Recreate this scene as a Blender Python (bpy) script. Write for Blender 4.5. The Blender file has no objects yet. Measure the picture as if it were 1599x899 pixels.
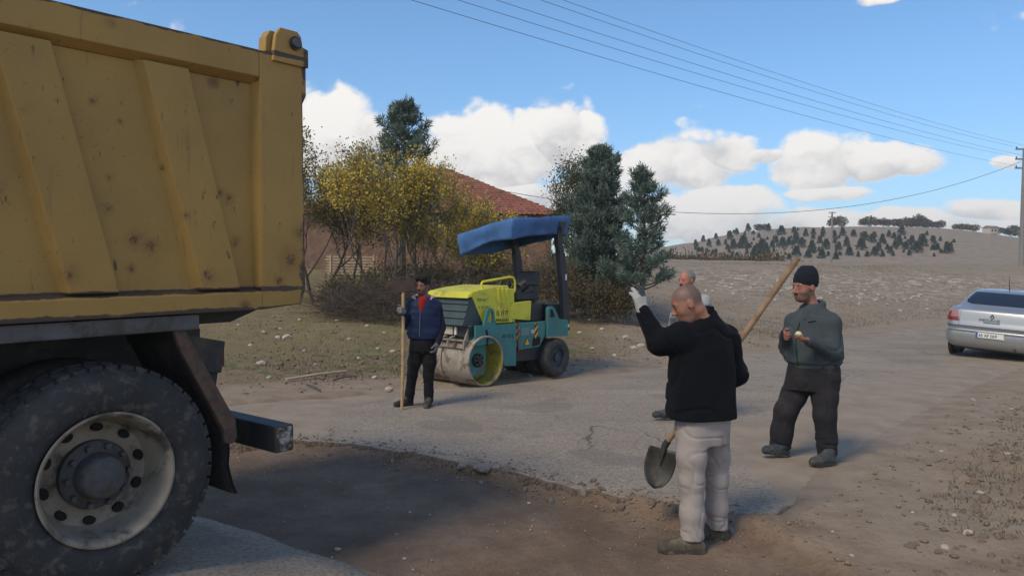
import bpy, bmesh, math, random
import numpy as np
from mathutils import Vector, Matrix, Euler

scene = bpy.context.scene
COL = scene.collection
R = math.radians
random.seed(7)

# ------------------------------------------------------------------ camera
CAM_H, FPX = 1.68, 1200.0
PITCH, ROLL = math.atan(19.5 / FPX), R(0.8)
_f = np.array([0, math.cos(PITCH), -math.sin(PITCH)])
_u0 = np.array([0, math.sin(PITCH), math.cos(PITCH)])
_r0 = np.array([1.0, 0, 0])
CR = math.cos(ROLL) * _r0 + math.sin(ROLL) * _u0
CU = -math.sin(ROLL) * _r0 + math.cos(ROLL) * _u0
CF = _f
CAM = np.array([0, 0, CAM_H])
cam_data = bpy.data.cameras.new('camera')
cam_data.sensor_width = 36.0
cam_data.lens = 36.0 * FPX / 1599.0
cam_data.clip_start = 0.05
cam_data.clip_end = 6000
cam = bpy.data.objects.new('camera', cam_data)
M = Matrix(((CR[0], CU[0], -CF[0], CAM[0]), (CR[1], CU[1], -CF[1], CAM[1]),
            (CR[2], CU[2], -CF[2], CAM[2]), (0, 0, 0, 1)))
cam.matrix_world = M
COL.objects.link(cam)
scene.camera = cam

# ------------------------------------------------------------------ light
SUN_EL = 47.0
SUN_AZ = math.atan2(-0.655, -0.756)          # direction to the sun, from +Y towards +X
scene.view_settings.view_transform = 'Standard'
scene.view_settings.look = 'None'
scene.view_settings.exposure = 0.3
scene.view_settings.gamma = 1.0
scene.view_settings.use_curve_mapping = False
sun_d = bpy.data.lights.new('sun', 'SUN')
sun_d.energy = 2.15
sun_d.angle = R(18)
sun_d.color = (1.0, 0.82, 0.56)
sun = bpy.data.objects.new('sun', sun_d)
to_sun = Vector((math.sin(SUN_AZ) * math.cos(R(SUN_EL)), math.cos(SUN_AZ) * math.cos(R(SUN_EL)), math.sin(R(SUN_EL))))
sun.rotation_euler = to_sun.to_track_quat('Z', 'Y').to_euler()
sun.location = to_sun * 60
COL.objects.link(sun)


class NT:
    """small helper for building node trees"""
    def __init__(self, tree):
        self.t = tree; self.n = tree.nodes; self.l = tree.links

    def node(self, kind, **kw):
        nd = self.n.new(kind)
        for k, v in kw.items():
            setattr(nd, k, v)
        return nd

    def put(self, sock, val):
        if isinstance(val, bpy.types.NodeSocket):
            self.l.new(val, sock)
        elif isinstance(val, (tuple, list)) and len(val) == 3 and len(getattr(sock, 'default_value', (0, 0, 0))) == 4:
            sock.default_value = (*val, 1.0)
        else:
            sock.default_value = val

    def math(self, op, a, b=0.0, c=0.0, clamp=False):
        nd = self.node('ShaderNodeMath', operation=op, use_clamp=clamp)
        self.put(nd.inputs[0], a); self.put(nd.inputs[1], b); self.put(nd.inputs[2], c)
        return nd.outputs[0]

    def noise(self, vec, scale, detail=4.0, rough=0.55, dist=0.0, out=0, dims='3D'):
        nd = self.node('ShaderNodeTexNoise', noise_dimensions=dims)
        if vec is not None:
            self.put(nd.inputs['Vector'], vec)
        nd.inputs['Scale'].default_value = scale
        nd.inputs['Detail'].default_value = detail
        nd.inputs['Roughness'].default_value = rough
        nd.inputs['Distortion'].default_value = dist
        return nd.outputs[out]

    def ramp(self, fac, lo, hi, a=0.0, b=1.0):
        nd = self.node('ShaderNodeMapRange', interpolation_type='SMOOTHSTEP')
        self.put(nd.inputs['Value'], fac)
        nd.inputs['From Min'].default_value = lo; nd.inputs['From Max'].default_value = hi
        nd.inputs['To Min'].default_value = a; nd.inputs['To Max'].default_value = b
        return nd.outputs[0]

    def mix(self, fac, a, b, mode='MIX'):
        nd = self.node('ShaderNodeMix', data_type='RGBA', blend_type=mode)
        self.put(nd.inputs[0], fac); self.put(nd.inputs[6], a); self.put(nd.inputs[7], b)
        return nd.outputs[2]


# ------------------------------------------------------------------ sky with cumulus clouds
world = bpy.data.worlds.new('World')
scene.world = world
world.use_nodes = True
W = NT(world.node_tree)
W.n.clear()
sky = W.node('ShaderNodeTexSky', sky_type='NISHITA')
sky.sun_disc = False
sky.sun_elevation = R(SUN_EL)
sky.sun_rotation = SUN_AZ % (2 * math.pi)
sky.altitude = 900
sky.air_density = 1.0
sky.dust_density = 0.6
sky.ozone_density = 1.6
tc = W.node('ShaderNodeTexCoord')
sep = W.node('ShaderNodeSeparateXYZ')
W.put(sep.inputs[0], tc.outputs['Generated'])
sx, sy, sz = sep.outputs
az = W.math('ARCTAN2', sx, sy)
el = W.math('ARCSINE', sz)
uv = W.node('ShaderNodeCombineXYZ')
W.put(uv.inputs[0], az); W.put(uv.inputs[1], W.math('MULTIPLY', el, 1.35)); 
# break up of the cloud outlines: billows and wisps
nbig = W.noise(uv.outputs[0], 11.0, 5.0, 0.66, dims='2D')
vor = W.node('ShaderNodeTexVoronoi', voronoi_dimensions='2D')
vd = W.node('ShaderNodeTexNoise', noise_dimensions='2D'); W.put(vd.inputs['Vector'], uv.outputs[0])
vd.inputs['Scale'].default_value = 22.0; vd.inputs['Detail'].default_value = 2.0
vofs = W.node('ShaderNodeVectorMath', operation='MULTIPLY_ADD')
W.put(vofs.inputs[0], vd.outputs['Color']); vofs.inputs[1].default_value = (0.075, 0.075, 0); W.put(vofs.inputs[2], uv.outputs[0])
W.put(vor.inputs['Vector'], vofs.outputs[0]); vor.inputs['Scale'].default_value = 21.0
billow = W.math('MULTIPLY_ADD', vor.outputs['Distance'], -0.85, 0.50)
warp = W.math('ADD', W.math('MULTIPLY_ADD', nbig, 1.75, -0.80), billow)


def sky_uv(px, py):
    d = CF + (px - 799.5) / FPX * CR + (449.5 - py) / FPX * CU
    d = d / np.linalg.norm(d)
    return math.atan2(d[0], d[1]), math.asin(d[2]) * 1.35


# (x, y, half width, height above, depth below, strength)
CLOUDS = [
    (520, 215, 100, 76, 74, 1.0), (872, 216, 78, 70, 60, 1.0), (772, 248, 122, 80, 52, 1.1),
    (1062, 258, 104, 60, 40, 1.0), (1120, 240, 72, 40, 40, 0.9), (1192, 243, 46, 14, 14, 0.7),
    (1280, 258, 80, 52, 36, 1.0), (1370, 256, 112, 30, 28, 0.95), (1110, 345, 120, 54, 44, 0.95),
    (860, 308, 150, 30, 34, 0.8), (1400, 357, 165, 32, 30, 1.05), (1255, 352, 90, 26, 30, 0.95),
    (1300, 303, 90, 13, 12, 0.5), (1535, 330, 85, 20, 18, 0.75), (1572, 254, 30, 14, 12, 0.6), (1365, 2, 60, 15, 10, 0.4),
]


def vmath(op, a, b=None, c=None):
    nd = W.node('ShaderNodeVectorMath', operation=op)
    for s_, v_ in zip(nd.inputs, (a, b, c)):
        if v_ is not None:
            W.put(s_, v_)
    return nd


dens = None
for (cx, cy, hw, ha, hb, st) in CLOUDS:
    u0, v0 = sky_uv(cx, cy)
    a = abs(sky_uv(cx + hw, cy)[0] - u0)
    bu = abs(sky_uv(cx, cy - ha)[1] - v0); bd = abs(sky_uv(cx, cy + hb)[1] - v0)
    q = vmath('MULTIPLY_ADD', uv.outputs[0], (1 / a, 1 / bu, 0), (-u0 / a, -v0 / bu, 0)).outputs[0]
    m_ = vmath('MULTIPLY', q, (-1.0, -bu / bd, 0)).outputs[0]
    w_ = vmath('MAXIMUM', q, m_).outputs[0]
    one = W.math('MULTIPLY_ADD', vmath('DOT_PRODUCT', w_, w_).outputs['Value'], -1.0, 1.0 + (st - 1.0) * 0.9)
    hgt = vmath('DOT_PRODUCT', q, (0, 1, 0)).outputs['Value']
    if dens is None:
        dens, shade = one, hgt
    else:
        gt = W.math('GREATER_THAN', one, dens)
        sh = W.node('ShaderNodeMix', data_type='FLOAT')
        W.put(sh.inputs[0], gt); W.put(sh.inputs[2], shade); W.put(sh.inputs[3], hgt)
        shade = sh.outputs[0]
        dens = W.math('MAXIMUM', dens, one)
dens = W.math('MAXIMUM', dens, -1.6)
# the same kind of clouds all round, away from the ones in view
n_else = W.noise(uv.outputs[0], 3.4, 1.0, 0.5, dims='2D')
band = W.math('MULTIPLY', W.ramp(el, 0.02, 0.12), W.ramp(el, 0.75, 0.35))
away = W.ramp(W.math('ABSOLUTE', az), 0.62, 0.85)
d_else = W.math('MULTIPLY_ADD', W.math('MULTIPLY', W.ramp(n_else, 0.36, 0.62), band), 2.6, -3.2)
d_else = W.math('MULTIPLY_ADD', away, 2.0, d_else)
dens = W.math('MAXIMUM', dens, d_else)
body = W.math('ADD', dens, warp)
alpha = W.ramp(body, -0.10, 0.55)
# brighter crowns, greyer flat bases; relief from the billows
relief = W.math('MULTIPLY_ADD', shade, 0.62, W.math('MULTIPLY_ADD', warp, 0.85, 0.0))
lit = W.ramp(relief, -0.85, 0.55)
thin = W.ramp(body, 0.8, 0.1)
lit = W.math('MAXIMUM', lit, W.math('MULTIPLY', thin, 0.7))
ccol = W.mix(lit, (0.44, 0.435, 0.45), (0.86, 0.83, 0.79))
tcol = W.mix(W.ramp(el, 0.0, 0.30), (0.150 * 0.62, 0.150 * 0.72, 0.150 * 0.80), (0.150 * 0.64, 0.150 * 0.88, 0.150 * 1.0))
tint = vmath('MULTIPLY', sky.outputs[0], tcol)
fin = W.mix(alpha, tint.outputs[0], ccol)
bg = W.node('ShaderNodeBackground')
W.put(bg.inputs[0], fin)
bg.inputs[1].default_value = 1.0
wo = W.node('ShaderNodeOutputWorld')
W.l.new(bg.outputs[0], wo.inputs[0])


# ------------------------------------------------------------------ picture <-> place
def ray(px, py):
    return CF + (px - 799.5) / FPX * CR + (449.5 - py) / FPX * CU


def P(px, py, depth):
    """point at a real distance (metres along the view axis)"""
    return CAM + depth * ray(px, py)


_rng = np.random.RandomState(11)
_TAB = _rng.rand(256, 256)


def vnoise(x, y, s=0):
    x = np.asarray(x, float) + s * 37.31; y = np.asarray(y, float) + s * 17.77
    xi = np.floor(x).astype(int); yi = np.floor(y).astype(int)
    fx = x - xi; fy = y - yi
    fx = fx * fx * (3 - 2 * fx); fy = fy * fy * (3 - 2 * fy)
    a = _TAB[xi % 256, yi % 256]; b = _TAB[(xi + 1) % 256, yi % 256]
    c = _TAB[xi % 256, (yi + 1) % 256]; d = _TAB[(xi + 1) % 256, (yi + 1) % 256]
    return (a * (1 - fx) + b * fx) * (1 - fy) + (c * (1 - fx) + d * fx) * fy


def fbm(x, y, oct=4, s=0):
    t = 0; a = 1.0; n = 0
    for i in range(oct):
        t = t + a * (vnoise(x, y, s + i) - 0.5); n += a; a *= 0.5
        x = np.asarray(x) * 2.03; y = np.asarray(y) * 2.03
    return t / n * 2


def sstep(x, a, b):
    t = np.clip((np.asarray(x, float) - a) / (b - a), 0, 1)
    return t * t * (3 - 2 * t)


# ------------------------------------------------------------------ mesh helpers
def link(o, parent=None):
    COL.objects.link(o)
    if parent is not None:
        o.parent = parent
    return o


def mesh_obj(name, verts, faces, mat=None, parent=None, smooth=False, mats=None, midx=None):
    me = bpy.data.meshes.new(name)
    me.from_pydata([tuple(map(float, v)) for v in verts], [], [tuple(map(int, f)) for f in faces])
    for m in (mats or ([mat] if mat else [])):
        me.materials.append(m)
    if midx is not None:
        me.polygons.foreach_set('material_index', np.asarray(midx, np.int32))
    if smooth:
        me.polygons.foreach_set('use_smooth', np.ones(len(me.polygons), bool))
    me.update()
    return link(bpy.data.objects.new(name, me), parent)


def mesh_np(name, verts, quads, mat=None, parent=None, smooth=False, k=4):
    """fast mesh from numpy arrays; all faces with k corners"""
    me = bpy.data.meshes.new(name)
    v = np.ascontiguousarray(verts, np.float32); q = np.ascontiguousarray(quads, np.int32)
    me.vertices.add(len(v)); me.vertices.foreach_set('co', v.ravel())
    me.loops.add(q.size); me.loops.foreach_set('vertex_index', q.ravel())
    me.polygons.add(len(q))
    me.polygons.foreach_set('loop_start', np.arange(0, q.size, k, dtype=np.int32))
    if smooth:
        me.polygons.foreach_set('use_smooth', np.ones(len(q), bool))
    if mat:
        me.materials.append(mat)
    me.update(calc_edges=True)
    me.validate()
    return link(bpy.data.objects.new(name, me), parent)


def tag(o, label=None, cat=None, group=None, kind=None):
    if label: o['label'] = label
    if cat: o['category'] = cat
    if group: o['group'] = group
    if kind: o['kind'] = kind
    return o


def empty(name, loc=(0, 0, 0), rotz=0.0):
    o = bpy.data.objects.new(name, None)
    o.empty_display_size = 0.2
    o.location = tuple(map(float, loc)); o.rotation_euler = (0, 0, rotz)
    return link(o)


def copy_tree(o, parent=None):
    c = o.copy(); COL.objects.link(c)
    c.parent = parent
    if parent is not None:
        c.matrix_parent_inverse = o.matrix_parent_inverse.copy()
    for ch in list(o.children):
        copy_tree(ch, c)
    return c


class MB:
    """collects shapes into one mesh"""
    def __init__(self):
        self.v = []; self.f = []; self.m = []

    def add(self, verts, faces, m=0):
        o = len(self.v)
        self.v += [tuple(map(float, p)) for p in verts]
        self.f += [tuple(i + o for i in f) for f in faces]
        self.m += [m] * len(faces)
        return self

    def box(self, lo, hi, m=0):
        (a, b, c), (d, e, f) = lo, hi
        return self.add([(a, b, c), (d, b, c), (d, e, c), (a, e, c), (a, b, f), (d, b, f), (d, e, f), (a, e, f)],
                        [(0, 3, 2, 1), (4, 5, 6, 7), (0, 1, 5, 4), (1, 2, 6, 5), (2, 3, 7, 6), (3, 0, 4, 7)], m)

    def hexa(self, b4, t4, m=0):
        """eight corners: four below, four above, both counter-clockwise"""
        return self.add(list(b4) + list(t4), [(0, 3, 2, 1), (4, 5, 6, 7), (0, 1, 5, 4), (1, 2, 6, 5), (2, 3, 7, 6), (3, 0, 4, 7)], m)

    def prism(self, poly, axis, a, b, m=0):
        """polygon in the plane across `axis` (0,1,2), extruded from a to b"""
        n = len(poly)
        def pt(p, h):
            q = [0, 0, 0]; o = [i for i in range(3) if i != axis]
            q[o[0]], q[o[1]], q[axis] = p[0], p[1], h
            return q
        vs = [pt(p, a) for p in poly] + [pt(p, b) for p in poly]
        fs = [tuple(range(n)), tuple(range(2 * n - 1, n - 1, -1))] + [(i, i + n, (i + 1) % n + n, (i + 1) % n) for i in range(n)]
        return self.add(vs, fs, m)

    def cyl(self, p0, p1, r0, r1=None, n=16, caps=True, m=0):
        r1 = r0 if r1 is None else r1
        p0 = np.array(p0, float); p1 = np.array(p1, float)
        d = p1 - p0; d = d / (np.linalg.norm(d) + 1e-12)
        a = np.cross(d, [0, 0, 1.0]) if abs(d[2]) < 0.9 else np.cross(d, [1.0, 0, 0])
        a /= np.linalg.norm(a); b = np.cross(d, a)
        an = np.linspace(0, 2 * np.pi, n, endpoint=False)
        ring = np.outer(np.cos(an), a) + np.outer(np.sin(an), b)
        vs = list(p0 + ring * r0) + list(p1 + ring * r1)
        fs = [(i, (i + 1) % n, (i + 1) % n + n, i + n) for i in range(n)]
        if caps:
            fs += [tuple(range(n - 1, -1, -1)), tuple(range(n, 2 * n))]
        return self.add(vs, fs, m)

    def tube(self, pts, r, n=10, closed=False, m=0):
        pts = [np.array(p, float) for p in pts]; k = len(pts)
        rs = r if hasattr(r, '__len__') else [r] * k
        vs = []; prev = None
        for i in range(k):
            if closed:
                d = pts[(i + 1) % k] - pts[i - 1]
            else:
                d = pts[min(i + 1, k - 1)] - pts[max(i - 1, 0)]
            d = d / (np.linalg.norm(d) + 1e-12)
            if prev is None:
                a = np.cross(d, [0, 0, 1.0]) if abs(d[2]) < 0.9 else np.cross(d, [1.0, 0, 0])
            else:
                a = prev - d * np.dot(prev, d)
            a = a / (np.linalg.norm(a) + 1e-12); prev = a
            b = np.cross(d, a)
            for j in range(n):
                t = 2 * math.pi * j / n
                vs.append(pts[i] + rs[i] * (math.cos(t) * a + math.sin(t) * b))
        fs = []
        for i in range(k if closed else k - 1):
            i2 = (i + 1) % k
            for j in range(n):
                j2 = (j + 1) % n
                fs.append((i * n + j, i * n + j2, i2 * n + j2, i2 * n + j))
        if not closed:
            fs += [tuple(range(n - 1, -1, -1)), tuple(range((k - 1) * n, k * n))]
        return self.add(vs, fs, m)

    def lathe(self, prof, axis_o, axis_d, n=32, m=0, close=False):
        """profile of (radius, distance along the axis)"""
        o = np.array(axis_o, float); d = np.array(axis_d, float); d /= np.linalg.norm(d)
        a = np.cross(d, [0, 0, 1.0]) if abs(d[2]) < 0.9 else np.cross(d, [1.0, 0, 0])
        a /= np.linalg.norm(a); b = np.cross(d, a)
        vs = []
        for (r, h) in prof:
            for j in range(n):
                t = 2 * math.pi * j / n
                vs.append(o + d * h + r * (math.cos(t) * a + math.sin(t) * b))
        fs = []
        k = len(prof)
        for i in range(k if close else k - 1):
            i2 = (i + 1) % k
            for j in range(n):
                j2 = (j + 1) % n
                fs.append((i * n + j, i2 * n + j, i2 * n + j2, i * n + j2))
        return self.add(vs, fs, m)

    def grid(self, pts, m=0):
        """2-D list of points"""
        nr, nc = len(pts), len(pts[0])
        vs = [p for row in pts for p in row]
        fs = [(i * nc + j, i * nc + j + 1, (i + 1) * nc + j + 1, (i + 1) * nc + j) for i in range(nr - 1) for j in range(nc - 1)]
        return self.add(vs, fs, m)

    def build(self, name, mat=None, parent=None, smooth=False, bevel=0.0, mats=None, seg=2, angle=30, fix=True):
        bm = bmesh.new()
        bv = [bm.verts.new(p) for p in self.v]
        for f, mi in zip(self.f, self.m):
            try:
                fc = bm.faces.new([bv[i] for i in f]); fc.material_index = mi
            except ValueError:
                pass
        if fix:
            bmesh.ops.recalc_face_normals(bm, faces=bm.faces)
        if bevel > 0:
            es = [e for e in bm.edges if len(e.link_faces) == 2 and e.calc_face_angle(0) > R(angle)]
            bmesh.ops.bevel(bm, geom=es, offset=bevel, segments=seg, profile=0.7, affect='EDGES', clamp_overlap=True)
        me = bpy.data.meshes.new(name)
        bm.to_mesh(me); bm.free()
        for mt in (mats or ([mat] if mat else [])):
            me.materials.append(mt)
        if smooth:
            me.polygons.foreach_set('use_smooth', np.ones(len(me.polygons), bool))
            try:
                me.set_sharp_from_angle(angle=R(40))
            except Exception:
                pass
        me.update()
        return link(bpy.data.objects.new(name, me), parent)


# ------------------------------------------------------------------ materials
MAT = {}


def mat(name, col, rough=0.6, metal=0.0, var=0.0, vscale=6.0, bump=0.0, bscale=60.0, dirt=None, dirt_amt=0.5,
        dirt_scale=3.0, spec=None, coat=0.0, fine=0.0):
    """procedural material: base colour with uneven tone, wear of a second colour, fine relief"""
    m = bpy.data.materials.new(name); m.use_nodes = True
    N = NT(m.node_tree)
    b = m.node_tree.nodes['Principled BSDF']
    tcn = N.node('ShaderNodeTexCoord'); vec = tcn.outputs['Object']
    c = tuple(col)
    out = None
    if var > 0:
        n1 = N.noise(vec, vscale, 5.0, 0.6)
        out = N.mix(N.ramp(n1, 0.25, 0.75), tuple(x * (1 - var) for x in c), tuple(min(1, x * (1 + var)) for x in c))
    if fine > 0:
        n2 = N.noise(vec, vscale * 22, 2.0, 0.5)
        out = N.mix(N.ramp(n2, 0.3, 0.7, 0, fine), out if out is not None else c, tuple(x * 0.55 for x in c))
    if dirt is not None:
        n3 = N.noise(vec, dirt_scale, 8.0, 0.68, 0.3)
        f3 = N.ramp(n3, 0.62 - dirt_amt * 0.3, 0.78 - dirt_amt * 0.3)
        out = N.mix(f3, out if out is not None else c, dirt)
    if out is not None:
        N.put(b.inputs['Base Color'], out)
    else:
        b.inputs['Base Color'].default_value = (*c, 1)
    b.inputs['Roughness'].default_value = rough
    b.inputs['Metallic'].default_value = metal
    if spec is not None:
        b.inputs['Specular IOR Level'].default_value = spec
    if coat:
        b.inputs['Coat Weight'].default_value = coat; b.inputs['Coat Roughness'].default_value = 0.08
    if bump > 0:
        bp = N.node('ShaderNodeBump'); bp.inputs['Strength'].default_value = bump; bp.inputs['Distance'].default_value = 0.01
        N.put(bp.inputs['Height'], N.noise(vec, bscale, 4.0, 0.6))
        N.l.new(bp.outputs[0], b.inputs['Normal'])
    MAT[name] = m
    return m

# ------------------------------------------------------------------ the lie of the land
FAR = [(-16, 1.5), (-10, 5.5), (-6, 8.3), (-3.6, 10), (-1.6, 11.3), (0.2, 12.5), (1, 13.1), (2.2, 14.1), (3.5, 15.4), (5.4, 17.3), (7.5, 19.4),
       (9.6, 21.3), (11.7, 23), (13.8, 24.5), (20, 28.5), (30, 34), (60, 50), (120, 82)]
NEAR = [(-15, -1.0), (-9, 3.0), (-5, 6.4), (-3, 7.6), (-1.9, 7.65), (-0.4, 6.9), (0.5, 6.05), (1.2, 5.55), (1.75, 5.25), (3.0, 6.7), (4.5, 8.6),
        (6.5, 11), (8.8, 13.5), (11, 15.7), (16.5, 20), (27, 26), (58, 42), (118, 74)]
TD = np.array([0.627, 0.779]); TN = np.array([0.779, -0.627])      # along the truck to its tail, out of its side
TW = np.array([-1.86, 3.6])                                        # under the hub of its rear wheel


def _seg_dist(px, py, poly):
    """distance to an open polyline and the sign (left of it positive)"""
    px = np.asarray(px, float); py = np.asarray(py, float)
    shp = px.shape
    if px.size < 4000:
        q = np.asarray(poly, float)
        A_ = q[:-1]; d_ = q[1:] - A_
        ux = px.reshape(-1, 1) - A_[:, 0]; uy = py.reshape(-1, 1) - A_[:, 1]
        t = np.clip((ux * d_[:, 0] + uy * d_[:, 1]) / (d_ ** 2).sum(1), 0, 1)
        qx = ux - t * d_[:, 0]; qy = uy - t * d_[:, 1]
        dd = qx * qx + qy * qy
        k = dd.argmin(1); r = np.arange(len(k))
        s = np.where(d_[k, 0] * qy[r, k] - d_[k, 1] * qx[r, k] >= 0, 1.0, -1.0)
        return (np.sqrt(dd[r, k]) * s).reshape(shp)
    best = np.full(px.shape, 1e9); sgn = np.zeros(px.shape)
    for (ax, ay), (bx, by) in zip(poly[:-1], poly[1:]):
        dx, dy = bx - ax, by - ay
        L2 = dx * dx + dy * dy
        t = np.clip(((px - ax) * dx + (py - ay) * dy) / L2, 0, 1)
        qx, qy = px - ax - t * dx, py - ay - t * dy
        d = np.hypot(qx, qy)
        s = np.where(dx * qy - dy * qx >= 0, 1.0, -1.0)
        m = d < best
        best = np.where(m, d, best); sgn = np.where(m, s, sgn)
    return best * sgn


PIT = [(-3.4, 7.9), (-1.9, 7.75), (-0.35, 7.0), (0.55, 6.15), (1.25, 5.62), (1.7, 5.3), (2.0, 4.6), (1.9, 3.2), (1.2, 1.6), (-0.2, 1.2),
       (-0.6, 3.6), (-0.75, 4.28), (-1.1, 4.47), (-1.5, 4.76), (-1.97, 5.06), (-2.6, 5.4), (-3.4, 6.3)]


def pit_mask(x, y):
    x = np.asarray(x, float); y = np.asarray(y, float)
    inside = np.zeros(x.shape, bool)
    n = len(PIT)
    for i in range(n):
        (x1, y1), (x2, y2) = PIT[i], PIT[(i + 1) % n]
        c = ((y1 > y) != (y2 > y)) & (x < (x2 - x1) * (y - y1) / (y2 - y1 + 1e-12) + x1)
        inside ^= c
    d = np.abs(_seg_dist(x, y, PIT + [PIT[0]]))
    return np.where(inside, sstep(d, -0.02, 0.22), 0.0)


def base_h(x, y):
    """smooth lie of the land, road level"""
    x = np.asarray(x, float); y = np.asarray(y, float)
    d = _seg_dist(x, y, FAR)
    h = 2.85 * sstep(y, 13, 66) - 0.5 * sstep(y, 66, 95)
    bank = np.clip(d - 0.4, 0, 16)
    h = h + 0.055 * bank * (1 - 0.35 * sstep(x, 2, 14)) * (1 - sstep(y, 40, 80))
    # hill on the right with a long falling shoulder
    hx = (x - 85) / 56.0; hy = (y - 215) / 70.0
    h = h + 12.3 * np.exp(-(np.abs(hx) ** 2.3 + np.abs(hy) ** 2.2))
    h = h + 7.5 * np.exp(-(((x - 165) / 70.0) ** 2 + ((y - 245) / 75.0) ** 2))
    h = h + 4.0 * sstep(y, 230, 520)
    # raised pavement under the truck
    t = (x - TW[0]) * TD[0] + (y - TW[1]) * TD[1]
    o = (x - TW[0]) * TN[0] + (y - TW[1]) * TN[1]
    h = h + 0.15 * (1 - sstep(t, 0.15, 1.25)) * (1 - sstep(o, 0.25, 1.6)) * sstep(t, -9, -7)
    # the verge falls away on the right beyond the near edge
    dn = _seg_dist(x, y, NEAR)
    h = h - 0.16 * np.clip(-dn - 0.2, 0, 3.0) * sstep(x, 5.5, 9.0) * (1 - sstep(y, 30, 50))
    return h


def road_in(x, y):
    """> 0 inside the carriageway, metres from its edge"""
    return np.minimum(-_seg_dist(x, y, FAR), _seg_dist(x, y, NEAR))


def ground_h(x, y):
    x = np.asarray(x, float); y = np.asarray(y, float)
    h = base_h(x, y)
    ri = road_in(x, y)
    right_ = sstep(x, 1.9, 2.7)
    inn = sstep(ri, -0.05, 0.3) * (1 - right_) + sstep(ri, -0.3, 1.0) * right_
    rough = 1 - inn
    pm = pit_mask(x, y)
    dist = np.hypot(x, y)
    fa = sstep(_seg_dist(x, y, FAR), 0.6, 3.0)
    h = h - 0.06 * inn
    h = h - pm * (0.085 + 0.02 * fbm(x * 1.3, y * 1.3, 3, 5))
    h = h + rough * (0.020 * fbm(x * 2.1, y * 2.1, 4, 3) + 0.010 * fbm(x * 9, y * 9, 3, 9))
    h = h + pm * 0.012 * fbm(x * 7, y * 7, 3, 21)
    h = h + rough * fa * (0.16 * fbm(x * 0.33, y * 0.33, 4, 13) + 0.05 * fbm(x * 1.7, y * 1.7, 3, 19))
    # crumbled ridge along the broken edge
    pe = np.abs(_seg_dist(x, y, PIT[:6]))
    h = h + np.exp(-(pe / 0.20) ** 2) * (0.030 + 0.085 * (vnoise(x * 5, y * 5, 4) - 0.35)) * (1 - sstep(ri, 0.0, 0.2))
    # clods on the near right verge
    vr = sstep(x, 2.4, 4.0) * (1 - sstep(y, 6.5, 9.0)) * rough
    h = h + vr * 0.07 * np.clip(fbm(x * 3.3, y * 3.3, 4, 31), 0, 1)
    far = sstep(dist, 90, 200)
    h = h + far * 0.9 * fbm(x / 14.0, y / 14.0, 4, 41)
    return h


def surf_h(x, y):
    """what a foot or wheel stands on: the pavement where there is one"""
    g = ground_h(x, y)
    return np.where(road_in(x, y) > 0.02, np.maximum(g, base_h(x, y) + 0.013), g)


def G(px, py):
    """where the line of sight through a picture point meets the ground"""
    r = ray(px, py)
    t0 = 1.0; prev = CAM[2]
    ts = np.concatenate([np.arange(1, 60, 0.3), np.arange(60, 600, 2.5)])
    pts = CAM[None, :] + ts[:, None] * r[None, :]
    gap = pts[:, 2] - base_h(pts[:, 0], pts[:, 1])
    i = int(np.argmax(gap < 0))
    a, b = ts[i - 1] - 0.6, ts[i] + 0.6
    for _ in range(3):
        tt = np.linspace(a, b, 40)
        q = CAM[None, :] + tt[:, None] * r[None, :]
        gap = q[:, 2] - surf_h(q[:, 0], q[:, 1])
        j = max(1, int(np.argmax(gap < 0)))
        a, b = tt[j - 1], tt[j]
    p = CAM + 0.5 * (a + b) * r
    return np.array([p[0], p[1], float(surf_h(p[0], p[1]))])


def axis_grid(lo, hi, step, lo_out, hi_out, grow=1.07):
    core = list(np.arange(lo, hi + 1e-6, step))
    a = []; s = step; v = lo
    while v > lo_out:
        s = min(s * grow, 12.0); v -= s; a.append(v)
    b = []; s = step; v = hi
    while v < hi_out:
        s = min(s * grow, 12.0); v += s; b.append(v)
    return np.array(a[::-1] + core + b)


def sheet(name, X, Y, Z, mat_, smooth=True, keep=None):
    nr, nc = X.shape
    v = np.stack([X, Y, Z], -1).reshape(-1, 3)
    i = np.arange(nr - 1)[:, None] * nc + np.arange(nc - 1)[None, :]
    q = np.stack([i, i + 1, i + nc + 1, i + nc], -1).reshape(-1, 4)
    return mesh_np(name, v, q, mat_, smooth=smooth), v


def set_attr(o, name, rgba):
    a = o.data.color_attributes.new(name, 'FLOAT_COLOR', 'POINT')
    a.data.foreach_set('color', np.ascontiguousarray(rgba, np.float32).ravel())


# --- ground material: bare earth, dug soil, dry grass, stony hillside, all from zone weights and noise
gm = bpy.data.materials.new('earth'); gm.use_nodes = True
N = NT(gm.node_tree); B = gm.node_tree.nodes['Principled BSDF']
geo = N.node('ShaderNodeNewGeometry'); pos = geo.outputs['Position']
at = N.node('ShaderNodeAttribute', attribute_name='zone')
zs = N.node('ShaderNodeSeparateColor'); N.put(zs.inputs[0], at.outputs['Color'])
z_pit, z_field, z_hill = zs.outputs
at2 = N.node('ShaderNodeAttribute', attribute_name='zone2')
zs2 = N.node('ShaderNodeSeparateColor'); N.put(zs2.inputs[0], at2.outputs['Color'])
z_dust, z_green, z_stone = zs2.outputs
n_l = N.noise(pos, 0.55, 6, 0.6); n_m = N.noise(pos, 2.6, 6, 0.62); n_s = N.noise(pos, 16, 5, 0.65); n_x = N.noise(pos, 70, 3, 0.6)
dirt = N.mix(N.ramp(n_m, 0.3, 0.7), (0.190, 0.132, 0.090), (0.285, 0.208, 0.145))
dirt = N.mix(N.ramp(n_s, 0.42, 0.72, 0, 0.55), dirt, (0.13, 0.092, 0.068))
soil = N.mix(N.ramp(n_m, 0.3, 0.7), (0.150, 0.104, 0.074), (0.225, 0.163, 0.118))
soil = N.mix(N.ramp(n_l, 0.40, 0.62, 0, 0.45), soil, (0.104, 0.074, 0.054))
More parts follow.
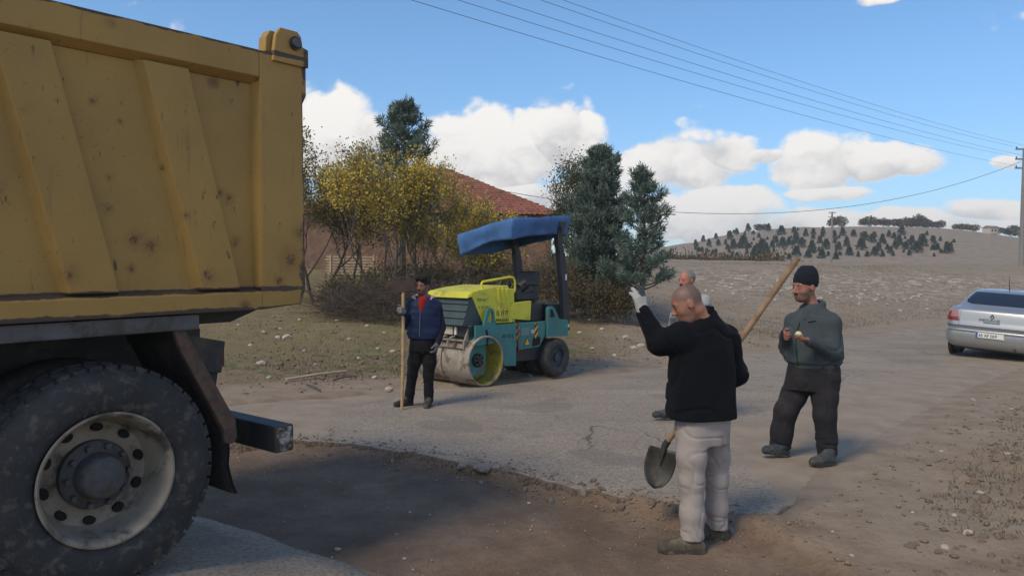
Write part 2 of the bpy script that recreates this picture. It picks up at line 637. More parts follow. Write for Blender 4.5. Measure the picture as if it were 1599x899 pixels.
soil = N.mix(N.ramp(n_s, 0.5, 0.75, 0, 0.5), soil, (0.085, 0.060, 0.043))
dust = N.mix(N.ramp(n_m, 0.3, 0.7), (0.235, 0.186, 0.140), (0.30, 0.246, 0.19))
field = N.mix(N.ramp(n_m, 0.3, 0.7), (0.172, 0.130, 0.072), (0.232, 0.185, 0.102))
field = N.mix(N.ramp(n_s, 0.45, 0.7, 0, 0.6), field, (0.125, 0.096, 0.058))
field = N.mix(N.ramp(n_l, 0.42, 0.62, 0, 0.85), field, (0.180, 0.160, 0.072))
n_h = N.noise(pos, 0.09, 6, 0.62); n_h2 = N.noise(pos, 0.45, 5, 0.65)
hill = N.mix(N.ramp(n_h, 0.35, 0.65), (0.088, 0.070, 0.050), (0.128, 0.106, 0.076))
hill = N.mix(N.ramp(n_h2, 0.48, 0.62, 0, 0.8), hill, (0.062, 0.055, 0.038))
hill = N.mix(N.ramp(N.noise(pos, 0.035, 4, 0.6), 0.52, 0.62, 0, 0.6), hill, (0.175, 0.15, 0.118))
hill = N.mix(N.ramp(N.noise(pos, 0.8, 5, 0.7), 0.57, 0.66, 0, 0.7), hill, (0.42, 0.36, 0.31))
green = N.mix(N.ramp(n_s, 0.35, 0.65), (0.075, 0.085, 0.035), (0.12, 0.13, 0.06))
peb = N.ramp(n_x, 0.63, 0.70)
c = dirt
c = N.mix(z_field, c, field)
strip_m = N.node('ShaderNodeMapping'); N.put(strip_m.inputs['Vector'], pos); strip_m.inputs['Scale'].default_value = (0.012, 0.11, 1.0)
hill = N.mix(N.ramp(N.noise(strip_m.outputs[0], 1.0, 4, 0.6), 0.50, 0.60, 0, 0.55), hill, (0.07, 0.058, 0.042))
c = N.mix(z_hill, c, hill)
c = N.mix(N.math('MULTIPLY', z_green, N.ramp(n_m, 0.46, 0.62), clamp=True), c, green)
c = N.mix(N.math('MULTIPLY', z_dust, N.ramp(n_l, 0.25, 0.6, 0.5, 1.0), clamp=True), c, dust)
c = N.mix(z_pit, c, soil)
c = N.mix(N.math('MULTIPLY', peb, 0.35), c, (0.36, 0.32, 0.28))
st = N.math('MULTIPLY', z_stone, N.ramp(N.noise(pos, 2.2, 5, 0.72), 0.52, 0.60), clamp=True)
c = N.mix(st, c, (0.50, 0.46, 0.40))
N.put(B.inputs['Base Color'], c)
B.inputs['Roughness'].default_value = 0.95
B.inputs['Specular IOR Level'].default_value = 0.15
bp = N.node('ShaderNodeBump'); bp.inputs['Strength'].default_value = 0.75; bp.inputs['Distance'].default_value = 0.03
hsum = N.math('ADD', N.math('MULTIPLY', n_s, 0.9), N.math('MULTIPLY', n_x, 0.45))
N.put(bp.inputs['Height'], hsum); N.l.new(bp.outputs[0], B.inputs['Normal'])

gx = axis_grid(-4.5, 8.5, 0.06, -420, 460); gy = axis_grid(2.4, 13.0, 0.06, -25, 640)
X, Y = np.meshgrid(gx, gy)
Z = ground_h(X, Y)
ground, gv = sheet('ground', X, Y, Z, gm)
tag(ground, 'bare brown earth and dry field rolling up to a stony hill', None, None, 'structure')
x, y = gv[:, 0], gv[:, 1]
dF = _seg_dist(x, y, FAR); dN = _seg_dist(x, y, NEAR)
dist = np.hypot(x, y)
zone = np.zeros((len(gv), 4)); zone[:, 3] = 1
wob = 0.5 * fbm(x * 1.1, y * 1.1, 3, 51)
zone[:, 0] = np.clip(pit_mask(x, y) * 1.1, 0, 1)
zone[:, 1] = np.maximum(sstep(dF + wob, 1.0, 5.0), sstep(-dN + wob, 4.0, 9.0) * sstep(y, 8, 14))
zone[:, 2] = sstep(y + 12 * fbm(x / 20, y / 20, 3, 61), 85, 120)
zone2 = np.zeros((len(gv), 4)); zone2[:, 3] = 1
zone2[:, 0] = sstep(dF + wob * 0.7, -0.4, 0.0) * (1 - sstep(dF + wob * 0.9, 0.5, 1.3)) * (1 - 0.55 * sstep(x, -0.5, 4)) \
    + 1.0 * (1 - sstep(-dN + wob, 0.3, 2.4)) * sstep(x, 1.4, 3.0)
zone2[:, 1] = sstep(dF, 0.8, 1.6) * (1 - sstep(dF, 3.0, 6.0)) * 0.9 + sstep(-dN, 0.8, 2.2) * sstep(x, 3.0, 5.0) * (1 - sstep(y, 18, 26)) * 0.8
zone2[:, 2] = np.exp(-((y - 34 - 0.15 * x - 3 * fbm(x / 9, y / 9, 3, 71)) / 5.5) ** 2) * sstep(x, 6.0, 10) * (1 - sstep(x, 22, 32))
set_attr(ground, 'zone', zone); set_attr(ground, 'zone2', np.clip(zone2, 0, 1))

# --- asphalt: worn grey carriageway, ragged where it has been broken out
am = bpy.data.materials.new('worn_asphalt'); am.use_nodes = True
N = NT(am.node_tree); B = am.node_tree.nodes['Principled BSDF']
geo = N.node('ShaderNodeNewGeometry'); pos = geo.outputs['Position']
ta = N.node('ShaderNodeAttribute', attribute_name='dusty'); td = N.node('ShaderNodeSeparateColor'); N.put(td.inputs[0], ta.outputs['Color'])
n_l = N.noise(pos, 0.5, 6, 0.62); n_m = N.noise(pos, 2.2, 6, 0.62); n_s = N.noise(pos, 40, 3, 0.6); n_x = N.noise(pos, 150, 2, 0.6)
c = N.mix(N.ramp(n_l, 0.3, 0.7), (0.262, 0.216, 0.166), (0.352, 0.292, 0.230))
c = N.mix(N.ramp(n_m, 0.42, 0.72, 0, 0.45), c, (0.30, 0.265, 0.23))
c = N.mix(N.ramp(n_s, 0.40, 0.66, 0, 0.65), c, (0.10, 0.09, 0.08))
c = N.mix(N.ramp(n_x, 0.58, 0.68, 0, 0.6), c, (0.44, 0.39, 0.34))
stre = N.node('ShaderNodeMapping'); N.put(stre.inputs['Vector'], pos)
stre.inputs['Rotation'].default_value = (0, 0, R(-46)); stre.inputs['Scale'].default_value = (0.22, 2.0, 1)
c = N.mix(N.ramp(N.noise(stre.outputs[0], 1.1, 5, 0.6), 0.45, 0.7, 0, 0.4), c, (0.175, 0.153, 0.134))
dustc = N.mix(N.ramp(n_m, 0.3, 0.7), (0.232, 0.184, 0.139), (0.302, 0.247, 0.192))
dm = N.ramp(N.math('ADD', td.outputs[0], N.math('MULTIPLY', N.math('SUBTRACT', n_m, 0.5), 1.1)), 0.35, 0.75)
crk = N.node('ShaderNodeTexVoronoi', feature='DISTANCE_TO_EDGE'); crk.inputs['Scale'].default_value = 0.9
wob_ = N.node('ShaderNodeVectorMath', operation='MULTIPLY_ADD')
nz_ = N.node('ShaderNodeTexNoise'); N.put(nz_.inputs['Vector'], pos); nz_.inputs['Scale'].default_value = 3.0
N.put(wob_.inputs[0], nz_.outputs['Color']); wob_.inputs[1].default_value = (0.5, 0.5, 0.0); N.put(wob_.inputs[2], pos)
N.put(crk.inputs['Vector'], wob_.outputs[0])
ck = N.math('MULTIPLY', N.ramp(crk.outputs['Distance'], 0.016, 0.004), N.ramp(N.noise(pos, 0.35, 3, 0.6), 0.50, 0.58))
c = N.mix(N.math('MULTIPLY', ck, 0.75), c, (0.06, 0.054, 0.05))
c = N.mix(N.math('MULTIPLY', N.ramp(N.noise(pos, 0.8, 2, 0.4), 0.60, 0.63), 0.35), c, (0.13, 0.118, 0.108))
c = N.mix(dm, c, dustc)
c = N.mix(N.ramp(td.outputs[1], 0.3, 0.7), c, N.mix(N.ramp(n_s, 0.35, 0.65), (0.055, 0.045, 0.038), (0.16, 0.118, 0.09)))
N.put(B.inputs['Base Color'], c)
B.inputs['Roughness'].default_value = 0.9
B.inputs['Specular IOR Level'].default_value = 0.25
bp = N.node('ShaderNodeBump'); bp.inputs['Strength'].default_value = 0.5; bp.inputs['Distance'].default_value = 0.012
N.put(bp.inputs['Height'], N.math('ADD', n_s, N.math('MULTIPLY', n_x, 0.5))); N.l.new(bp.outputs[0], B.inputs['Normal'])


def resample(F, Nn, step_near=0.035):
    F = np.array(F, float); Nn = np.array(Nn, float)
    so = [0.0]
    for i in range(len(F) - 1):
        so.append(so[-1] + max(np.linalg.norm(F[i + 1] - F[i]), np.linalg.norm(Nn[i + 1] - Nn[i])))
    so = np.array(so)
    s = []; v = 0.0
    while v < so[-1]:
        s.append(v)
        mx = np.interp(v, so, Nn[:, 0]); my = np.interp(v, so, Nn[:, 1])
        v += step_near * max(1.0, (math.hypot(mx, my) / 8.0) ** 1.5)
    s = np.array(s)

    def smooth(C):
        p = np.stack([np.interp(s, so, C[:, 0]), np.interp(s, so, C[:, 1])], 1)
        k = 9
        q = np.pad(p, ((k, k), (0, 0)), 'edge')
        return np.stack([np.convolve(q[:, j], np.ones(2 * k + 1) / (2 * k + 1), 'valid') for j in range(2)], 1)
    return smooth(F), smooth(Nn)


def pavement(name, F, Nn, label, lift, rag_f, rag_n, nt=26, dust=None, feather=False):
    F, Nn = resample(F, Nn)
    across = Nn - F; L = np.linalg.norm(across, axis=1, keepdims=True); a = across / L
    rf = rag_f(F) * fbm(F[:, 0] * 1.7, F[:, 1] * 1.7, 5, 81); rn = rag_n(Nn) * fbm(Nn[:, 0] * 2.3, Nn[:, 1] * 2.3, 5, 91)
    F = F + a * rf[:, None]; Nn = Nn + a * rn[:, None]
    t = np.linspace(0, 1, nt)
    XY = F[:, None, :] * (1 - t)[None, :, None] + Nn[:, None, :] * t[None, :, None]
    Xr, Yr = XY[..., 0], XY[..., 1]
    Zr = base_h(Xr, Yr) + lift + 0.006 * fbm(Xr * 0.8, Yr * 0.8, 3, 15)
    if feather:
        edge_d = (1 - t)[None, :] * L
        Zr = Zr - 0.075 * (1 - sstep(edge_d, 0.0, 1.1)) * sstep(Xr, 1.9, 2.7) - 0.06 * (1 - sstep(t[None, :] * L, 0.0, 0.7))
    # broken vertical rims on both long edges
    def rim(i, sgn):
        p = XY[:, i] - a * 0 + sgn * a * 0.03
        return p[:, 0], p[:, 1], Zr[:, i] - 0.14
    x0, y0, z0 = rim(0, -1); x1, y1, z1 = rim(-1, 1)
    Xa = np.column_stack([x0, Xr, x1]); Ya = np.column_stack([y0, Yr, y1]); Za = np.column_stack([z0, Zr, z1])
    o, v = sheet(name, Xa, Ya, Za, am)
    tag(o, label, None, None, 'structure')
    d = np.zeros((len(v), 4)); d[:, 3] = 1
    if dust is not None:
        d[:, 0] = dust(v[:, 0], v[:, 1])
    rimm = np.zeros(Xa.shape); rimm[:, 0] = 1; rimm[:, -1] = 1; rimm[:, -2] = 0.62
    d[:, 1] = rimm.ravel()
    set_attr(o, 'dusty', d)
    return o


def road_dust(x, y):
    dN = _seg_dist(x, y, NEAR); dF = -_seg_dist(x, y, FAR)
    r = (1 - sstep(dF, 0.0, 1.3)) * (0.9 - 0.45 * sstep(x, -0.5, 5))
    q = (1 - sstep(dN, 0.0, 2.9)) * sstep(x, 1.7, 2.6) * 1.05
    l = (1 - sstep(x, -2.6, -1.4)) * 0.75
    return np.clip(r + q + l + 0.12, 0, 1)


pavement('road', FAR, NEAR, 'worn grey asphalt road with a ragged dug-out edge', 0.012,
         lambda p: 0.30 + 0 * p[:, 0], lambda p: 0.17 - 0.17 * sstep(p[:, 0], 1.8, 2.6), nt=60, dust=road_dust, feather=True)
# old pavement on which the truck stands, cut off at the pit
PF = [(-0.70, 1.0), (-0.62, 3.0), (-0.66, 3.9), (-0.74, 4.30), (-1.1, 4.47), (-1.5, 4.76), (-1.97, 5.06), (-2.6, 5.4), (-3.5, 6.2), (-5.2, 6.3), (-9, 3.0)]
PN = [(-3.2, -1.6), (-3.0, 0.4), (-2.9, 1.0), (-2.9, 1.3), (-3.0, 1.6), (-3.2, 1.9), (-3.6, 2.4), (-4.2, 2.8), (-5.0, 3.0), (-6.5, 3.0), (-9.5, 1.0)]
pavement('road', PF, PN, 'strip of grey asphalt beneath the truck wheel, broken off at the pit', 0.014,
         lambda p: 0.09 + 0 * p[:, 0], lambda p: 0.1 + 0 * p[:, 0], nt=20, dust=lambda x, y: 0.15 + 0 * x)

# ------------------------------------------------------------------ dump truck
rubber = mat('black_rubber', (0.028, 0.029, 0.032), 0.85, var=0.3, vscale=5, dirt=(0.085, 0.077, 0.068), dirt_amt=0.40, dirt_scale=15, bump=0.3, bscale=90)
chassis = mat('dark_chassis_steel', (0.022, 0.023, 0.027), 0.6, dirt=(0.06, 0.05, 0.042), dirt_amt=0.45, dirt_scale=6)
railm = mat('grey_steel_rail', (0.085, 0.085, 0.095), 0.55, var=0.2, dirt=(0.05, 0.042, 0.036), dirt_amt=0.5, dirt_scale=9)
rustm = mat('rusty_steel', (0.075, 0.05, 0.04), 0.85, var=0.35, vscale=14, dirt=(0.12, 0.07, 0.045), dirt_amt=0.5, dirt_scale=18, bump=0.2)
rimm = mat('cream_wheel_paint', (0.23, 0.20, 0.165), 0.65, var=0.2, vscale=5, dirt=(0.055, 0.047, 0.042), dirt_amt=0.5, dirt_scale=4)
hubm = mat('dusty_hub_steel', (0.065, 0.068, 0.075), 0.7, var=0.3, vscale=12, dirt=(0.05, 0.045, 0.04), dirt_amt=0.55, dirt_scale=12)
barend = mat('chipped_white_end', (0.34, 0.33, 0.31), 0.8, var=0.2, vscale=30, dirt=(0.04, 0.035, 0.03), dirt_amt=0.75, dirt_scale=16)
lampr = mat('red_lamp_plastic', (0.16, 0.012, 0.010), 0.35)
glassd = mat('dark_window_glass', (0.012, 0.015, 0.019), 0.08)

# old yellow paint: chips, rust blooms and dark scratches
tm = bpy.data.materials.new('worn_yellow_paint'); tm.use_nodes = True
N = NT(tm.node_tree); B = tm.node_tree.nodes['Principled BSDF']
tcn = N.node('ShaderNodeTexCoord'); vec = tcn.outputs['Object']
base = N.mix(N.ramp(N.noise(vec, 1.4, 5, 0.6), 0.3, 0.7), (0.295, 0.175, 0.045), (0.37, 0.222, 0.056))
base = N.mix(N.ramp(N.noise(vec, 0.9, 6, 0.7), 0.52, 0.75, 0, 0.55), base, (0.22, 0.145, 0.055))
bloom_n = N.node('ShaderNodeTexVoronoi'); N.put(bloom_n.inputs['Vector'], vec); bloom_n.inputs['Scale'].default_value = 3.0
warpd = N.math('ADD', bloom_n.outputs['Distance'], N.math('MULTIPLY', N.math('SUBTRACT', N.noise(vec, 22, 4, 0.6), 0.5), 0.14))
pick = N.ramp(N.noise(vec, 1.7, 2, 0.5), 0.46, 0.54)
bloom = N.math('MULTIPLY', N.ramp(warpd, 0.16, 0.04), pick)
base = N.mix(N.math('MULTIPLY', bloom, 0.8), base, (0.085, 0.032, 0.014))
# rust blooms where the paint has blistered: (along, height, radius)
wv_ = N.node('ShaderNodeVectorMath', operation='MULTIPLY_ADD'); nz2 = N.node('ShaderNodeTexNoise'); N.put(nz2.inputs['Vector'], vec); nz2.inputs['Scale'].default_value = 18.0
N.put(wv_.inputs[0], nz2.outputs['Color']); wv_.inputs[1].default_value = (0.05, 0.0, 0.05); N.put(wv_.inputs[2], vec)
flat_ = N.node('ShaderNodeVectorMath', operation='MULTIPLY'); N.put(flat_.inputs[0], wv_.outputs[0]); flat_.inputs[1].default_value = (1, 0, 1)
spot = None
for (sx0, sz0, sr) in ((0.16, 1.66, 0.055), (0.235, 1.63, 0.050), (0.04, 1.80, 0.035), (0.05, 1.95, 0.030), (0.61, 1.92, 0.035), (0.665, 1.89, 0.042), (0.40, 1.78, 0.025), (-0.02, 2.30, 0.025),
                       (-0.42, 1.87, 0.04), (0.70, 1.66, 0.04), (0.14, 1.52, 0.03), (1.0, 1.56, 0.085), (1.07, 1.72, 0.06), (0.93, 1.44, 0.05), (-0.15, 1.50, 0.05), (0.10, 2.22, 0.022), (0.52, 1.47, 0.05), (0.30, 2.02, 0.022)):
    ds = N.node('ShaderNodeVectorMath', operation='DISTANCE'); N.put(ds.inputs[0], flat_.outputs[0]); ds.inputs[1].default_value = (sx0 + 0.025, 0, sz0 + 0.025)
    q_ = N.math('MULTIPLY', ds.outputs['Value'], 1.0 / sr)
    spot = q_ if spot is None else N.math('MINIMUM', spot, q_)
rn_ = N.ramp(N.noise(vec, 55, 4, 0.7), 0.35, 0.62, 0.25, 1.0)
base = N.mix(N.math('MULTIPLY', N.ramp(spot, 1.35, 0.2, 0.0, 0.62), rn_), base, (0.15, 0.062, 0.022))
base = N.mix(N.math('MULTIPLY', N.ramp(spot, 0.50, 0.12, 0.0, 0.75), rn_), base, (0.055, 0.024, 0.014))
str_m = N.node('ShaderNodeMapping'); N.put(str_m.inputs['Vector'], vec); str_m.inputs['Scale'].default_value = (26, 26, 9)
chip = N.ramp(N.noise(str_m.outputs[0], 1.0, 3, 0.6), 0.655, 0.69)
clus = N.ramp(N.noise(vec, 2.3, 4, 0.65), 0.44, 0.58)
base = N.mix(N.math('MULTIPLY', N.math('MULTIPLY', chip, clus), 0.85), base, (0.045, 0.030, 0.022))
str_2 = N.node('ShaderNodeMapping'); N.put(str_2.inputs['Vector'], vec); str_2.inputs['Scale'].default_value = (16, 16, 1.6)
run = N.math('MULTIPLY', N.ramp(N.noise(str_2.outputs[0], 1.0, 4, 0.6), 0.58, 0.72), N.ramp(N.noise(vec, 1.3, 3, 0.6), 0.45, 0.62))
base = N.mix(N.math('MULTIPLY', run, 0.45), base, (0.13, 0.075, 0.03))
base = N.mix(N.math('MULTIPLY', N.ramp(N.noise(vec, 60, 3, 0.7), 0.62, 0.70), 0.5), base, (0.10, 0.06, 0.03))
sx_ = N.node('ShaderNodeSeparateXYZ'); N.put(sx_.inputs[0], vec)
wz = N.math('MAXIMUM', N.math('MULTIPLY', N.ramp(sx_.outputs[2], 2.665, 2.70), N.ramp(sx_.outputs[2], 2.72, 2.705)), N.ramp(sx_.outputs[2], 1.335, 1.295))
wz = N.math('MAXIMUM', wz, N.math('MULTIPLY', N.ramp(sx_.outputs[0], 1.0, 1.10), N.ramp(sx_.outputs[2], 1.95, 1.35)))
wz = N.math('MAXIMUM', wz, N.math('MULTIPLY', N.ramp(sx_.outputs[0], 1.07, 1.10), 0.8))
wz = N.math('MAXIMUM', wz, N.math('MULTIPLY', N.ramp(N.math('ABSOLUTE', N.math('SUBTRACT', sx_.outputs[2], 1.402)), 0.03, 0.005), 0.95))
edge = N.math('MULTIPLY', N.ramp(N.math('ADD', wz, N.math('MULTIPLY', N.math('SUBTRACT', N.noise(vec, 5, 6, 0.7), 0.5), 2.0)), 0.55, 0.8), N.ramp(wz, 0.02, 0.2))
base = N.mix(edge, base, (0.06, 0.038, 0.028))
N.put(B.inputs['Base Color'], base)
B.inputs['Roughness'].default_value = 0.62
bp = N.node('ShaderNodeBump'); bp.inputs['Strength'].default_value = 0.12; bp.inputs['Distance'].default_value = 0.02
N.put(bp.inputs['Height'], N.math('ADD', N.noise(vec, 2.2, 3, 0.5), N.math('MULTIPLY', chip, -0.06))); N.l.new(bp.outputs[0], B.inputs['Normal'])

TRUCK_Z = float(base_h(TW[0], TW[1])) + 0.014
truck = empty('dump_truck', (TW[0], TW[1], TRUCK_Z), math.atan2(TD[1], TD[0]))
truck.rotation_euler = (0, R(-1.45), math.atan2(TD[1], TD[0]))
tag(truck, 'yellow dump truck with rust-spotted ribbed tipper body', 'truck')
# local axes: x to the tail, y inwards from the near side, z up; near face of the body is y = 0
XF = -4.3      # front of the tipper body


for side, y_out, sg in (('near', 0.0, 1), ('far', 2.5, -1)):
    def yy(d):
        return y_out + sg * d
    wall = MB().box((XF + 0.02, min(yy(0.062), yy(0.082)), 1.36), (0.86, max(yy(0.062), yy(0.082)), 2.56)).build('side_wall', tm, truck)
    # slanted pressed ribs
    k = 0
    xr = 0.16
    while xr > XF + 0.3:
        xt0, xt1 = xr, xr + 0.28
        xb0, xb1 = xr + 0.285, xr + 0.555
        c = 0.038
        outer = [(xt0 + c, 2.525), (xt1 - c * 0.4, 2.525), (xb1 - c * 0.4, 1.405), (xb0 + c, 1.405)]
        inner = [(xt0, 2.53), (xt1, 2.53), (xb1, 1.40), (xb0, 1.40)]
        b_ = MB()
        b_.add([(x_, yy(0.014), z_) for x_, z_ in outer] + [(x_, yy(0.07), z_) for x_, z_ in inner],
               [(0, 1, 2, 3), (0, 4, 5, 1), (1, 5, 6, 2), (2, 6, 7, 3), (3, 7, 4, 0), (4, 7, 6, 5)])
        b_.build('rib', tm, truck, bevel=0.010, seg=3)
        xr -= 0.635
    # rails: top, bottom, tail post
    prof = [(yy(0.0), 2.70), (yy(0.11), 2.70), (yy(0.11), 2.55), (yy(0.055), 2.52), (yy(0.0), 2.555)]
    MB().prism(prof, 0, XF, 0.82).build('top_rail', tm, truck, bevel=0.008)
    prof = [(yy(0.0), 1.29), (yy(0.0), 1.385), (yy(0.07), 1.415), (yy(0.12), 1.415), (yy(0.12), 1.29)]
    MB().prism(prof, 0, XF, 0.82).build('bottom_rail', tm, truck, bevel=0.006)
    pts = [(0.822, 1.29), (1.075, 1.31), (1.105, 1.40), (1.10, 2.45), (1.125, 2.50), (1.125, 2.70), (0.822, 2.70)]
    MB().prism(pts, 1, min(yy(0.0), yy(0.13)), max(yy(0.0), yy(0.13))).build('tail_post', tm, truck, bevel=0.012, seg=3)
    # chamfered jamb beside the last recess
    MB().add([(0.795, yy(0.078), 1.40), (0.823, yy(0.002), 1.41), (0.823, yy(0.002), 2.53), (0.795, yy(0.078), 2.53), (0.83, yy(0.078), 1.40), (0.83, yy(0.078), 2.53)],
             [(0, 1, 2, 3), (0, 4, 1), (3, 2, 5), (4, 5, 2, 1), (0, 3, 5, 4)]).build('post_jamb', tm, truck)
    # lifting ear with its tailgate pin
    ear = [(0.895, 2.655), (0.915, 2.80), (0.945, 2.845), (1.055, 2.845), (1.08, 2.82), (1.09, 2.765), (1.128, 2.755), (1.128, 2.655)]
    e = MB().prism(ear, 1, min(yy(-0.018), yy(0.012)), max(yy(-0.018), yy(0.012))).build('hinge_ear', tm, truck, bevel=0.006)
    MB().prism([(0.875, 2.66), (0.885, 2.79), (0.91, 2.83), (0.94, 2.83), (0.925, 2.66)], 1, min(yy(0.03), yy(0.10)), max(yy(0.03), yy(0.10))).build('gusset', tm, e, bevel=0.005)
    MB().cyl((1.035, yy(-0.045), 2.775), (1.035, yy(0.12), 2.775), 0.026, n=18).build('hinge_pin', railm, e, smooth=True)
    MB().lathe([(0.028, 0), (0.038, 0), (0.038, 0.012), (0.028, 0.012)], (1.035, yy(-0.034), 2.775), (0, 1, 0), 18, close=True).build('pin_collar', chassis, e, smooth=True)
tg = MB().box((1.045, 0.14, 1.36), (1.085, 2.36, 2.74)).build('tailgate', tm, truck, bevel=0.006)
for yq in (0.45, 0.98, 1.52, 2.05):
    MB().box((1.086, yq - 0.05, 1.40), (1.125, yq + 0.05, 2.70)).build('stiffener', tm, tg, bevel=0.006)
MB().box((XF, 0.12, 1.30), (XF + 0.05, 2.38, 2.95)).build('head_board', tm, truck, bevel=0.006)
# floor with its tapered tail lip
MB().hexa([(XF, 0.16, 1.22), (0.72, 0.16, 1.22), (0.72, 2.34, 1.22), (XF, 2.34, 1.22)], [(XF, 0.13, 1.345), (1.05, 0.13, 1.345), (1.05, 2.37, 1.345), (XF, 2.37, 1.345)]).build('floor', chassis, truck)
MB().box((XF, 0.03, 1.205), (0.47, 0.125, 1.283)).build('side_rail', railm, truck, bevel=0.012)
MB().box((XF, 2.375, 1.205), (0.47, 2.47, 1.283)).build('side_rail', railm, truck, bevel=0.012)
# chassis rails, cross members
for yc in (0.80, 1.62):
    MB().box((-6.0, yc, 0.86), (0.90, yc + 0.08, 1.14)).build('chassis_rail', chassis, truck, bevel=0.01)
for xc in (-3.4, -2.2, -0.66, 0.66):
    MB().box((xc, 0.83, 0.92), (xc + 0.10, 1.67, 1.08)).build('cross_member', chassis, truck)
MB().box((-1.9, 0.45, 0.74), (0.45, 0.62, 0.86)).build('leaf_spring', chassis, truck, bevel=0.02)
MB().box((-1.9, 1.88, 0.74), (0.45, 2.05, 0.86)).build('leaf_spring', chassis, truck, bevel=0.02)


def tyre_profile(R_, r_, w):
    """radius, distance from the outer face"""
    s = [(r_, 0.028), (r_ + 0.02, 0.008), (r_ + 0.06, -0.006), (r_ + 0.12, -0.008), (R_ - 0.07, 0.002), (R_ - 0.035, 0.022), (R_ - 0.016, 0.05)]
    full = s + [(R_ - 0.012, w * 0.5)] + [(a, w - b) for a, b in s[::-1]]
    return full


def wheel(cx, y0, sg, dish, steer=False, R_=0.545, w=0.30):
    """one wheel: y0 is the outer face, sg +1 when inwards is +y"""
    cz = 0.53
    ax = np.array([0, sg, 0.0]); o = np.array([cx, y0, cz])
    root = MB().lathe(tyre_profile(R_, 0.305, w), o, ax, 72).build('tyre', rubber, truck, smooth=True)
    tb = MB()
    nl = 46
    for i in range(nl):                       # shoulder lugs of the worn lug tread
        for off, lo, hi in ((0.0, 0.030, 0.125), (0.5, w - 0.125, w - 0.03)):
            a0 = 2 * math.pi * (i + off) / nl; da = 2 * math.pi / nl * 0.39
            q = []
            for rr in (R_ - 0.055, R_ - 0.003):
                for (hh, aa) in ((lo, a0 - da), (lo, a0 + da), (hi, a0 + da * 0.8), (hi, a0 - da * 0.8)):
                    rk = rr - (0.006 if (hh in (0.030, w - 0.03) and rr > R_ - 0.02) else 0)
                    q.append((cx + rk * math.cos(aa), y0 + sg * hh, cz + rk * math.sin(aa)))
            tb.hexa(q[:4], q[4:])
    tb.build('tread', rubber, root)
    # rim: flange, well, dished disc
    rim = MB().lathe([(0.300, 0.03), (0.312, 0.004), (0.318, -0.004), (0.308, -0.006), (0.296, 0.004), (0.283, 0.045), (0.272, 0.11), (0.262, dish - 0.02), (0.25, dish + 0.004), (0.205, dish + 0.02), (0.16, dish + 0.006),
                      (0.12, dish)], o, ax, 72)
    rm = rim.build('rim', rimm, truck, smooth=True)
    # ten black plugs in the disc paint the shade inside the hand holes
    for i in range(10):
        hh = MB()
        a = 2 * math.pi * (i + 0.35) / 10
        c0 = o + ax * (dish + 0.010) + 0.225 * np.array([math.cos(a), 0, math.sin(a)])
        t_ = np.array([-math.sin(a), 0, math.cos(a)]); r_ = np.array([math.cos(a), 0, math.sin(a)])
        n = 16
        ring = [c0 - ax * 0.016 + 0.028 * math.cos(2 * math.pi * j / n) * t_ + 0.020 * math.sin(2 * math.pi * j / n) * r_ for j in range(n)]
        ring2 = [p + ax * 0.03 for p in ring]
        hh.add(ring + ring2, [tuple(range(n)), tuple(range(2 * n - 1, n - 1, -1))] + [(j, j + n, (j + 1) % n + n, (j + 1) % n) for j in range(n)])
        hh.build('hand_hole_shade', MAT['hole_shade_black'], rm)
    hub = MB().lathe([(0.165, dish + 0.005), (0.165, dish - 0.03), (0.15, dish - 0.045), (0.112, dish - 0.05), (0.105, dish - 0.10), (0.098, dish - 0.125), (0.085, dish - 0.135), (0.03, dish - 0.14), (0.001, dish - 0.14)], o, ax, 48)
    hb = hub.build('hub', hubm, truck, smooth=True)
    for i in range(10):
        a = 2 * math.pi * i / 10
        p = o + 0.142 * np.array([math.cos(a), 0, math.sin(a)])
        MB().cyl(p + ax * (dish - 0.03), p + ax * (dish - 0.078), 0.015, n=6).build('wheel_nut', hubm, hb)


mat('hole_shade_black', (0.006, 0.006, 0.007), 0.9)  # black that paints the shade inside holes and slots
wheel(0.0, 0.02, 1, 0.17)
wheel(-1.36, 0.02, 1, 0.17)
wheel(0.0, 2.48, -1, 0.17)
for cx in (0.0, -1.36):                                   # inner twin tyres and axles
    MB().lathe(tyre_profile(0.545, 0.28, 0.29), (cx, 0.36, 0.53), (0, 1, 0), 48).build('inner_tyre', rubber, truck, smooth=True)
    MB().cyl((cx, 0.2, 0.53), (cx, 2.3, 0.53), 0.09, n=20).build('axle', chassis, truck, smooth=True)
wheel(-4.95, 0.02, 1, 0.06)

# rear mudguard strap, flap, lamp box, underrun bar
arm = MB()
w0, w1 = 0.045, 0.36
a_, b_2, c_2 = (0.36, 1.215), (0.405, 1.13), (0.64, 0.66)
outl = [(0.335, 1.215), (0.385, 1.225), (0.43, 1.15), (0.675, 0.70), (0.683, 0.60), (0.655, 0.572), (0.612, 0.585), (0.605, 0.66), (0.375, 1.10)]
arm.prism(outl, 1, w0, w0 + 0.03)
arm.build('mudguard_strap', rustm, truck, bevel=0.006)
MB().hexa([(0.375, 0.07, 1.10), (0.40, 0.07, 1.10), (0.40, 0.62, 1.10), (0.375, 0.62, 1.10)][::1], [(0.345, 0.07, 1.21), (0.37, 0.07, 1.21), (0.37, 0.62, 1.21), (0.345, 0.62, 1.21)]).build('mudguard', chassis, truck)
MB().hexa([(0.615, 0.07, 0.62), (0.632, 0.07, 0.62), (0.632, 0.62, 0.62), (0.615, 0.62, 0.62)], [(0.385, 0.07, 1.10), (0.402, 0.07, 1.10), (0.402, 0.62, 1.10), (0.385, 0.62, 1.10)]).build('mudguard', chassis, truck)
fl = [[(0.615 + 0.012 * math.sin(k * 0.9) + (0.0 if k < 4 else 0.022 * (k - 3)), 0.05 + 0.58 * j / 6, 0.64 - k * 0.058) for j in range(7)] for k in range(7)]
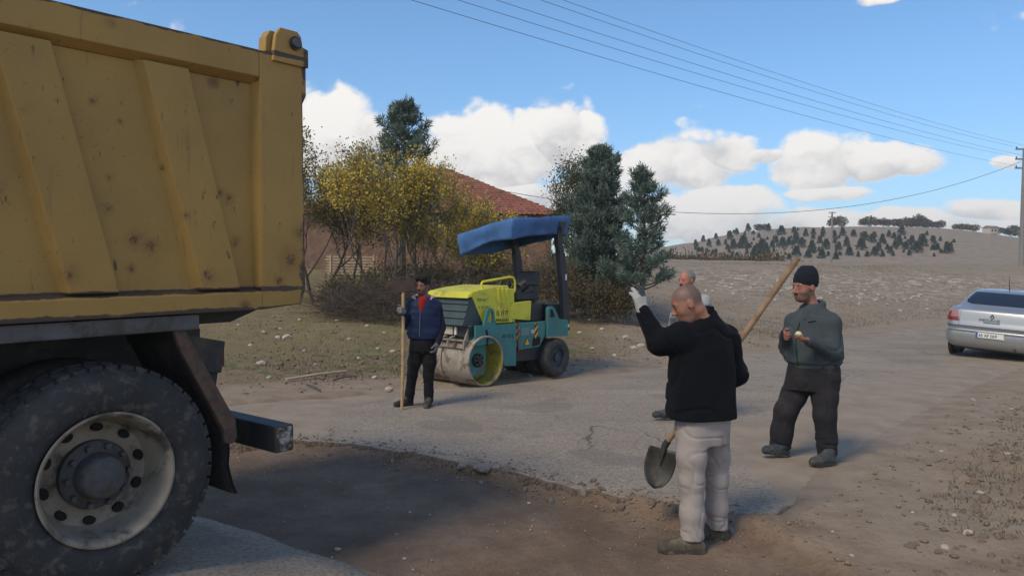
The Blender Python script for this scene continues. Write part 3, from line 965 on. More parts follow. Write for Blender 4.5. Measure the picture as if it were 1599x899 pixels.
MB().grid(fl).grid([[(x_ + 0.014, y_, z_) for x_, y_, z_ in r_] for r_ in fl]).build('mud_flap', rubber, truck, smooth=True, fix=False)
lb = MB().hexa([(0.50, 0.16, 0.955), (0.665, 0.16, 0.945), (0.665, 0.52, 0.945), (0.50, 0.52, 0.955)], [(0.44, 0.16, 1.175), (0.69, 0.16, 1.115), (0.69, 0.52, 1.115), (0.44, 0.52, 1.175)]).build('lamp_box', chassis, truck, bevel=0.008)
MB().box((0.685, 0.19, 0.975), (0.70, 0.49, 1.09)).build('tail_lamp', lampr, lb, bevel=0.004)
MB().hexa([(0.56, 0.18, 0.78), (0.63, 0.18, 0.80), (0.63, 0.40, 0.80), (0.56, 0.40, 0.78)], [(0.50, 0.18, 0.953), (0.655, 0.18, 0.944), (0.655, 0.40, 0.944), (0.50, 0.40, 0.953)]).build('bracket', chassis, lb, bevel=0.006)
ub = MB().box((0.90, 0.012, 0.475), (1.02, 2.49, 0.625)).build('underrun_bar', chassis, truck, bevel=0.014, seg=3)
MB().box((0.908, 0.004, 0.483), (1.012, 0.014, 0.617)).build('bar_end', barend, ub, bevel=0.006)
for yb in (0.82, 1.62):
    MB().box((0.86, yb, 0.55), (0.90, yb + 0.1, 1.0)).build('bar_hanger', chassis, truck)
# cab, standing beside the photographer
cb = MB().hexa([(-6.35, 0.05, 0.75), (-4.5, 0.05, 0.75), (-4.5, 2.45, 0.75), (-6.35, 2.45, 0.75)], [(-6.25, 0.12, 2.85), (-4.5, 0.12, 2.85), (-4.5, 2.38, 2.85), (-6.25, 2.38, 2.85)]).build('cab', tm, truck, bevel=0.06, seg=3)
MB().hexa([(-6.05, 0.062, 1.75), (-5.1, 0.062, 1.75), (-5.1, 0.10, 1.75), (-6.05, 0.10, 1.75)], [(-5.95, 0.092, 2.5), (-5.1, 0.092, 2.5), (-5.1, 0.14, 2.5), (-5.95, 0.14, 2.5)]).build('side_window', glassd, cb, bevel=0.01)

# ------------------------------------------------------------------ vegetation
def leaf_mat(name, c0, c1, c2, rough=0.75, trans=0.25):
    m = bpy.data.materials.new(name); m.use_nodes = True
    N = NT(m.node_tree); B = m.node_tree.nodes['Principled BSDF']
    a = N.node('ShaderNodeAttribute', attribute_name='tone')
    f = a.outputs['Fac']
    c = N.mix(N.ramp(f, 0.0, 0.55), c0, c1); c = N.mix(N.ramp(f, 0.5, 1.0), c, c2)
    N.put(B.inputs['Base Color'], c); B.inputs['Roughness'].default_value = rough
    B.inputs['Specular IOR Level'].default_value = 0.2
    tr = N.node('ShaderNodeBsdfTranslucent'); N.put(tr.inputs[0], c)
    mx = N.node('ShaderNodeMixShader'); mx.inputs[0].default_value = trans
    N.l.new(B.outputs[0], mx.inputs[1]); N.l.new(tr.outputs[0], mx.inputs[2])
    N.l.new(mx.outputs[0], m.node_tree.nodes['Material Output'].inputs[0])
    return m


bark = mat('dark_bark', (0.055, 0.045, 0.038), 0.95, var=0.3, vscale=9, bump=0.4, bscale=30)
barkg = mat('grey_bark', (0.105, 0.092, 0.078), 0.95, var=0.3, vscale=9, bump=0.4, bscale=30)
twigm = mat('dead_twigs', (0.098, 0.077, 0.063), 0.95, var=0.4, vscale=3)
yellow_leaf = leaf_mat('yellow_leaves', (0.18, 0.17, 0.055), (0.41, 0.325, 0.07), (0.58, 0.43, 0.085))
olive_leaf = leaf_mat('olive_leaves', (0.075, 0.075, 0.034), (0.15, 0.13, 0.055), (0.25, 0.185, 0.065))
grey_leaf = leaf_mat('grey_green_leaves', (0.035, 0.052, 0.026), (0.075, 0.092, 0.045), (0.135, 0.145, 0.075))
needle = leaf_mat('pine_needles', (0.055, 0.083, 0.076), (0.115, 0.162, 0.135), (0.19, 0.245, 0.195), trans=0.1)
needle_far = leaf_mat('far_pine_needles', (0.032, 0.046, 0.032), (0.055, 0.075, 0.050), (0.090, 0.112, 0.075), trans=0.1)
shrub_leaf = leaf_mat('brown_shrub_leaves', (0.055, 0.050, 0.030), (0.105, 0.082, 0.045), (0.16, 0.115, 0.06))


def cards(name, pts, dirs, length, width, tone, m, parent, rs):
    """many small leaf faces: pts (n,3), dirs (n,3), each a bent quad"""
    n = len(pts)
    d = dirs / (np.linalg.norm(dirs, axis=1, keepdims=True) + 1e-9)
    r = rs.randn(n, 3); s = np.cross(d, r); s /= (np.linalg.norm(s, axis=1, keepdims=True) + 1e-9)
    L = np.asarray(length).reshape(-1, 1) * np.ones((n, 1)); Wd = np.asarray(width).reshape(-1, 1) * np.ones((n, 1))
    v = np.stack([pts, pts + d * L * 0.5 + s * Wd * 0.5, pts + d * L, pts + d * L * 0.5 - s * Wd * 0.5], 1).reshape(-1, 3)
    q = np.arange(4 * n).reshape(-1, 4)
    o = mesh_np(name, v, q, m, parent)
    a = o.data.attributes.new('tone', 'FLOAT', 'POINT')
    a.data.foreach_set('value', np.repeat(np.clip(tone, 0, 1), 4).astype(np.float32))
    return o


def grow(rs, base, d0, length, r0, depth, out, tips, spread=0.6, up=0.25, kids=(2, 4), gnarl=0.16, shrink=0.62):
    """a branch as a bent tapering tube, with its children"""
    n = 5 if depth > 1 else 4
    p = np.array(base, float); d = np.array(d0, float); d /= np.linalg.norm(d)
    pts = [p.copy()]
    for i in range(n):
        d = d + rs.randn(3) * gnarl + np.array([0, 0, up * 0.2]); d /= np.linalg.norm(d)
        p = p + d * length / n; pts.append(p.copy())
    rad = [r0 * (1 - 0.62 * i / n) for i in range(n + 1)]
    out.append((pts, rad))
    if depth <= 0:
        for k in range(1, n + 1):
            tips.append((pts[k], d.copy()))
        return
    if depth == 1:
        for k in range(2, n + 1):
            tips.append((pts[k], d.copy()))
    nk = rs.randint(kids[0], kids[1] + 1)
    for k in range(nk):
        f = rs.uniform(0.35, 1.0); i = min(n - 1, int(f * n))
        a = rs.randn(3); a -= d * a.dot(d); a /= np.linalg.norm(a)
        nd = d * rs.uniform(0.6, 1.0) + a * spread * rs.uniform(0.6, 1.3) + np.array([0, 0, up])
        grow(rs, pts[i + 1], nd, length * shrink * rs.uniform(0.75, 1.2), rad[i + 1] * 0.7, depth - 1, out, tips, spread, up, kids, gnarl, shrink)
    grow(rs, pts[-1], d + np.array([0, 0, up * 0.4]), length * shrink, rad[-1], depth - 1, out, tips, spread, up, kids, gnarl, shrink)


def tubes_mesh(name, branches, m, parent, sides=5):
    b = MB()
    for pts, rad in branches:
        b.tube(pts, [max(r, 0.004) for r in rad], sides)
    return b.build(name, m, parent, smooth=True, fix=False)


def leafy_tree(name, seed, base, height, width, label, cat, group, stems, leafm, nleaf, leaf, barkm, depth=4, bare=0.0, skirt=0.3):
    rs = np.random.RandomState(seed)
    root = empty(name, base)
    out, tips = [], []
    for k in range(stems):
        a = 2 * math.pi * (k + rs.rand() * 0.6) / stems
        tilt = rs.uniform(0.12, 0.5) if stems > 1 else 0.08
        d = (math.cos(a) * tilt, math.sin(a) * tilt, 1.0)
        grow(rs, (0.12 * math.cos(a), 0.12 * math.sin(a), -0.08), d, height * 0.40 * rs.uniform(0.85, 1.1), 0.060 * height / 4.5 * (1.3 if stems == 1 else 0.85), depth, out, tips)
    allp = np.array([p for pts, _ in out for p in pts])
    sx_ = width / 2 / (np.percentile(np.abs(allp[:, :2]), 97) + 1e-6); sz_ = height / np.percentile(allp[:, 2], 99.7)
    S = np.array([sx_, sx_ * 0.85, sz_])
    out = [([p * S for p in pts], rad) for pts, rad in out]
    T_ = np.array([p for p, _ in tips]) * S; D_ = np.array([d for _, d in tips])
    tubes_mesh('trunk', out, barkm, root)
    idx = rs.randint(0, len(T_), nleaf * 2)
    hfrac = T_[idx][:, 2] / height
    clump = vnoise(T_[:, 0] * 1.3 + 9, T_[:, 2] * 1.3 + T_[:, 1] * 0.9, seed)[idx]
    keep = (rs.rand(len(idx)) < (0.45 + 0.9 * (clump > 0.42)) * (1 - bare * sstep(hfrac, 0.6, 1.0))) & (hfrac > skirt * rs.rand(len(idx)))
    idx = idx[keep][:nleaf]
    pts = T_[idx] + rs.randn(len(idx), 3) * 0.15
    dirs = rs.randn(len(idx), 3) + np.array([0, 0, -0.3])
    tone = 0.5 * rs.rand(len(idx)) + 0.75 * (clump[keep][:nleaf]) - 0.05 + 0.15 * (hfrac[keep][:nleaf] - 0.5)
    cards('crown', pts, dirs, leaf * rs.uniform(0.7, 1.4, len(idx)), leaf * 0.7, tone, leafm, root, rs)
    return tag(root, label, cat, group)


def pine_tree(name, seed, base, height, width, label, group, trunk_clear=0.12, needlem=None, tuft=0.17, dens=1.0, lean=0.0, per=20, taper=0.75):
    rs = np.random.RandomState(seed)
    root = empty(name, base)
    b = MB(); tp = [np.array([0.03 * height * math.sin(2.0 * i / 8) * lean, 0, height * i / 8]) for i in range(9)]
    b.tube(tp, [0.020 * height * (1 - 0.93 * i / 8) + 0.006 for i in range(9)], 8)
    P_, D_ = [], []
    z = trunk_clear * height
    lv = 0
    while z < height * 0.97:
        f = (z - trunk_clear * height) / (height * (1 - trunk_clear))
        reach = width / 2 * (1.0 - f) ** taper * (0.80 + 0.20 * min(1, f * 6)) * rs.uniform(0.78, 1.18) + 0.06
        nb = max(3, int(round((7 - 3 * f) * dens)))
        a0 = rs.rand() * 6.28
        for k in range(nb):
            a = a0 + 6.283 * k / nb + rs.randn() * 0.25
            L = reach * rs.uniform(0.55, 1.2)
            up0 = 0.12 + 0.75 * f + rs.randn() * 0.08
            p = np.array([0, 0, z + rs.randn() * 0.04]); d = np.array([math.cos(a), math.sin(a), up0]); d /= np.linalg.norm(d)
            pts = [p.copy()]
            n = 5
            for i in range(n):
                d = d + np.array([0, 0, 0.07]) + rs.randn(3) * 0.06; d /= np.linalg.norm(d)
                p = p + d * L / n; pts.append(p.copy())
            b.tube(pts, [0.010 * height * 0.5 * (1 - f * 0.6) * (1 - 0.8 * i / n) + 0.004 for i in range(n + 1)], 4)
            for i in range(1, n + 1):
                fr = i / n
                if fr < (0.3 if dens > 1.4 else 0.5):
                    continue
                m_ = 1 + int(2.6 * dens)
                for q in range(m_):
                    side = rs.randn(3); side -= d * side.dot(d); side /= np.linalg.norm(side)
                    off = side * rs.uniform(0.02, 0.22) * (0.35 + 0.65 * L) * (1.05 - fr * 0.6)
                    off[2] = abs(off[2]) * 0.6
                    P_.append(pts[i] + off - d * rs.uniform(0, L / n)); D_.append(d * 0.8 + side * 0.5 + np.array([0, 0, 0.55]))
            P_.append(pts[-1]); D_.append(d + np.array([0, 0, 0.6]))
        z += height * ((0.055 if dens > 1.4 else 0.082) - 0.012 * f) * rs.uniform(0.8, 1.2)
        lv += 1
    for i in range(6):
        P_.append(np.array([0, 0, height * (0.93 + 0.012 * i)])); D_.append(np.array([rs.randn() * 0.25, rs.randn() * 0.25, 1.0]))
    b.build('trunk', bark, root, smooth=True, fix=False)
    P_ = np.array(P_); D_ = np.array(D_); D_ /= np.linalg.norm(D_, axis=1, keepdims=True)
    n = len(P_)
    base_p = np.repeat(P_, per, 0); sd = np.repeat(D_, per, 0)
    t = np.tile(np.linspace(0, 1, per), n)
    base_p = base_p + sd * (t * tuft * 1.3)[:, None]
    dirs = sd * 0.75 + rs.randn(n * per, 3) * 0.55
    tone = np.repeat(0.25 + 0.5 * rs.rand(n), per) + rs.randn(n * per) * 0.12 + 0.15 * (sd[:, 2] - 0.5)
    cards('crown', base_p, dirs, tuft * rs.uniform(0.7, 1.2, n * per), tuft * 0.15, tone, needlem or needle, root, rs)
    return tag(root, label, 'tree', group)


def at_ground(px, depth, dz=0.0):
    x = (px - 799.5) / FPX * depth
    return np.array([x, depth, float(ground_h(x, depth)) + dz])


def top_height(px, py_top, depth):
    g = at_ground(px, depth)
    return float(P(px, py_top, depth)[2] - g[2])


# behind the bank: bare old tree, yellow fruit trees, the tall pine beyond them
leafy_tree('fruit_tree', 101, at_ground(498, 22.5), top_height(510, 205, 22.5), 3.4, 'dark half-bare tree with thick trunk right beside the truck tail', 'tree', None, 2, olive_leaf, 9500, 0.075, bark, bare=0.5, skirt=0.0)
leafy_tree('fruit_tree', 102, at_ground(548, 24.0), top_height(550, 232, 24.0), 3.2, 'thin olive-leaved tree between the bare tree and the yellow trees', 'tree', None, 3, olive_leaf, 9000, 0.07, barkg, bare=0.6)
leafy_tree('fruit_tree', 103, at_ground(605, 20.5), top_height(600, 238, 20.5), 3.2, 'tallest yellow-leaved tree with many stems in front of the tall pine', 'tree', None, 4, yellow_leaf, 7800, 0.075, barkg, skirt=0.15)
leafy_tree('fruit_tree', 104, at_ground(660, 21.5), top_height(660, 270, 21.5), 2.7, 'yellow tree standing behind the man in the blue vest', 'tree', None, 4, yellow_leaf, 5600, 0.075, barkg, skirt=0.15)
leafy_tree('fruit_tree', 105, at_ground(752, 23.0), top_height(752, 315, 23.0), 3.2, 'low wide yellow-green tree in front of the red roof behind the roller', 'tree', None, 4, yellow_leaf, 5600, 0.075, barkg, skirt=0.15)
leafy_tree('fruit_tree', 109, at_ground(705, 25.0), top_height(705, 318, 25.0), 2.6, 'yellow tree beneath the left end of the red roof', 'tree', None, 3, yellow_leaf, 4500, 0.075, barkg, skirt=0.1)
pine_tree('pine_tree', 201, at_ground(628, 29.0), top_height(628, 165, 29.0), 4.0, 'tall dark pine rising above the yellow trees', None, trunk_clear=0.30, dens=1.3, per=20, tuft=0.24, taper=0.75)
pine_tree('pine_tree', 202, at_ground(934, 22.0), top_height(934, 238, 22.0), 2.75, 'big dense dark pine behind the roller', None, trunk_clear=0.03, dens=1.5, per=20, taper=0.68)
pine_tree('pine_tree', 203, at_ground(1001, 20.5), top_height(1001, 268, 20.5), 1.95, 'slim young pine with bare lower stem beside the big dense pine', None, trunk_clear=0.26, dens=1.0, lean=0.5, per=20, tuft=0.18)
leafy_tree('willow_tree', 106, at_ground(893, 23.5), top_height(893, 248, 23.5), 2.1, 'fine-leaved grey-green tree growing into the left side of the big pine', 'tree', None, 4, grey_leaf, 16000, 0.06, barkg, skirt=0.1)
for i, (px, dp, tp, wd, sd) in enumerate(((868, 21.0, 405, 1.3, 301), (915, 20.6, 430, 1.4, 302), (820, 22.0, 405, 1.6, 303), (968, 20.6, 445, 0.9, 304))):
    leafy_tree('shrub', sd, at_ground(px, dp), top_height(px, tp, dp), wd,
               ['brown-green shrub between the roller roof post and the pine', 'scrubby brown shrub at the foot of the big pine', 'grey shrub seen under the blue roller roof', 'low shrub between the two pines'][i],
               'shrub', 'shrubs behind the roller', 6, shrub_leaf if i != 2 else olive_leaf, 2600, 0.06, barkg, depth=3, skirt=0.0)

for i, (px, dp, tp, wd, sd) in enumerate(((528, 21.6, 435, 1.1, 311), (575, 22.2, 420, 1.2, 312), (640, 22.6, 410, 1.4, 313), (700, 22.0, 415, 1.3, 314), (765, 21.6, 405, 1.4, 315))):
    leafy_tree('shrub', sd, at_ground(px, dp), top_height(px, tp, dp), wd,
               ['low dark shrub under the half-bare tree', 'olive shrub between the thin tree and the tallest yellow tree', 'brown shrub under the tallest yellow tree', 'yellowing shrub behind the brush heap', 'shrub under the low wide yellow tree'][i],
               'shrub', 'undergrowth beneath the yellow trees', 6, olive_leaf if i % 2 else shrub_leaf, 1800, 0.065, barkg, depth=3, skirt=0.0)

# heap of cut branches under the trees
rs = np.random.RandomState(5)
n = 3000
px_ = rs.uniform(505, 800, n); dp_ = rs.uniform(18.2, 21.2, n)
gx_ = (px_ - 799.5) / FPX * dp_; gz_ = ground_h(gx_, dp_)
hm_ = 0.95 * np.exp(-((px_ - 640) / 130.0) ** 2) * np.exp(-((dp_ - 19.6) / 1.3) ** 2) + 0.12
an_ = rs.uniform(0, 6.28, n); Ln_ = rs.uniform(0.35, 1.3, n)
st_ = np.stack([gx_, dp_, gz_ + rs.uniform(0, 1, n) * hm_], 1)
dr_ = np.stack([np.cos(an_), 0.6 * np.sin(an_), rs.uniform(-0.1, 0.7, n)], 1)
r_ = rs.uniform(0.004, 0.011, n)
ks_ = np.array([0, 0.35, 0.7, 1.0])
q_ = st_[:, None, :] + dr_[:, None, :] * (Ln_[:, None] * ks_)[..., None] + rs.randn(n, 4, 3) * 0.03
q_[..., 2] = np.maximum(q_[..., 2] - 0.12 * ks_ ** 2, gz_[:, None] + 0.01)
sd_ = np.cross(dr_, [0, 0, 1.0]); sd_ /= np.linalg.norm(sd_, axis=1, keepdims=True); ud_ = np.array([0, 0, 1.0])
rk_ = r_[:, None] * np.array([1, 0.8, 0.6, 0.35])
ring = np.stack([q_ + sd_[:, None, :] * (rk_ * math.cos(w))[..., None] + ud_ * (rk_ * math.sin(w))[..., None] for w in (0.5, 2.6, 4.7)], 2)   # n,4,3,3
vv = ring.reshape(-1, 3)
fi = np.array([[k * 3 + j, k * 3 + (j + 1) % 3, (k + 1) * 3 + (j + 1) % 3, (k + 1) * 3 + j] for k in range(3) for j in range(3)])
bh = mesh_np('brush_heap', vv, (fi[None] + 12 * np.arange(n)[:, None, None]).reshape(-1, 4), twigm)
tag(bh, 'tangled heap of cut grey branches under the yellow trees', 'brush heap', None, 'stuff')

# ------------------------------------------------------------------ house with hipped red tile roof
wallm = mat('ochre_brick_wall', (0.185, 0.105, 0.072), 0.9, var=0.3, vscale=3, dirt=(0.12, 0.085, 0.065), dirt_amt=0.5, dirt_scale=2)
plinm = mat('pale_plaster', (0.44, 0.40, 0.34), 0.9, var=0.15)
tilem = mat('terracotta_tiles', (0.245, 0.088, 0.060), 0.85, var=0.28, vscale=1.6, fine=0.5, dirt=(0.15, 0.06, 0.045), dirt_amt=0.4, dirt_scale=1.2)
woodm = mat('pale_sawn_wood', (0.36, 0.28, 0.19), 0.85, var=0.25, vscale=6)
HX0, HX1, HY0, HY1 = -9.2, 1.7, 33.6, 43.0
hg = float(ground_h(-3.5, 36))
eave = float(P(866, 336, 33.2)[2]); apex = float(P(668, 262, 38)[2])
house = empty('house', (-3.75, 38.3, hg))
tag(house, 'low house with hipped red tile roof behind the trees', 'house')
HW = MB().box((HX0 + 3.75, HY0 - 38.3, -0.4), (HX1 + 3.75, HY1 - 38.3, eave - hg + 0.02)).build('wall', wallm, house)
MB().box((HX0 + 3.70, HY0 - 38.36, -0.4), (HX1 + 3.80, HY1 - 38.24, 0.25)).build('plinth', wallm, house)
for xw in (3.8,):
    fr = MB().box((xw - 0.6, HY0 - 38.33, 1.0), (xw + 0.6, HY0 - 38.26, 2.3)).build('window', plinm, house)
    MB().box((xw - 0.5, HY0 - 38.345, 1.08), (xw - 0.03, HY0 - 38.32, 2.22)).build('pane', glassd, fr)
    MB().box((xw + 0.03, HY0 - 38.345, 1.08), (xw + 0.5, HY0 - 38.32, 2.22)).build('pane', glassd, fr)
ez = eave - hg; azp = apex - hg
ov = 0.45
x0, x1, y0, y1 = HX0 + 3.75 - ov, HX1 + 3.75 + ov, HY0 - 38.3 - ov, HY1 - 38.3 + ov
xm0, xm1, ym = -0.35, 0.35, (y0 + y1) / 2
for (a, b, c, d) in (((x0, y0), (x1, y0), (xm1, ym), (xm0, ym)), ((x1, y0), (x1, y1), (xm1, ym), (xm1, ym)),
                     ((x1, y1), (x0, y1), (xm0, ym), (xm1, ym)), ((x0, y1), (x0, y0), (xm0, ym), (xm0, ym))):
    mb = MB()
    nc = 22
    a, b, c, d = [np.array(q, float) for q in (a, b, c, d)]
    for i in range(nc):                       # each course of tiles overlaps the one below, with rolled tops
        t0, t1 = i / nc, (i + 1.12) / nc
        e0, e1 = a + (d - a) * t0, b + (c - b) * t0
        f0, f1 = a + (d - a) * t1, b + (c - b) * t1
        nseg = max(4, int(np.linalg.norm(e1 - e0) / 0.11))
        rows = []
        for (p0, p1, t, lift) in ((e0, e1, t0, 0.055), (f0, f1, t1, 0.012)):
            row = []
            for j in range(nseg + 1):
                s_ = j / nseg; p = p0 + (p1 - p0) * s_
                row.append((p[0], p[1], ez + (azp - ez) * min(t, 1.0) + lift + 0.022 * math.sin(j * math.pi)
                            + 0.03 * (j % 2) + 0.012 * rs.randn()))
            rows.append(row)
        low = [(p[0], p[1], p[2] - 0.05) for p in rows[0]]
        mb.grid([low] + rows)
    mb.build('roof', tilem, house, fix=False)
# stacked boards by the house wall
bs = empty('board_stack', at_ground(548, 30.5))
tag(bs, 'stack of pale sawn boards beside the brick house wall', 'boards')
for i in range(7):
    MB().box((-0.9 + 0.05 * rs.randn(), -0.25, 0.06 + i * 0.11), (1.1 + 0.06 * rs.randn(), 0.25, 0.12 + i * 0.11)).build('board', woodm, bs)
for xx in (-0.8, 0.9):
    MB().box((xx, -0.3, 0), (xx + 0.07, -0.25, 0.85)).build('post', woodm, bs)

# ------------------------------------------------------------------ small pines dotted over the hill
def small_pine(seed, m):
    rs = np.random.RandomState(seed)
    n = 330
    h = rs.rand(n) ** 0.8
    a = rs.rand(n) * 6.283; rr = 0.36 * (1 - h) ** 0.8 * np.sqrt(rs.rand(n)) + 0.02
    rr *= 0.75 + 0.4 * vnoise(a * 1.2, h * 4, seed)
    p = np.stack([rr * np.cos(a), rr * np.sin(a), 0.06 + h * 0.92], 1)
    p[:30] = np.stack([0.01 * rs.randn(30), 0.01 * rs.randn(30), np.linspace(-0.02, 0.95, 30)], 1)
    d = np.stack([np.cos(a), np.sin(a), 0.5 + h], 1) + rs.randn(n, 3) * 0.4
    o = cards('hill_pine', p, d, 0.19 * rs.uniform(0.8, 1.3, n), 0.12, 0.3 + 0.5 * rs.rand(n), m, None, rs)
    me = o.data; COL.objects.unlink(o); bpy.data.objects.remove(o)
    return me


hp = [small_pine(400 + i, needle_far) for i in range(4)]
rs = np.random.RandomState(77)
spots = [(1086, 383, 9), (1098, 379, 10), (1107, 386, 12), (1118, 377, 9), (1112, 368, 13), (1130, 365, 9), (1140, 376, 14), (1160, 382, 20), (1145, 386, 16),
         (1178, 365, 9), (1168, 366, 14), (1185, 372, 9), (1200, 365, 12), (1190, 392, 24), (1196, 396, 18), (1178, 398, 16), (1212, 378, 12), (1222, 386, 16),
         (1220, 366, 14), (1232, 380, 12), (1243, 380, 18), (1258, 372, 12), (1252, 386, 16), (1268, 392, 18), (1262, 402, 12), (1243, 398, 16), (1232, 406, 10),
         (1215, 404, 8), (1198, 407, 9), (1136, 392, 9), (1117, 398, 8), (1143, 403, 8), (1280, 378, 13), (1285, 366, 12), (1290, 388, 16), (1303, 372, 14),
         (1305, 405, 12), (1283, 402, 16), (1316, 366, 14), (1322, 382, 16), (1326, 398, 14), (1345, 388, 18), (1350, 372, 14), (1333, 368, 10), (1362, 380, 14),
         (1372, 392, 14), (1378, 376, 14), (1388, 370, 11), (1396, 372, 10), (1366, 398, 14), (1354, 402, 9), (1340, 402, 9), (1378, 402, 10), (1390, 396, 11),
         (1408, 366, 15), (1404, 380, 16), (1414, 390, 12), (1424, 380, 16), (1432, 392, 18), (1440, 380, 20), (1458, 382, 12), (1463, 392, 10), (1480, 394, 16),
         (1398, 388, 12), (1310, 392, 13), (1270, 368, 10), (1240, 366, 10), (1206, 388, 12), (1166, 398, 9), (1150, 372, 10), (1122, 386, 10), (1096, 392, 8)]
for i in range(104):
    px = rs.uniform(1080, 1490); spots.append((px, rs.uniform(362 + abs(px - 1290) * 0.06, 404), rs.uniform(4, 9)))
for i, (px, py, hpx) in enumerate(spots):
    # the slope that faces the camera, where this line of sight meets it
    g = G(px, py + hpx * 0.45 - 5 - max(0.0, (400 - py) * 0.12))
    if not (60 < g[1] < 330):
        continue
    hgt_ = hpx / FPX * g[1] * 0.98
    o = bpy.data.objects.new('hill_pine', hp[i % 4]); COL.objects.link(o)
    o.location = (g[0], g[1], g[2] - 0.05 * hgt_); o.rotation_euler = (0, 0, rs.rand() * 6.28)
    wf = rs.uniform(0.85, 1.3)
    o.scale = (hgt_ * wf, hgt_ * wf, hgt_)
    band_ = 0 if py < 371 else (1 if py < 391 else 2)
    tag(o, ['small dark pine standing high up just below the hill crest', 'small dark pine dotted on the middle of the hillside', 'small dark pine at the foot of the hill'][band_], 'tree', ['pines below the hill crest', 'pines on the middle slope', 'pines at the hill foot'][band_])


def round_bush(seed, m):
    rs = np.random.RandomState(seed)
    n = 620
    d = rs.randn(n, 3); d /= np.linalg.norm(d, axis=1, keepdims=True)
    r_ = (rs.rand(n) ** 0.45) * (0.7 + 0.6 * vnoise(d[:, 0] * 2 + 5, d[:, 2] * 2 + d[:, 1] + 5, seed))
    p = d * r_[:, None] * np.array([0.5, 0.5, 0.42]) + np.array([0, 0, 0.55])
    p[:, 2] = np.maximum(p[:, 2], 0.05)
    o = cards('far_tree', p, d + rs.randn(n, 3) * 0.6, 0.15 * rs.uniform(0.6, 1.3, n), 0.10, 0.2 + 0.6 * rs.rand(n), m, None, rs)
    me = o.data; COL.objects.unlink(o); bpy.data.objects.remove(o)
    return me


rb = [round_bush(500 + i, m) for i, m in enumerate((shrub_leaf, olive_leaf, shrub_leaf))]
crest = [(1345, 353, 9), (1355, 354, 13), (1366, 355, 10), (1378, 356, 10), (1386, 357, 9), (1396, 358, 11), (1404, 359, 9), (1414, 360, 13), (1424, 361, 12), (1434, 362, 16), (1444, 364, 11),
         (1455, 367, 9), (1466, 368, 10), (1490, 373, 7), (1500, 374, 9), (1510, 375, 8), (1520, 376, 9), (1558, 381, 9), (1570, 381, 8), (1580, 382, 14), (1594, 384, 8), (1298, 352, 11), (1310, 353, 14), (1184, 362, 10), (1192, 362, 8)]
for i, (px, py, hpx) in enumerate(crest):
    # stand on the skyline: the highest ground along this bearing
    ys = np.arange(120, 330, 2.0); xs = (px - 799.5) / FPX * ys
    hh = ground_h(xs, ys); k = int(np.argmax((hh - CAM_H) / ys))
    o = bpy.data.objects.new('far_tree', rb[i % 3]); COL.objects.link(o)
    s_ = hpx / FPX * ys[k] * 1.25
    o.location = (xs[k], ys[k], hh[k] - 0.1 * s_); o.rotation_euler = (0, 0, rs.rand() * 6.28); o.scale = (s_ * 1.15, s_ * 1.15, s_)
    tag(o, 'small round leafy tree on the skyline of the hill', 'tree', 'trees along the hilltop')
# brown scrub below the hill
nsc = 26000
px_ = rs.uniform(1040, 1300, nsc); dp_ = rs.uniform(64, 118, nsc)
gx_ = (px_ - 799.5) / FPX * dp_
kp = (vnoise(gx_ * 0.16, dp_ * 0.16, 5) > 0.46 + 0.35 * sstep(px_, 1180, 1300)) & (rs.rand(nsc) < 0.9)
gx_, dp_ = gx_[kp], dp_[kp]; nsc = len(gx_)
sp_ = np.stack([gx_, dp_, ground_h(gx_, dp_) + 1.3 * rs.rand(nsc) ** 1.5 * vnoise(gx_ * 0.5, dp_ * 0.5, 8)], 1)
tag(cards('scrub', sp_, rs.randn(nsc, 3) + np.array([0, 0, 1.2]), rs.uniform(0.2, 0.5, nsc), 0.10, rs.rand(nsc), shrub_leaf, None, rs), 'low brown leafless scrub at the foot of the hill', 'scrub', None, 'stuff')
# pale farm building on the skyline
ys = np.arange(120, 330, 2.0); xs = (1546 - 799.5) / FPX * ys
hh = ground_h(xs, ys); k = int(np.argmax((hh - CAM_H) / ys))
fb = empty('farm_building', (xs[k], ys[k], hh[k]), 0.3)
fb.scale = (0.62, 0.62, 0.62)
tag(fb, 'small pale farm building on the distant ridge', 'building')
MB().box((-2.6, -1.8, -0.6), (2.6, 1.8, 1.8)).build('wall', plinm, fb)
MB().add([(-2.8, -2.0, 1.8), (2.8, -2.0, 1.8), (2.8, 2.0, 1.8), (-2.8, 2.0, 1.8), (-2.8, 0, 2.7), (2.8, 0, 2.7)], [(0, 1, 5, 4), (2, 3, 4, 5), (1, 2, 5), (3, 0, 4), (0, 3, 2, 1)]).build('roof', mat('grey_farm_roof', (0.20, 0.15, 0.13), 0.9), fb)
for xw in (-1.6, 0.0, 1.6):
    MB().box((xw - 0.35, -1.83, 0.4), (xw + 0.35, -1.79, 1.2)).build('window', glassd, fb)

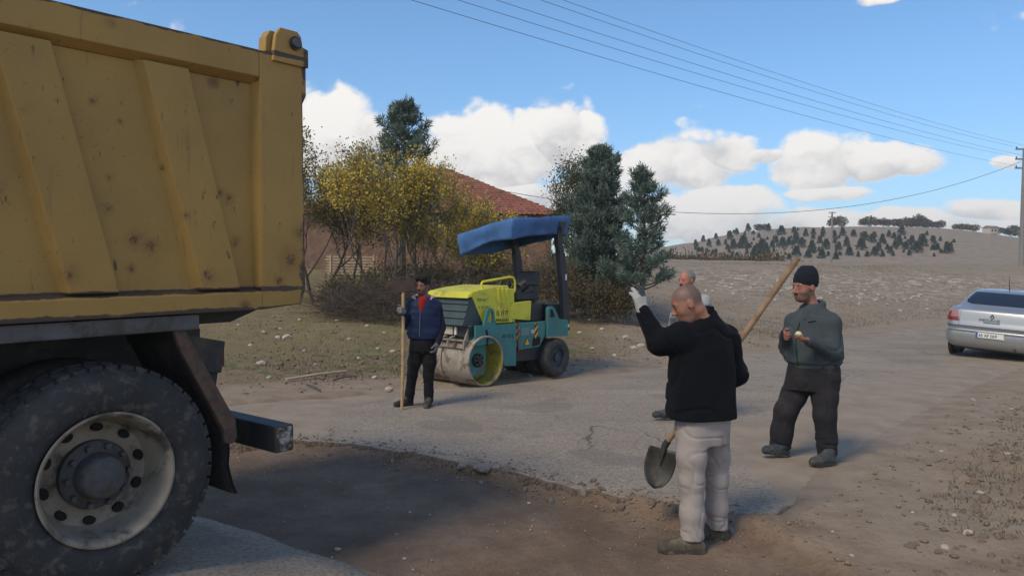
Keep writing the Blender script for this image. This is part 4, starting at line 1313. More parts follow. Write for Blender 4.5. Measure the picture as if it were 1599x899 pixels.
# ------------------------------------------------------------------ power line
polem = mat('grey_pole', (0.20, 0.19, 0.185), 0.8, var=0.15)
wirem = mat('dark_wire', (0.045, 0.045, 0.05), 0.6)
insm = mat('insulator_glaze', (0.09, 0.06, 0.05), 0.3)
PA = at_ground(1594, 56.0)
pole_h = float(P(1595, 232, 56.0)[2] - PA[2])
pole = empty('utility_pole', PA)
tag(pole, 'tall power pole with three cross-arms carrying the overhead wires', 'pole')
MB().tube([(0, 0, -0.5), (0, 0, pole_h * 0.5), (0, 0, pole_h)], [0.19, 0.15, 0.10], 10).build('pole_shaft', polem, pole, smooth=True)
ins_pts = []
for k, zz in enumerate((pole_h - 0.08, pole_h - 0.80, pole_h - 1.45)):
    arm = MB().box((-0.62, -0.05, zz - 0.05), (0.62, 0.05, zz + 0.05)).build('cross_arm', polem, pole)
    for xx in ((-0.55, 0.55) if k < 2 else (-0.55,)):
        MB().lathe([(0.001, 0.0), (0.05, 0.0), (0.06, 0.04), (0.03, 0.07), (0.05, 0.11), (0.001, 0.15)], (xx, 0, zz + 0.05), (0, 0, 1), 10).build('insulator', insm, arm, smooth=True)
        ins_pts.append(PA + np.array([xx, 0, zz + 0.16]))
for k in range(12):
    MB().cyl((0.16 - 0.006 * k, 0, 1.6 + k * 0.5), (0.32 - 0.006 * k, 0, 1.6 + k * 0.5), 0.012, n=6).build('step_peg', polem, pole)
PB = at_ground(1297, 118.0)
pole2_h = float(P(1298, 331, 118.0)[2] - PB[2])
pole2 = empty('utility_pole', PB)
tag(pole2, 'slim pale power pole standing in front of the hill', 'pole')
MB().tube([(0, 0, -0.5), (0, 0, pole2_h)], [0.22, 0.14], 8).build('pole_shaft', polem, pole2, smooth=True)
for zz in (pole2_h - 0.1, pole2_h - 0.8):
    MB().box((-0.55, -0.06, zz - 0.06), (0.55, 0.06, zz + 0.06)).build('cross_arm', polem, pole2)


def wire(a, b, sag, r, label, group):
    a = np.array(a, float); b = np.array(b, float)
    pts = [a + (b - a) * t - np.array([0, 0, sag * 4 * t * (1 - t)]) for t in np.linspace(0, 1, 40)]
    return tag(MB().tube(pts, r, 4).build('overhead_wire', wirem, None, smooth=True, fix=False), label, 'wire', group)


# the line comes from a pole beyond the truck, out of the picture
tops = [(650, 0), (722, 0), (781, 0), (850, 0), (884, 0)]
for k, (px, py) in enumerate(tops):
    e = ins_pts[[4, 2, 3, 0, 1][k]]
    mid = P(px, py, 17.0 + 1.2 * k)
    far = e + (mid - e) * 1.28
    sag = 0.55
    tt = 1 / 1.28
    far[2] += sag * 4 * tt * (1 - tt) / tt * 0.9
    wire(e, far, sag, 0.0065, 'thin overhead power wire crossing the blue sky', 'overhead wires of the power line')
ha = P(690, 279, 36.0)
wire(PA + np.array([-0.3, -0.1, pole_h - 1.0]), ha, 2.6, 0.014, 'single low slack wire running from the pole to the red-roofed house', None)

# ------------------------------------------------------------------ lettering
def letters(name, body, size, mat_, parent, M4, depth=0.0015, align='LEFT', sx=1.0):
    cu = bpy.data.curves.new(name, 'FONT'); cu.body = body; cu.size = size; cu.extrude = depth; cu.align_x = align
    cu.resolution_u = 3
    tmp = bpy.data.objects.new(name, cu); COL.objects.link(tmp)
    dg = bpy.context.evaluated_depsgraph_get()
    me = bpy.data.meshes.new_from_object(tmp.evaluated_get(dg))
    bpy.data.objects.remove(tmp)
    me.transform(M4 @ Matrix.Diagonal((sx, 1, 1, 1)))
    me.materials.clear(); me.materials.append(mat_)
    o = bpy.data.objects.new(name, me)
    o['kind'] = 'stuff'
    return link(o, parent)


def frame4(origin, right, up):
    r = Vector(right).normalized(); u = Vector(up); u = (u - r * u.dot(r)).normalized(); n = r.cross(u)
    return Matrix(((r.x, u.x, n.x, origin[0]), (r.y, u.y, n.y, origin[1]), (r.z, u.z, n.z, origin[2]), (0, 0, 0, 1)))


# ------------------------------------------------------------------ road roller
teal = mat('teal_machine_paint', (0.028, 0.165, 0.172), 0.5, var=0.18, vscale=3, dirt=(0.11, 0.105, 0.09), dirt_amt=0.32, dirt_scale=4)
lime = mat('lime_yellow_paint', (0.56, 0.53, 0.035), 0.42, var=0.10, vscale=3, dirt=(0.33, 0.29, 0.06), dirt_amt=0.36, dirt_scale=4)
drumy = mat('dirty_yellow_drum', (0.40, 0.36, 0.045), 0.65, var=0.25, vscale=5, dirt=(0.20, 0.15, 0.09), dirt_amt=0.50, dirt_scale=5)
drumg = mat('dusty_steel_drum', (0.31, 0.27, 0.225), 0.7, var=0.3, vscale=5, dirt=(0.13, 0.095, 0.07), dirt_amt=0.52, dirt_scale=5, bump=0.2, bscale=25)
grillm = mat('dark_teal_grille', (0.030, 0.052, 0.060), 0.6, var=0.2)
darkp = mat('black_plastic', (0.014, 0.017, 0.023), 0.55)
tarpm = mat('blue_tarpaulin', (0.040, 0.115, 0.30), 0.6, var=0.32, vscale=2.5, bump=0.15, bscale=14)
beigem = mat('dusty_beige_metal', (0.25, 0.215, 0.18), 0.8, var=0.25, vscale=8, dirt=(0.09, 0.075, 0.065), dirt_amt=0.5, dirt_scale=10)
creamp = mat('cream_plastic', (0.46, 0.40, 0.31), 0.6, var=0.1)
inkm = mat('black_print', (0.012, 0.012, 0.014), 0.6)
stickw = mat('white_sticker', (0.62, 0.62, 0.60), 0.5)
rimblue = mat('grey_blue_rim', (0.030, 0.040, 0.055), 0.6, var=0.3)
hz = bpy.data.materials.new('hazard_stripes'); hz.use_nodes = True
N = NT(hz.node_tree); B = hz.node_tree.nodes['Principled BSDF']
tcn = N.node('ShaderNodeTexCoord'); sp = N.node('ShaderNodeSeparateXYZ'); N.put(sp.inputs[0], tcn.outputs['Object'])
ph = N.math('FRACT', N.math('MULTIPLY', N.math('ADD', sp.outputs[0], sp.outputs[2]), 9.0))
N.put(B.inputs['Base Color'], N.mix(N.math('GREATER_THAN', ph, 0.5), (0.02, 0.02, 0.02), (0.55, 0.30, 0.03)))

RF = np.array([-0.680, -0.733, 0.0]); RF /= np.linalg.norm(RF); RL = np.array([-RF[1], RF[0], 0.0])
_g = G(759, 603)
RO = _g - 0.6 * RL
roller = empty('road_roller', RO, math.atan2(RF[1], RF[0]))
tag(roller, 'teal and yellow road roller with blue tarpaulin roof parked at the road edge', 'road roller')
# split drum
for ya, yb in ((0.012, 0.60), (-0.60, -0.012)):
    d = MB().lathe([(0.352, 0), (0.372, 0.0), (0.380, 0.010), (0.380, yb - ya - 0.010), (0.372, yb - ya), (0.352, yb - ya)], (0, ya, 0.38), (0, 1, 0), 72, close=True).build('drum', drumg, roller, smooth=True)
    MB().lathe([(0.351, 0.004), (0.351, yb - ya - 0.004)], (0, ya, 0.38), (0, 1, 0), 60).build('drum_lining', drumy, d, smooth=True)
    yc = yb - 0.36 if yb > 0.1 else ya + 0.36
    MB().lathe([(0.351, 0), (0.10, 0.0), (0.001, 0.0)], (0, yc, 0.38), (0, 1, 0), 48).build('drum_disc', drumy, d)
# frame plates and drum carriers
for s in (1, -1):
    ya, yb = sorted((s * 0.525, s * 0.565))
    pl = MB().prism([(0.20, 0.915), (-0.69, 0.915), (-0.70, 0.25), (-0.43, 0.27), (-0.40, 0.44), (-0.35, 0.56), (-0.27, 0.64), (0.19, 0.61)][::-1], 1, ya, yb).build('frame_plate', teal, roller, bevel=0.008)
    eye = [(0.03, 0.90), (-0.035, 1.12), (-0.075, 1.165), (-0.155, 1.165), (-0.195, 1.12), (-0.235, 0.90), (-0.17, 0.90), (-0.17, 1.07), (-0.145, 1.115), (-0.11, 1.115), (-0.085, 1.07), (-0.055, 0.965), (-0.165, 0.955), (-0.165, 0.90)]
    MB().prism(eye, 1, ya + 0.002, yb - 0.002).build('lifting_eye', teal, roller, bevel=0.004)
    MB().prism([(-0.005, 0.845), (-0.045, 0.845), (-0.075, 0.74), (-0.065, 0.61), (-0.035, 0.61), (-0.03, 0.72)], 1, min(yb, ya) - 0.004, max(ya, yb) + 0.004).build('slot_shade', MAT['hole_shade_black'], pl)  # solid dark block, colour stands in for shade in the slot
    cy0, cy1 = sorted((s * 0.40, s * 0.43))
    cr = MB().prism([(0.19, 0.70), (0.19, 0.20), (0.14, 0.14), (-0.10, 0.14), (-0.16, 0.20), (-0.17, 0.70)], 1, cy0, cy1).build('drum_carrier', teal, roller, bevel=0.01)
    MB().hexa([(0.19, cy0, 0.66), (-0.17, cy0, 0.66), (-0.17, s * 0.55, 0.66), (0.19, s * 0.55, 0.66)], [(0.19, cy0, 0.74), (-0.17, cy0, 0.74), (-0.17, s * 0.55, 0.74), (0.19, s * 0.55, 0.74)]).build('carrier_top', teal, cr)
    MB().lathe([(0.105, 0.0), (0.105, 0.035), (0.085, 0.05), (0.085, 0.03), (0.05, 0.03), (0.05, 0.07), (0.001, 0.07)], (0.03, s * 0.43, 0.38), (0, s, 0), 28).build('hub_motor', darkp, cr, smooth=True)
    for k in range(6):
        a = k * math.pi / 3
        MB().cyl((0.03 + 0.066 * math.cos(a), s * 0.455, 0.38 + 0.066 * math.sin(a)), (0.03 + 0.066 * math.cos(a), s * 0.485, 0.38 + 0.066 * math.sin(a)), 0.014, n=6).build('bolt', beigem, cr)
MB().box((-0.30, -0.522, 0.78), (0.18, 0.522, 0.90)).build('frame_deck', darkp, roller)
# front: scraper bars, beam, lamps
MB().box((0.27, -0.60, 0.675), (0.33, 0.46, 0.70)).build('front_beam', beigem, roller, bevel=0.006)
sb = MB().box((0.33, -0.60, 0.575), (0.37, 0.46, 0.612)).build('scraper_bar', beigem, roller, bevel=0.006)
MB().prism([(0.19, 0.90), (0.27, 0.72), (0.33, 0.58), (0.36, 0.56), (0.36, 0.66), (0.27, 0.86), (0.23, 0.91)], 1, 0.455, 0.485).build('end_bracket', beigem, sb, bevel=0.004)
for yy_ in (-0.45, -0.05, 0.12):
    MB().tube([(0.36, yy_, 0.60), (0.345, yy_, 0.67), (0.32, yy_ + 0.04, 0.72), (0.27, yy_ + 0.07, 0.74)], 0.018, 8).build('scraper_arm', beigem, sb, smooth=True)
MB().box((0.35, 0.27, 0.59), (0.39, 0.33, 0.66)).build('red_tag', mat('faded_red', (0.16, 0.06, 0.055), 0.8), sb)
MB().box((0.10, -0.46, 0.74), (0.27, 0.50, 0.90)).build('front_box', darkp, roller)
for (a, b, mm) in ((-0.02, 0.17, creamp), (0.205, 0.25, stickw), (-0.40, -0.22, creamp), (-0.10, -0.05, stickw)):
    MB().box((0.272, a, 0.765), (0.30, b, 0.885)).build('head_lamp', mm, roller, bevel=0.006)
MB().box((0.19, 0.42, 0.73), (0.245, 0.50, 0.905)).build('lamp_bracket', teal, roller, bevel=0.004)
MB().box((0.246, 0.43, 0.75), (0.256, 0.475, 0.895)).build('reflector', stickw, roller)
# bonnet with grille
prof = [(0.245, 1.345), (0.255, 1.385), (0.20, 1.415), (-0.15, 1.475), (-0.57, 1.512), (-0.605, 1.495), (-0.70, 0.925), (-0.06, 0.925), (0.19, 1.335)]
bn = MB().prism(prof[::-1], 1, -0.475, 0.475).build('bonnet', lime, roller, bevel=0.018, seg=3)
for k in range(3):
    xa = -0.335 - 0.095 * k
    MB().add([(xa, 0.474, 1.47), (xa - 0.055, 0.474, 1.475), (xa - 0.10, 0.474, 0.98 + 0.04 * k), (xa - 0.07, 0.474, 0.98 + 0.04 * k),
              (xa - 0.012, 0.492, 1.455), (xa - 0.043, 0.492, 1.455), (xa - 0.092, 0.484, 1.0 + 0.04 * k), (xa - 0.078, 0.484, 1.0 + 0.04 * k)],
             [(4, 5, 6, 7), (0, 1, 5, 4), (1, 2, 6, 5), (2, 3, 7, 6), (3, 0, 4, 7), (0, 3, 2, 1)]).build('ridge', lime, bn, bevel=0.005)
MB().hexa([(0.21, -0.485, 1.338), (0.285, -0.47, 1.318), (0.285, 0.47, 1.318), (0.21, 0.485, 1.338)], [(0.19, -0.485, 1.40), (0.275, -0.47, 1.365), (0.275, 0.47, 1.365), (0.19, 0.485, 1.40)]).build('bonnet_lip', lime, bn, bevel=0.012)
gr = MB().prism([(0.185, 1.335), (0.20, 1.335), (0.345, 0.905), (-0.055, 0.905), (-0.055, 0.925)][::-1], 1, -0.462, 0.462).build('grille', grillm, roller)
for k in range(4):
    t0, t1 = k / 4 + 0.015, (k + 1) / 4 - 0.015
    xa, za = 0.205 + 0.145 * t0, 1.325 - 0.42 * t0; xb, zb = 0.205 + 0.145 * t1, 1.325 - 0.42 * t1
    MB().hexa([(xb - 0.01, -0.455, zb), (xb + 0.026, -0.455, zb + 0.004), (xb + 0.026, 0.455, zb + 0.004), (xb - 0.01, 0.455, zb)],
              [(xa - 0.01, -0.455, za), (xa + 0.012, -0.455, za), (xa + 0.012, 0.455, za), (xa - 0.01, 0.455, za)]).build('louvre', grillm, gr, bevel=0.004)
MB().tube([(-0.08, 0.40, 1.45), (-0.075, 0.40, 1.54), (-0.10, 0.40, 1.565), (-0.70, 0.40, 1.642), (-0.78, 0.40, 1.635), (-0.82, 0.40, 1.58), (-0.825, 0.40, 1.44), (-0.80, 0.40, 1.40), (-0.68, 0.40, 1.395)], 0.019, 10).build('grab_rail', lime, roller, smooth=True)
# print on the bonnet and frame
side_m = lambda x_, z_, y_: frame4((x_, y_, z_), (-1, 0, 0), (0, 0, 1))
letters('lettering', 'AMMANN', 0.080, inkm, bn, side_m(-0.27, 0.945, 0.4775), sx=0.95)
letters('lettering', '10 1977', 0.115, inkm, bn, side_m(-0.32, 1.04, 0.4775), sx=0.72)
letters('lettering', "TEFUAL ''", 0.060, teal, bn, side_m(0.10, 1.275, 0.4775), sx=1.0)
letters('lettering', 'K 10 TZLU', 0.055, teal, bn, side_m(0.06, 1.165, 0.4775), sx=1.0)
letters('lettering', 'T.C.', 0.045, teal, bn, side_m(-0.02, 1.365, 0.4775))
letters('lettering', 'AV 23-2', 0.085, inkm, roller, side_m(-0.37, 0.70, 0.5675), sx=0.9)
# driver's platform
MB().prism([(-0.635, 0.93), (-0.66, 1.46), (-0.76, 1.46), (-0.80, 0.93)], 1, -0.42, 0.44).build('dash_panel', lime, roller, bevel=0.01)
MB().prism([(-0.655, 1.20), (-0.70, 1.235), (-1.15, 1.262), (-1.13, 0.945), (-0.66, 0.985)], 1, 0.40, 0.47).build('side_panel', lime, roller, bevel=0.012)
MB().box((-1.14, -0.46, 0.92), (-0.72, 0.40, 1.0)).build('platform', darkp, roller)
MB().prism([(-1.155, 0.93), (-1.155, 1.22), (-1.42, 1.20), (-1.45, 0.93)], 1, -0.42, 0.46).build('fuel_tank', darkp, roller, bevel=0.02)
MB().prism([(-1.62, 0.93), (-1.60, 1.20), (-1.93, 1.20), (-1.96, 0.93)], 1, -0.46, 0.44).build('rear_box', darkp, roller, bevel=0.02)
seat = MB().box((-1.42, -0.10, 1.27), (-0.86, 0.40, 1.40)).build('seat', darkp, roller, bevel=0.04, seg=3)
MB().hexa([(-1.46, -0.10, 1.36), (-1.30, -0.10, 1.36), (-1.30, 0.38, 1.36), (-1.46, 0.38, 1.36)], [(-1.52, -0.06, 1.74), (-1.40, -0.06, 1.74), (-1.40, 0.34, 1.74), (-1.52, 0.34, 1.74)]).build('backrest', darkp, seat, bevel=0.045, seg=3)
MB().box((-1.40, 0.0, 1.20), (-0.92, 0.32, 1.275)).build('seat_base', darkp, seat)
MB().tube([(-1.35, 0.40, 1.53), (-1.10, 0.41, 1.54), (-1.05, 0.41, 1.52)], 0.035, 8).build('armrest', darkp, seat, smooth=True)
for k in range(6):
    MB().lathe([(0.075, 0), (0.088, 0.012), (0.075, 0.024)], (-1.02 - 0.028 * k, 0.30, 1.455 + 0.012 * k), (-1, 0, 0.4), 18).build('bellows', darkp, seat, smooth=True)
MB().tube([(-0.76, 0.05, 1.40), (-0.88, 0.05, 1.56)], 0.03, 8).build('steering_column', darkp, roller, smooth=True)
MB().tube([(-0.88 + 0.12 * math.cos(a) * 0.5, 0.05 + 0.19 * math.sin(a), 1.57 + 0.12 * math.cos(a)) for a in np.linspace(0, 2 * math.pi, 24, endpoint=False)], 0.014, 8, closed=True).build('steering_wheel', darkp, roller, smooth=True)
# rear frame
for s in (1, -1):
    ya, yb = sorted((s * 0.50, s * 0.54))
    rp = MB().prism([(-0.705, 0.915), (-1.44, 0.93), (-1.42, 0.70), (-1.29, 0.52), (-0.78, 0.49), (-0.715, 0.56)], 1, ya, yb).build('rear_frame', teal, roller, bevel=0.008)
    ya, yb = sorted((s * 0.52, s * 0.575))
    tri = [(-1.445, 0.67), (-1.445, 1.13), (-1.48, 1.165), (-1.57, 1.165), (-1.63, 1.12), (-1.745, 0.955), (-1.97, 0.93), (-1.98, 0.70), (-1.95, 0.67)]
    MB().prism(tri[::-1], 1, ya, yb).build('fender_panel', teal, roller, bevel=0.01)
    MB().prism([(-1.50, 1.12), (-1.555, 1.12), (-1.62, 1.01), (-1.60, 0.99), (-1.505, 0.99)], 1, ya - 0.004, yb + 0.004).build('tie_down_shade', MAT['hole_shade_black'], rp)  # dark block paints the shade of the tie-down opening
    MB().box((-1.985, min(s * 0.46, s * 0.59), 0.665), (-1.445, max(s * 0.46, s * 0.59), 0.69)).build('fender_ledge', teal, rp, bevel=0.006)
MB().box((-1.97, -0.5, 0.70), (-0.72, 0.49, 0.92)).build('rear_body', teal, roller)
for k, xx in enumerate((-0.735, -1.185)):
    MB().box((xx - 0.035, 0.541 + (0.006 if k == 0 else 0.002), 0.63 + 0.03 * k), (xx + 0.025, 0.556, 0.90)).build('hazard_strip', hz, roller)
MB().prism([(-0.90, 0.555), (-1.05, 0.555), (-0.975, 0.69)], 1, 0.541, 0.545).build('warning_sign', inkm, roller)
MB().prism([(-0.918, 0.566), (-1.032, 0.566), (-0.975, 0.668)], 1, 0.5455, 0.548).build('warning_sign', mat('sign_yellow', (0.55, 0.36, 0.03), 0.5), roller)
MB().box((-1.02, 0.541, 0.72), (-0.83, 0.545, 0.84)).build('data_plate', mat('pale_teal_sticker', (0.12, 0.21, 0.23), 0.6), roller)
MB().box((-1.16, 0.541, 0.74), (-1.07, 0.546, 0.80)).build('data_plate', creamp, roller)
MB().prism([(-1.10, 0.53), (-1.11, 0.65), (-1.14, 0.685), (-1.27, 0.685), (-1.30, 0.65), (-1.28, 0.55)], 1, 0.536, 0.546).build('step_hole_shade', MAT['hole_shade_black'], roller)  # dark block paints the shade inside the step opening
MB().tube([(-0.735, 0.55, 0.93), (-0.76, 0.55, 0.45)], 0.014, 6).build('hose', lampr, roller, smooth=True)
MB().box((-1.95, -0.44, 0.30), (-0.74, 0.44, 0.52)).build('underbody', darkp, roller)
MB().cyl((-1.70, -0.5, 0.32), (-1.70, 0.5, 0.32), 0.07, n=16).build('rear_axle', darkp, roller, smooth=True)
for yc in (0.505, 0.205, -0.095, -0.395):
    w = 0.205
    s_ = [(0.17, 0.02), (0.20, 0.006), (0.25, 0.0), (0.29, 0.008), (0.312, 0.03), (0.318, 0.05)]
    ty = MB().lathe(s_ + [(0.32, w * 0.5)] + [(a, w - b) for a, b in s_[::-1]], (-1.70, yc + w / 2, 0.318), (0, -1, 0), 48).build('tyre', rubber, roller, smooth=True)
    MB().lathe([(0.172, 0.018), (0.178, 0.008), (0.165, 0.012), (0.155, 0.06), (0.07, 0.065), (0.065, 0.03), (0.001, 0.03)], (-1.70, yc + w / 2, 0.318), (0, -1, 0), 32).build('wheel_rim', rimblue, ty, smooth=True)
# roll-over posts and the tarpaulin roof
for s in (1, -1):
    post = MB()
    pts = [(-1.985, 0.755), (-1.95, 1.20), (-1.90, 1.62), (-1.83, 2.05), (-1.775, 2.20), (-1.76, 2.50)]
    for (xa, za), (xb, zb) in zip(pts[:-1], pts[1:]):
        w = 0.075 if za < 1.9 else 0.06
        post.hexa([(xa - w, s * 0.50 - 0.045, za), (xa + w, s * 0.50 - 0.045, za), (xa + w, s * 0.50 + 0.045, za), (xa - w, s * 0.50 + 0.045, za)],
                  [(xb - w, s * 0.50 - 0.045, zb), (xb + w, s * 0.50 - 0.045, zb), (xb + w, s * 0.50 + 0.045, zb), (xb - w, s * 0.50 + 0.045, zb)])
    p_ = post.build('roof_post', darkp, roller)
    if s > 0:
        MB().box((-1.955, 0.546, 1.60), (-1.915, 0.549, 1.70)).build('post_sticker', stickw, p_)
        MB().box((-2.04, 0.546, 0.80), (-1.98, 0.549, 0.86)).build('post_sticker', stickw, p_)
FL, RLc, FR, RR = np.array([-0.58, 0.56, 2.555]), np.array([-1.98, 0.56, 2.69]), np.array([-0.64, -0.74, 2.345]), np.array([-1.98, -0.70, 2.50])
nu, nv = 30, 26
rs = np.random.RandomState(3)


def tarp_top(u, v):
    p = (FL * (1 - u) + RLc * u) * (1 - v) + (FR * (1 - u) + RR * u) * v
    e = min(u, 1 - u, v, 1 - v)
    p = p + np.array([0, 0, 0.05 * min(1, e / 0.2) - 0.035 * math.sin(math.pi * u) * (0.3 + v) + 0.022 * float(fbm(u * 4, v * 4, 4, 3))])
    return p


tarp = MB()
tarp.grid([[tarp_top(i / nu, j / nv) for j in range(nv + 1)] for i in range(nu + 1)])
border = [(i / nu, 0.0) for i in range(nu + 1)] + [(1.0, j / nv) for j in range(1, nv + 1)] + [(1 - i / nu, 1.0) for i in range(1, nu + 1)] + [(0.0, 1 - j / nv) for j in range(1, nv + 1)]
cen = (FL + RLc + FR + RR) / 4
rows = []
for k in range(9):
    row = []
    for n_, (u, v) in enumerate(border):
        p = tarp_top(u, v)
        drop = 0.34
        if v == 0.0:
            drop = 0.33 + 0.05 * math.sin(math.pi * u) * -1
        elif u == 0.0:
            drop = 0.33 - 0.06 * math.sin(math.pi * v) + 0.02 * v
        out_ = p - cen; out_[2] = 0; out_ /= np.linalg.norm(out_)
        t = k / 8
        fold = 0.018 * math.sin(n_ * 0.85 + 2.5 * t + 2 * math.sin(n_ * 0.31)) * t + 0.03 * float(fbm(n_ * 0.16, t * 1.5, 3, 8)) * t
        q = p + np.array([0, 0, -drop * t]) + out_ * (0.02 * math.sin(math.pi * min(1, t * 1.5)) - 0.055 * t + fold)
        row.append(q)
    rows.append(row)
tarp.grid(rows)
to = tarp.build('tarpaulin_roof', tarpm, roller, smooth=True, fix=False)
sm = to.modifiers.new('thickness', 'SOLIDIFY'); sm.thickness = 0.006
MB().prism([(-1.70, 2.565), (-1.88, 2.575), (-1.78, 2.36)], 1, 0.578, 0.584).build('tarp_fold_shade', darkp, to)  # flat dark plate stands in for the shaded pocket of a fold
MB().box((-1.90, -0.55, 2.36), (-0.72, 0.50, 2.40)).build('roof_frame', darkp, roller)

# ------------------------------------------------------------------ silver saloon car
silver = mat('silver_car_paint', (0.36, 0.37, 0.385), 0.32, metal=0.55, coat=0.6)
trim = mat('grey_bumper_trim', (0.115, 0.125, 0.14), 0.5)
tailm = mat('red_tail_lamp', (0.20, 0.022, 0.022), 0.2)
tailp = mat('pink_tail_lamp', (0.34, 0.17, 0.16), 0.2)
chrome = mat('badge_chrome', (0.16, 0.17, 0.18), 0.3, metal=0.8)
platem = mat('plate_white', (0.66, 0.66, 0.63), 0.5)
plateb = mat('plate_blue', (0.03, 0.08, 0.36), 0.5)
alloy = mat('grey_alloy', (0.20, 0.205, 0.21), 0.45, metal=0.6)
carglass = mat('tinted_rear_glass', (0.018, 0.028, 0.045), 0.06)
CD = np.array([0.70, 0.714, 0.0]); CD /= np.linalg.norm(CD); CRt = np.array([CD[1], -CD[0], 0.0])     # forward, to its right
_l = G(1471, 556)
CO = _l + 0.86 * CRt
car = empty('parked_car', CO)
car.rotation_euler = Euler((R(3.6), 0, math.atan2(CD[1], CD[0])), 'XYZ')
tag(car, 'silver saloon car seen from behind, parked on the road edge', 'car')
# z, rear x, front x, half width, corner radius
SL = [(0.20, 0.14, 4.36, 0.78, 0.26), (0.27, 0.05, 4.44, 0.85, 0.28), (0.36, 0.01, 4.47, 0.88, 0.28), (0.48, 0.0, 4.48, 0.888, 0.27), (0.575, 0.005, 4.475, 0.888, 0.27), (0.590, 0.012, 4.47, 0.887, 0.27),
      (0.600, 0.050, 4.47, 0.886, 0.27), (0.655, 0.056, 4.46, 0.886, 0.26), (0.668, 0.030, 4.455, 0.886, 0.26), (0.70, 0.032, 4.45, 0.886, 0.26), (0.745, 0.052, 4.42, 0.886, 0.26), (0.80, 0.060, 4.30, 0.886, 0.25), (0.90, 0.078, 3.85, 0.880, 0.25),
      (0.965, 0.092, 3.50, 0.862, 0.24), (1.005, 0.108, 3.38, 0.838, 0.23), (1.035, 0.155, 3.32, 0.812, 0.22), (1.055, 0.26, 3.27, 0.790, 0.20), (1.075, 0.40, 3.22, 0.770, 0.20), (1.11, 0.47, 3.15, 0.748, 0.20), (1.20, 0.60, 2.98, 0.715, 0.21),
      (1.30, 0.76, 2.78, 0.672, 0.22), (1.37, 0.90, 2.62, 0.632, 0.24), (1.415, 1.02, 2.48, 0.590, 0.26), (1.44, 1.15, 2.35, 0.54, 0.28), (1.455, 1.38, 2.15, 0.44, 0.28), (1.46, 1.6, 1.95, 0.25, 0.15)]
SLa = np.array(SL)


def slv(z, k):
    return float(np.interp(z, SLa[:, 0], SLa[:, k]))


def rear_pt(y, z, off=0.0):
    xr, w, r = slv(z, 1), slv(z, 3), slv(z, 4)
    a = abs(y); e = max(0.0, (a - (w - r)) / r)
    e = min(e, 1.0)
    x = xr + r * 0.75 * (1 - math.sqrt(max(0, 1 - e * e))) + 0.035 * (a / w) ** 2
    nx, ny = -1.0, (y / (a + 1e-6)) * e * 1.2
    L_ = math.hypot(nx, ny)
    return (x + off * nx / L_, y + off * ny / L_, z)


def outline(z):
    xr, xf, w, r = slv(z, 1), slv(z, 2), slv(z, 3), slv(z, 4)
    pts = []
    ys = list(np.concatenate([np.linspace(-w, -(w - r), 9)[:-1], np.linspace(-(w - r), w - r, 14), np.linspace(w - r, w, 9)[1:]]))
    ys = [w * math.sin(math.pi / 2 * y / w) if abs(y) > w - r * 0 else y for y in ys]
    rear = [rear_pt(y, z) for y in ys]                       # from right side (-y) to left (+y)
    rf = min(r * 1.6, 0.42)
    left = [(x, w, z) for x in np.linspace(rear[-1][0], xf - rf, 14)[1:]]
    front = [(xf - rf + rf * math.sin(t), w * (1 - 0.0) - rf * 0.55 * (1 - math.cos(t)) - 0 * t, z) for t in np.linspace(0, math.pi / 2, 7)[1:]]
    fy = front[-1][1]
    nose = [(xf + 0.05 * (1 - (y / fy) ** 2), y, z) for y in np.linspace(fy, -fy, 13)[1:-1]]
    fr2 = [(x, -y, z) for x, y, _ in front[::-1]]
    right = [(x, -y, z) for x, y, _ in left[::-1]]
    return rear + left + front + nose + fr2 + right[:-0 or None]


rings = [outline(z) for z in SLa[:, 0]]
nn = len(rings[0])
bm_ = MB()
bm_.grid([r_ + [r_[0]] for r_ in rings])
bm_.add(rings[-1], [tuple(range(nn))]); bm_.add(rings[0], [tuple(range(nn))[::-1]])
body = bm_.build('body', silver, car, smooth=False, fix=True)
bmx = bmesh.new(); bmx.from_mesh(body.data); bmesh.ops.remove_doubles(bmx, verts=bmx.verts, dist=1e-4); bmesh.ops.recalc_face_normals(bmx, faces=bmx.faces); bmx.to_mesh(body.data); bmx.free()
body.data.polygons.foreach_set('use_smooth', np.ones(len(body.data.polygons), bool)); body.data.set_sharp_from_angle(angle=R(50))


def rear_patch(name, ylims, zs, m, off, parent, ny=14, thick=True):
    g = []
    for z in zs:
        a, b = ylims(z)
        g.append([rear_pt(a + (b - a) * j / ny, z, off) for j in range(ny + 1)])
    return MB().grid(g).build(name, m, parent, smooth=True, fix=False)


def shape(zs_, ys_):
    return lambda z: float(np.interp(z, zs_, ys_))


zz = np.linspace(1.125, 1.385, 10)
hw = shape([1.125, 1.15, 1.20, 1.385], [0.50, 0.60, 0.625, 0.545])
rear_patch('rear_window', lambda z: (-hw(z), hw(z)), zz, carglass, 0.008, car, ny=24)
# side windows
for s in (1, -1):
    g = []
    for z in np.linspace(1.10, 1.38, 6):
        w = slv(z, 3) + 0.006
        x0_, x1_ = slv(z, 1) + 0.42, slv(z, 2) - 0.35
        g.append([(x0_ + (x1_ - x0_) * j / 8, s * w, z) for j in range(9)])
    MB().grid(g).build('side_window', carglass, car, smooth=True, fix=False)
g = [[(slv(z, 2) + 0.055 - 0.12 * (y / 0.7) ** 2, y * (slv(z, 3) / 0.8), z) for y in np.linspace(-0.62, 0.62, 9)] for z in np.linspace(1.06, 1.39, 6)]
MB().grid(g).build('windscreen', carglass, car, smooth=True, fix=False)
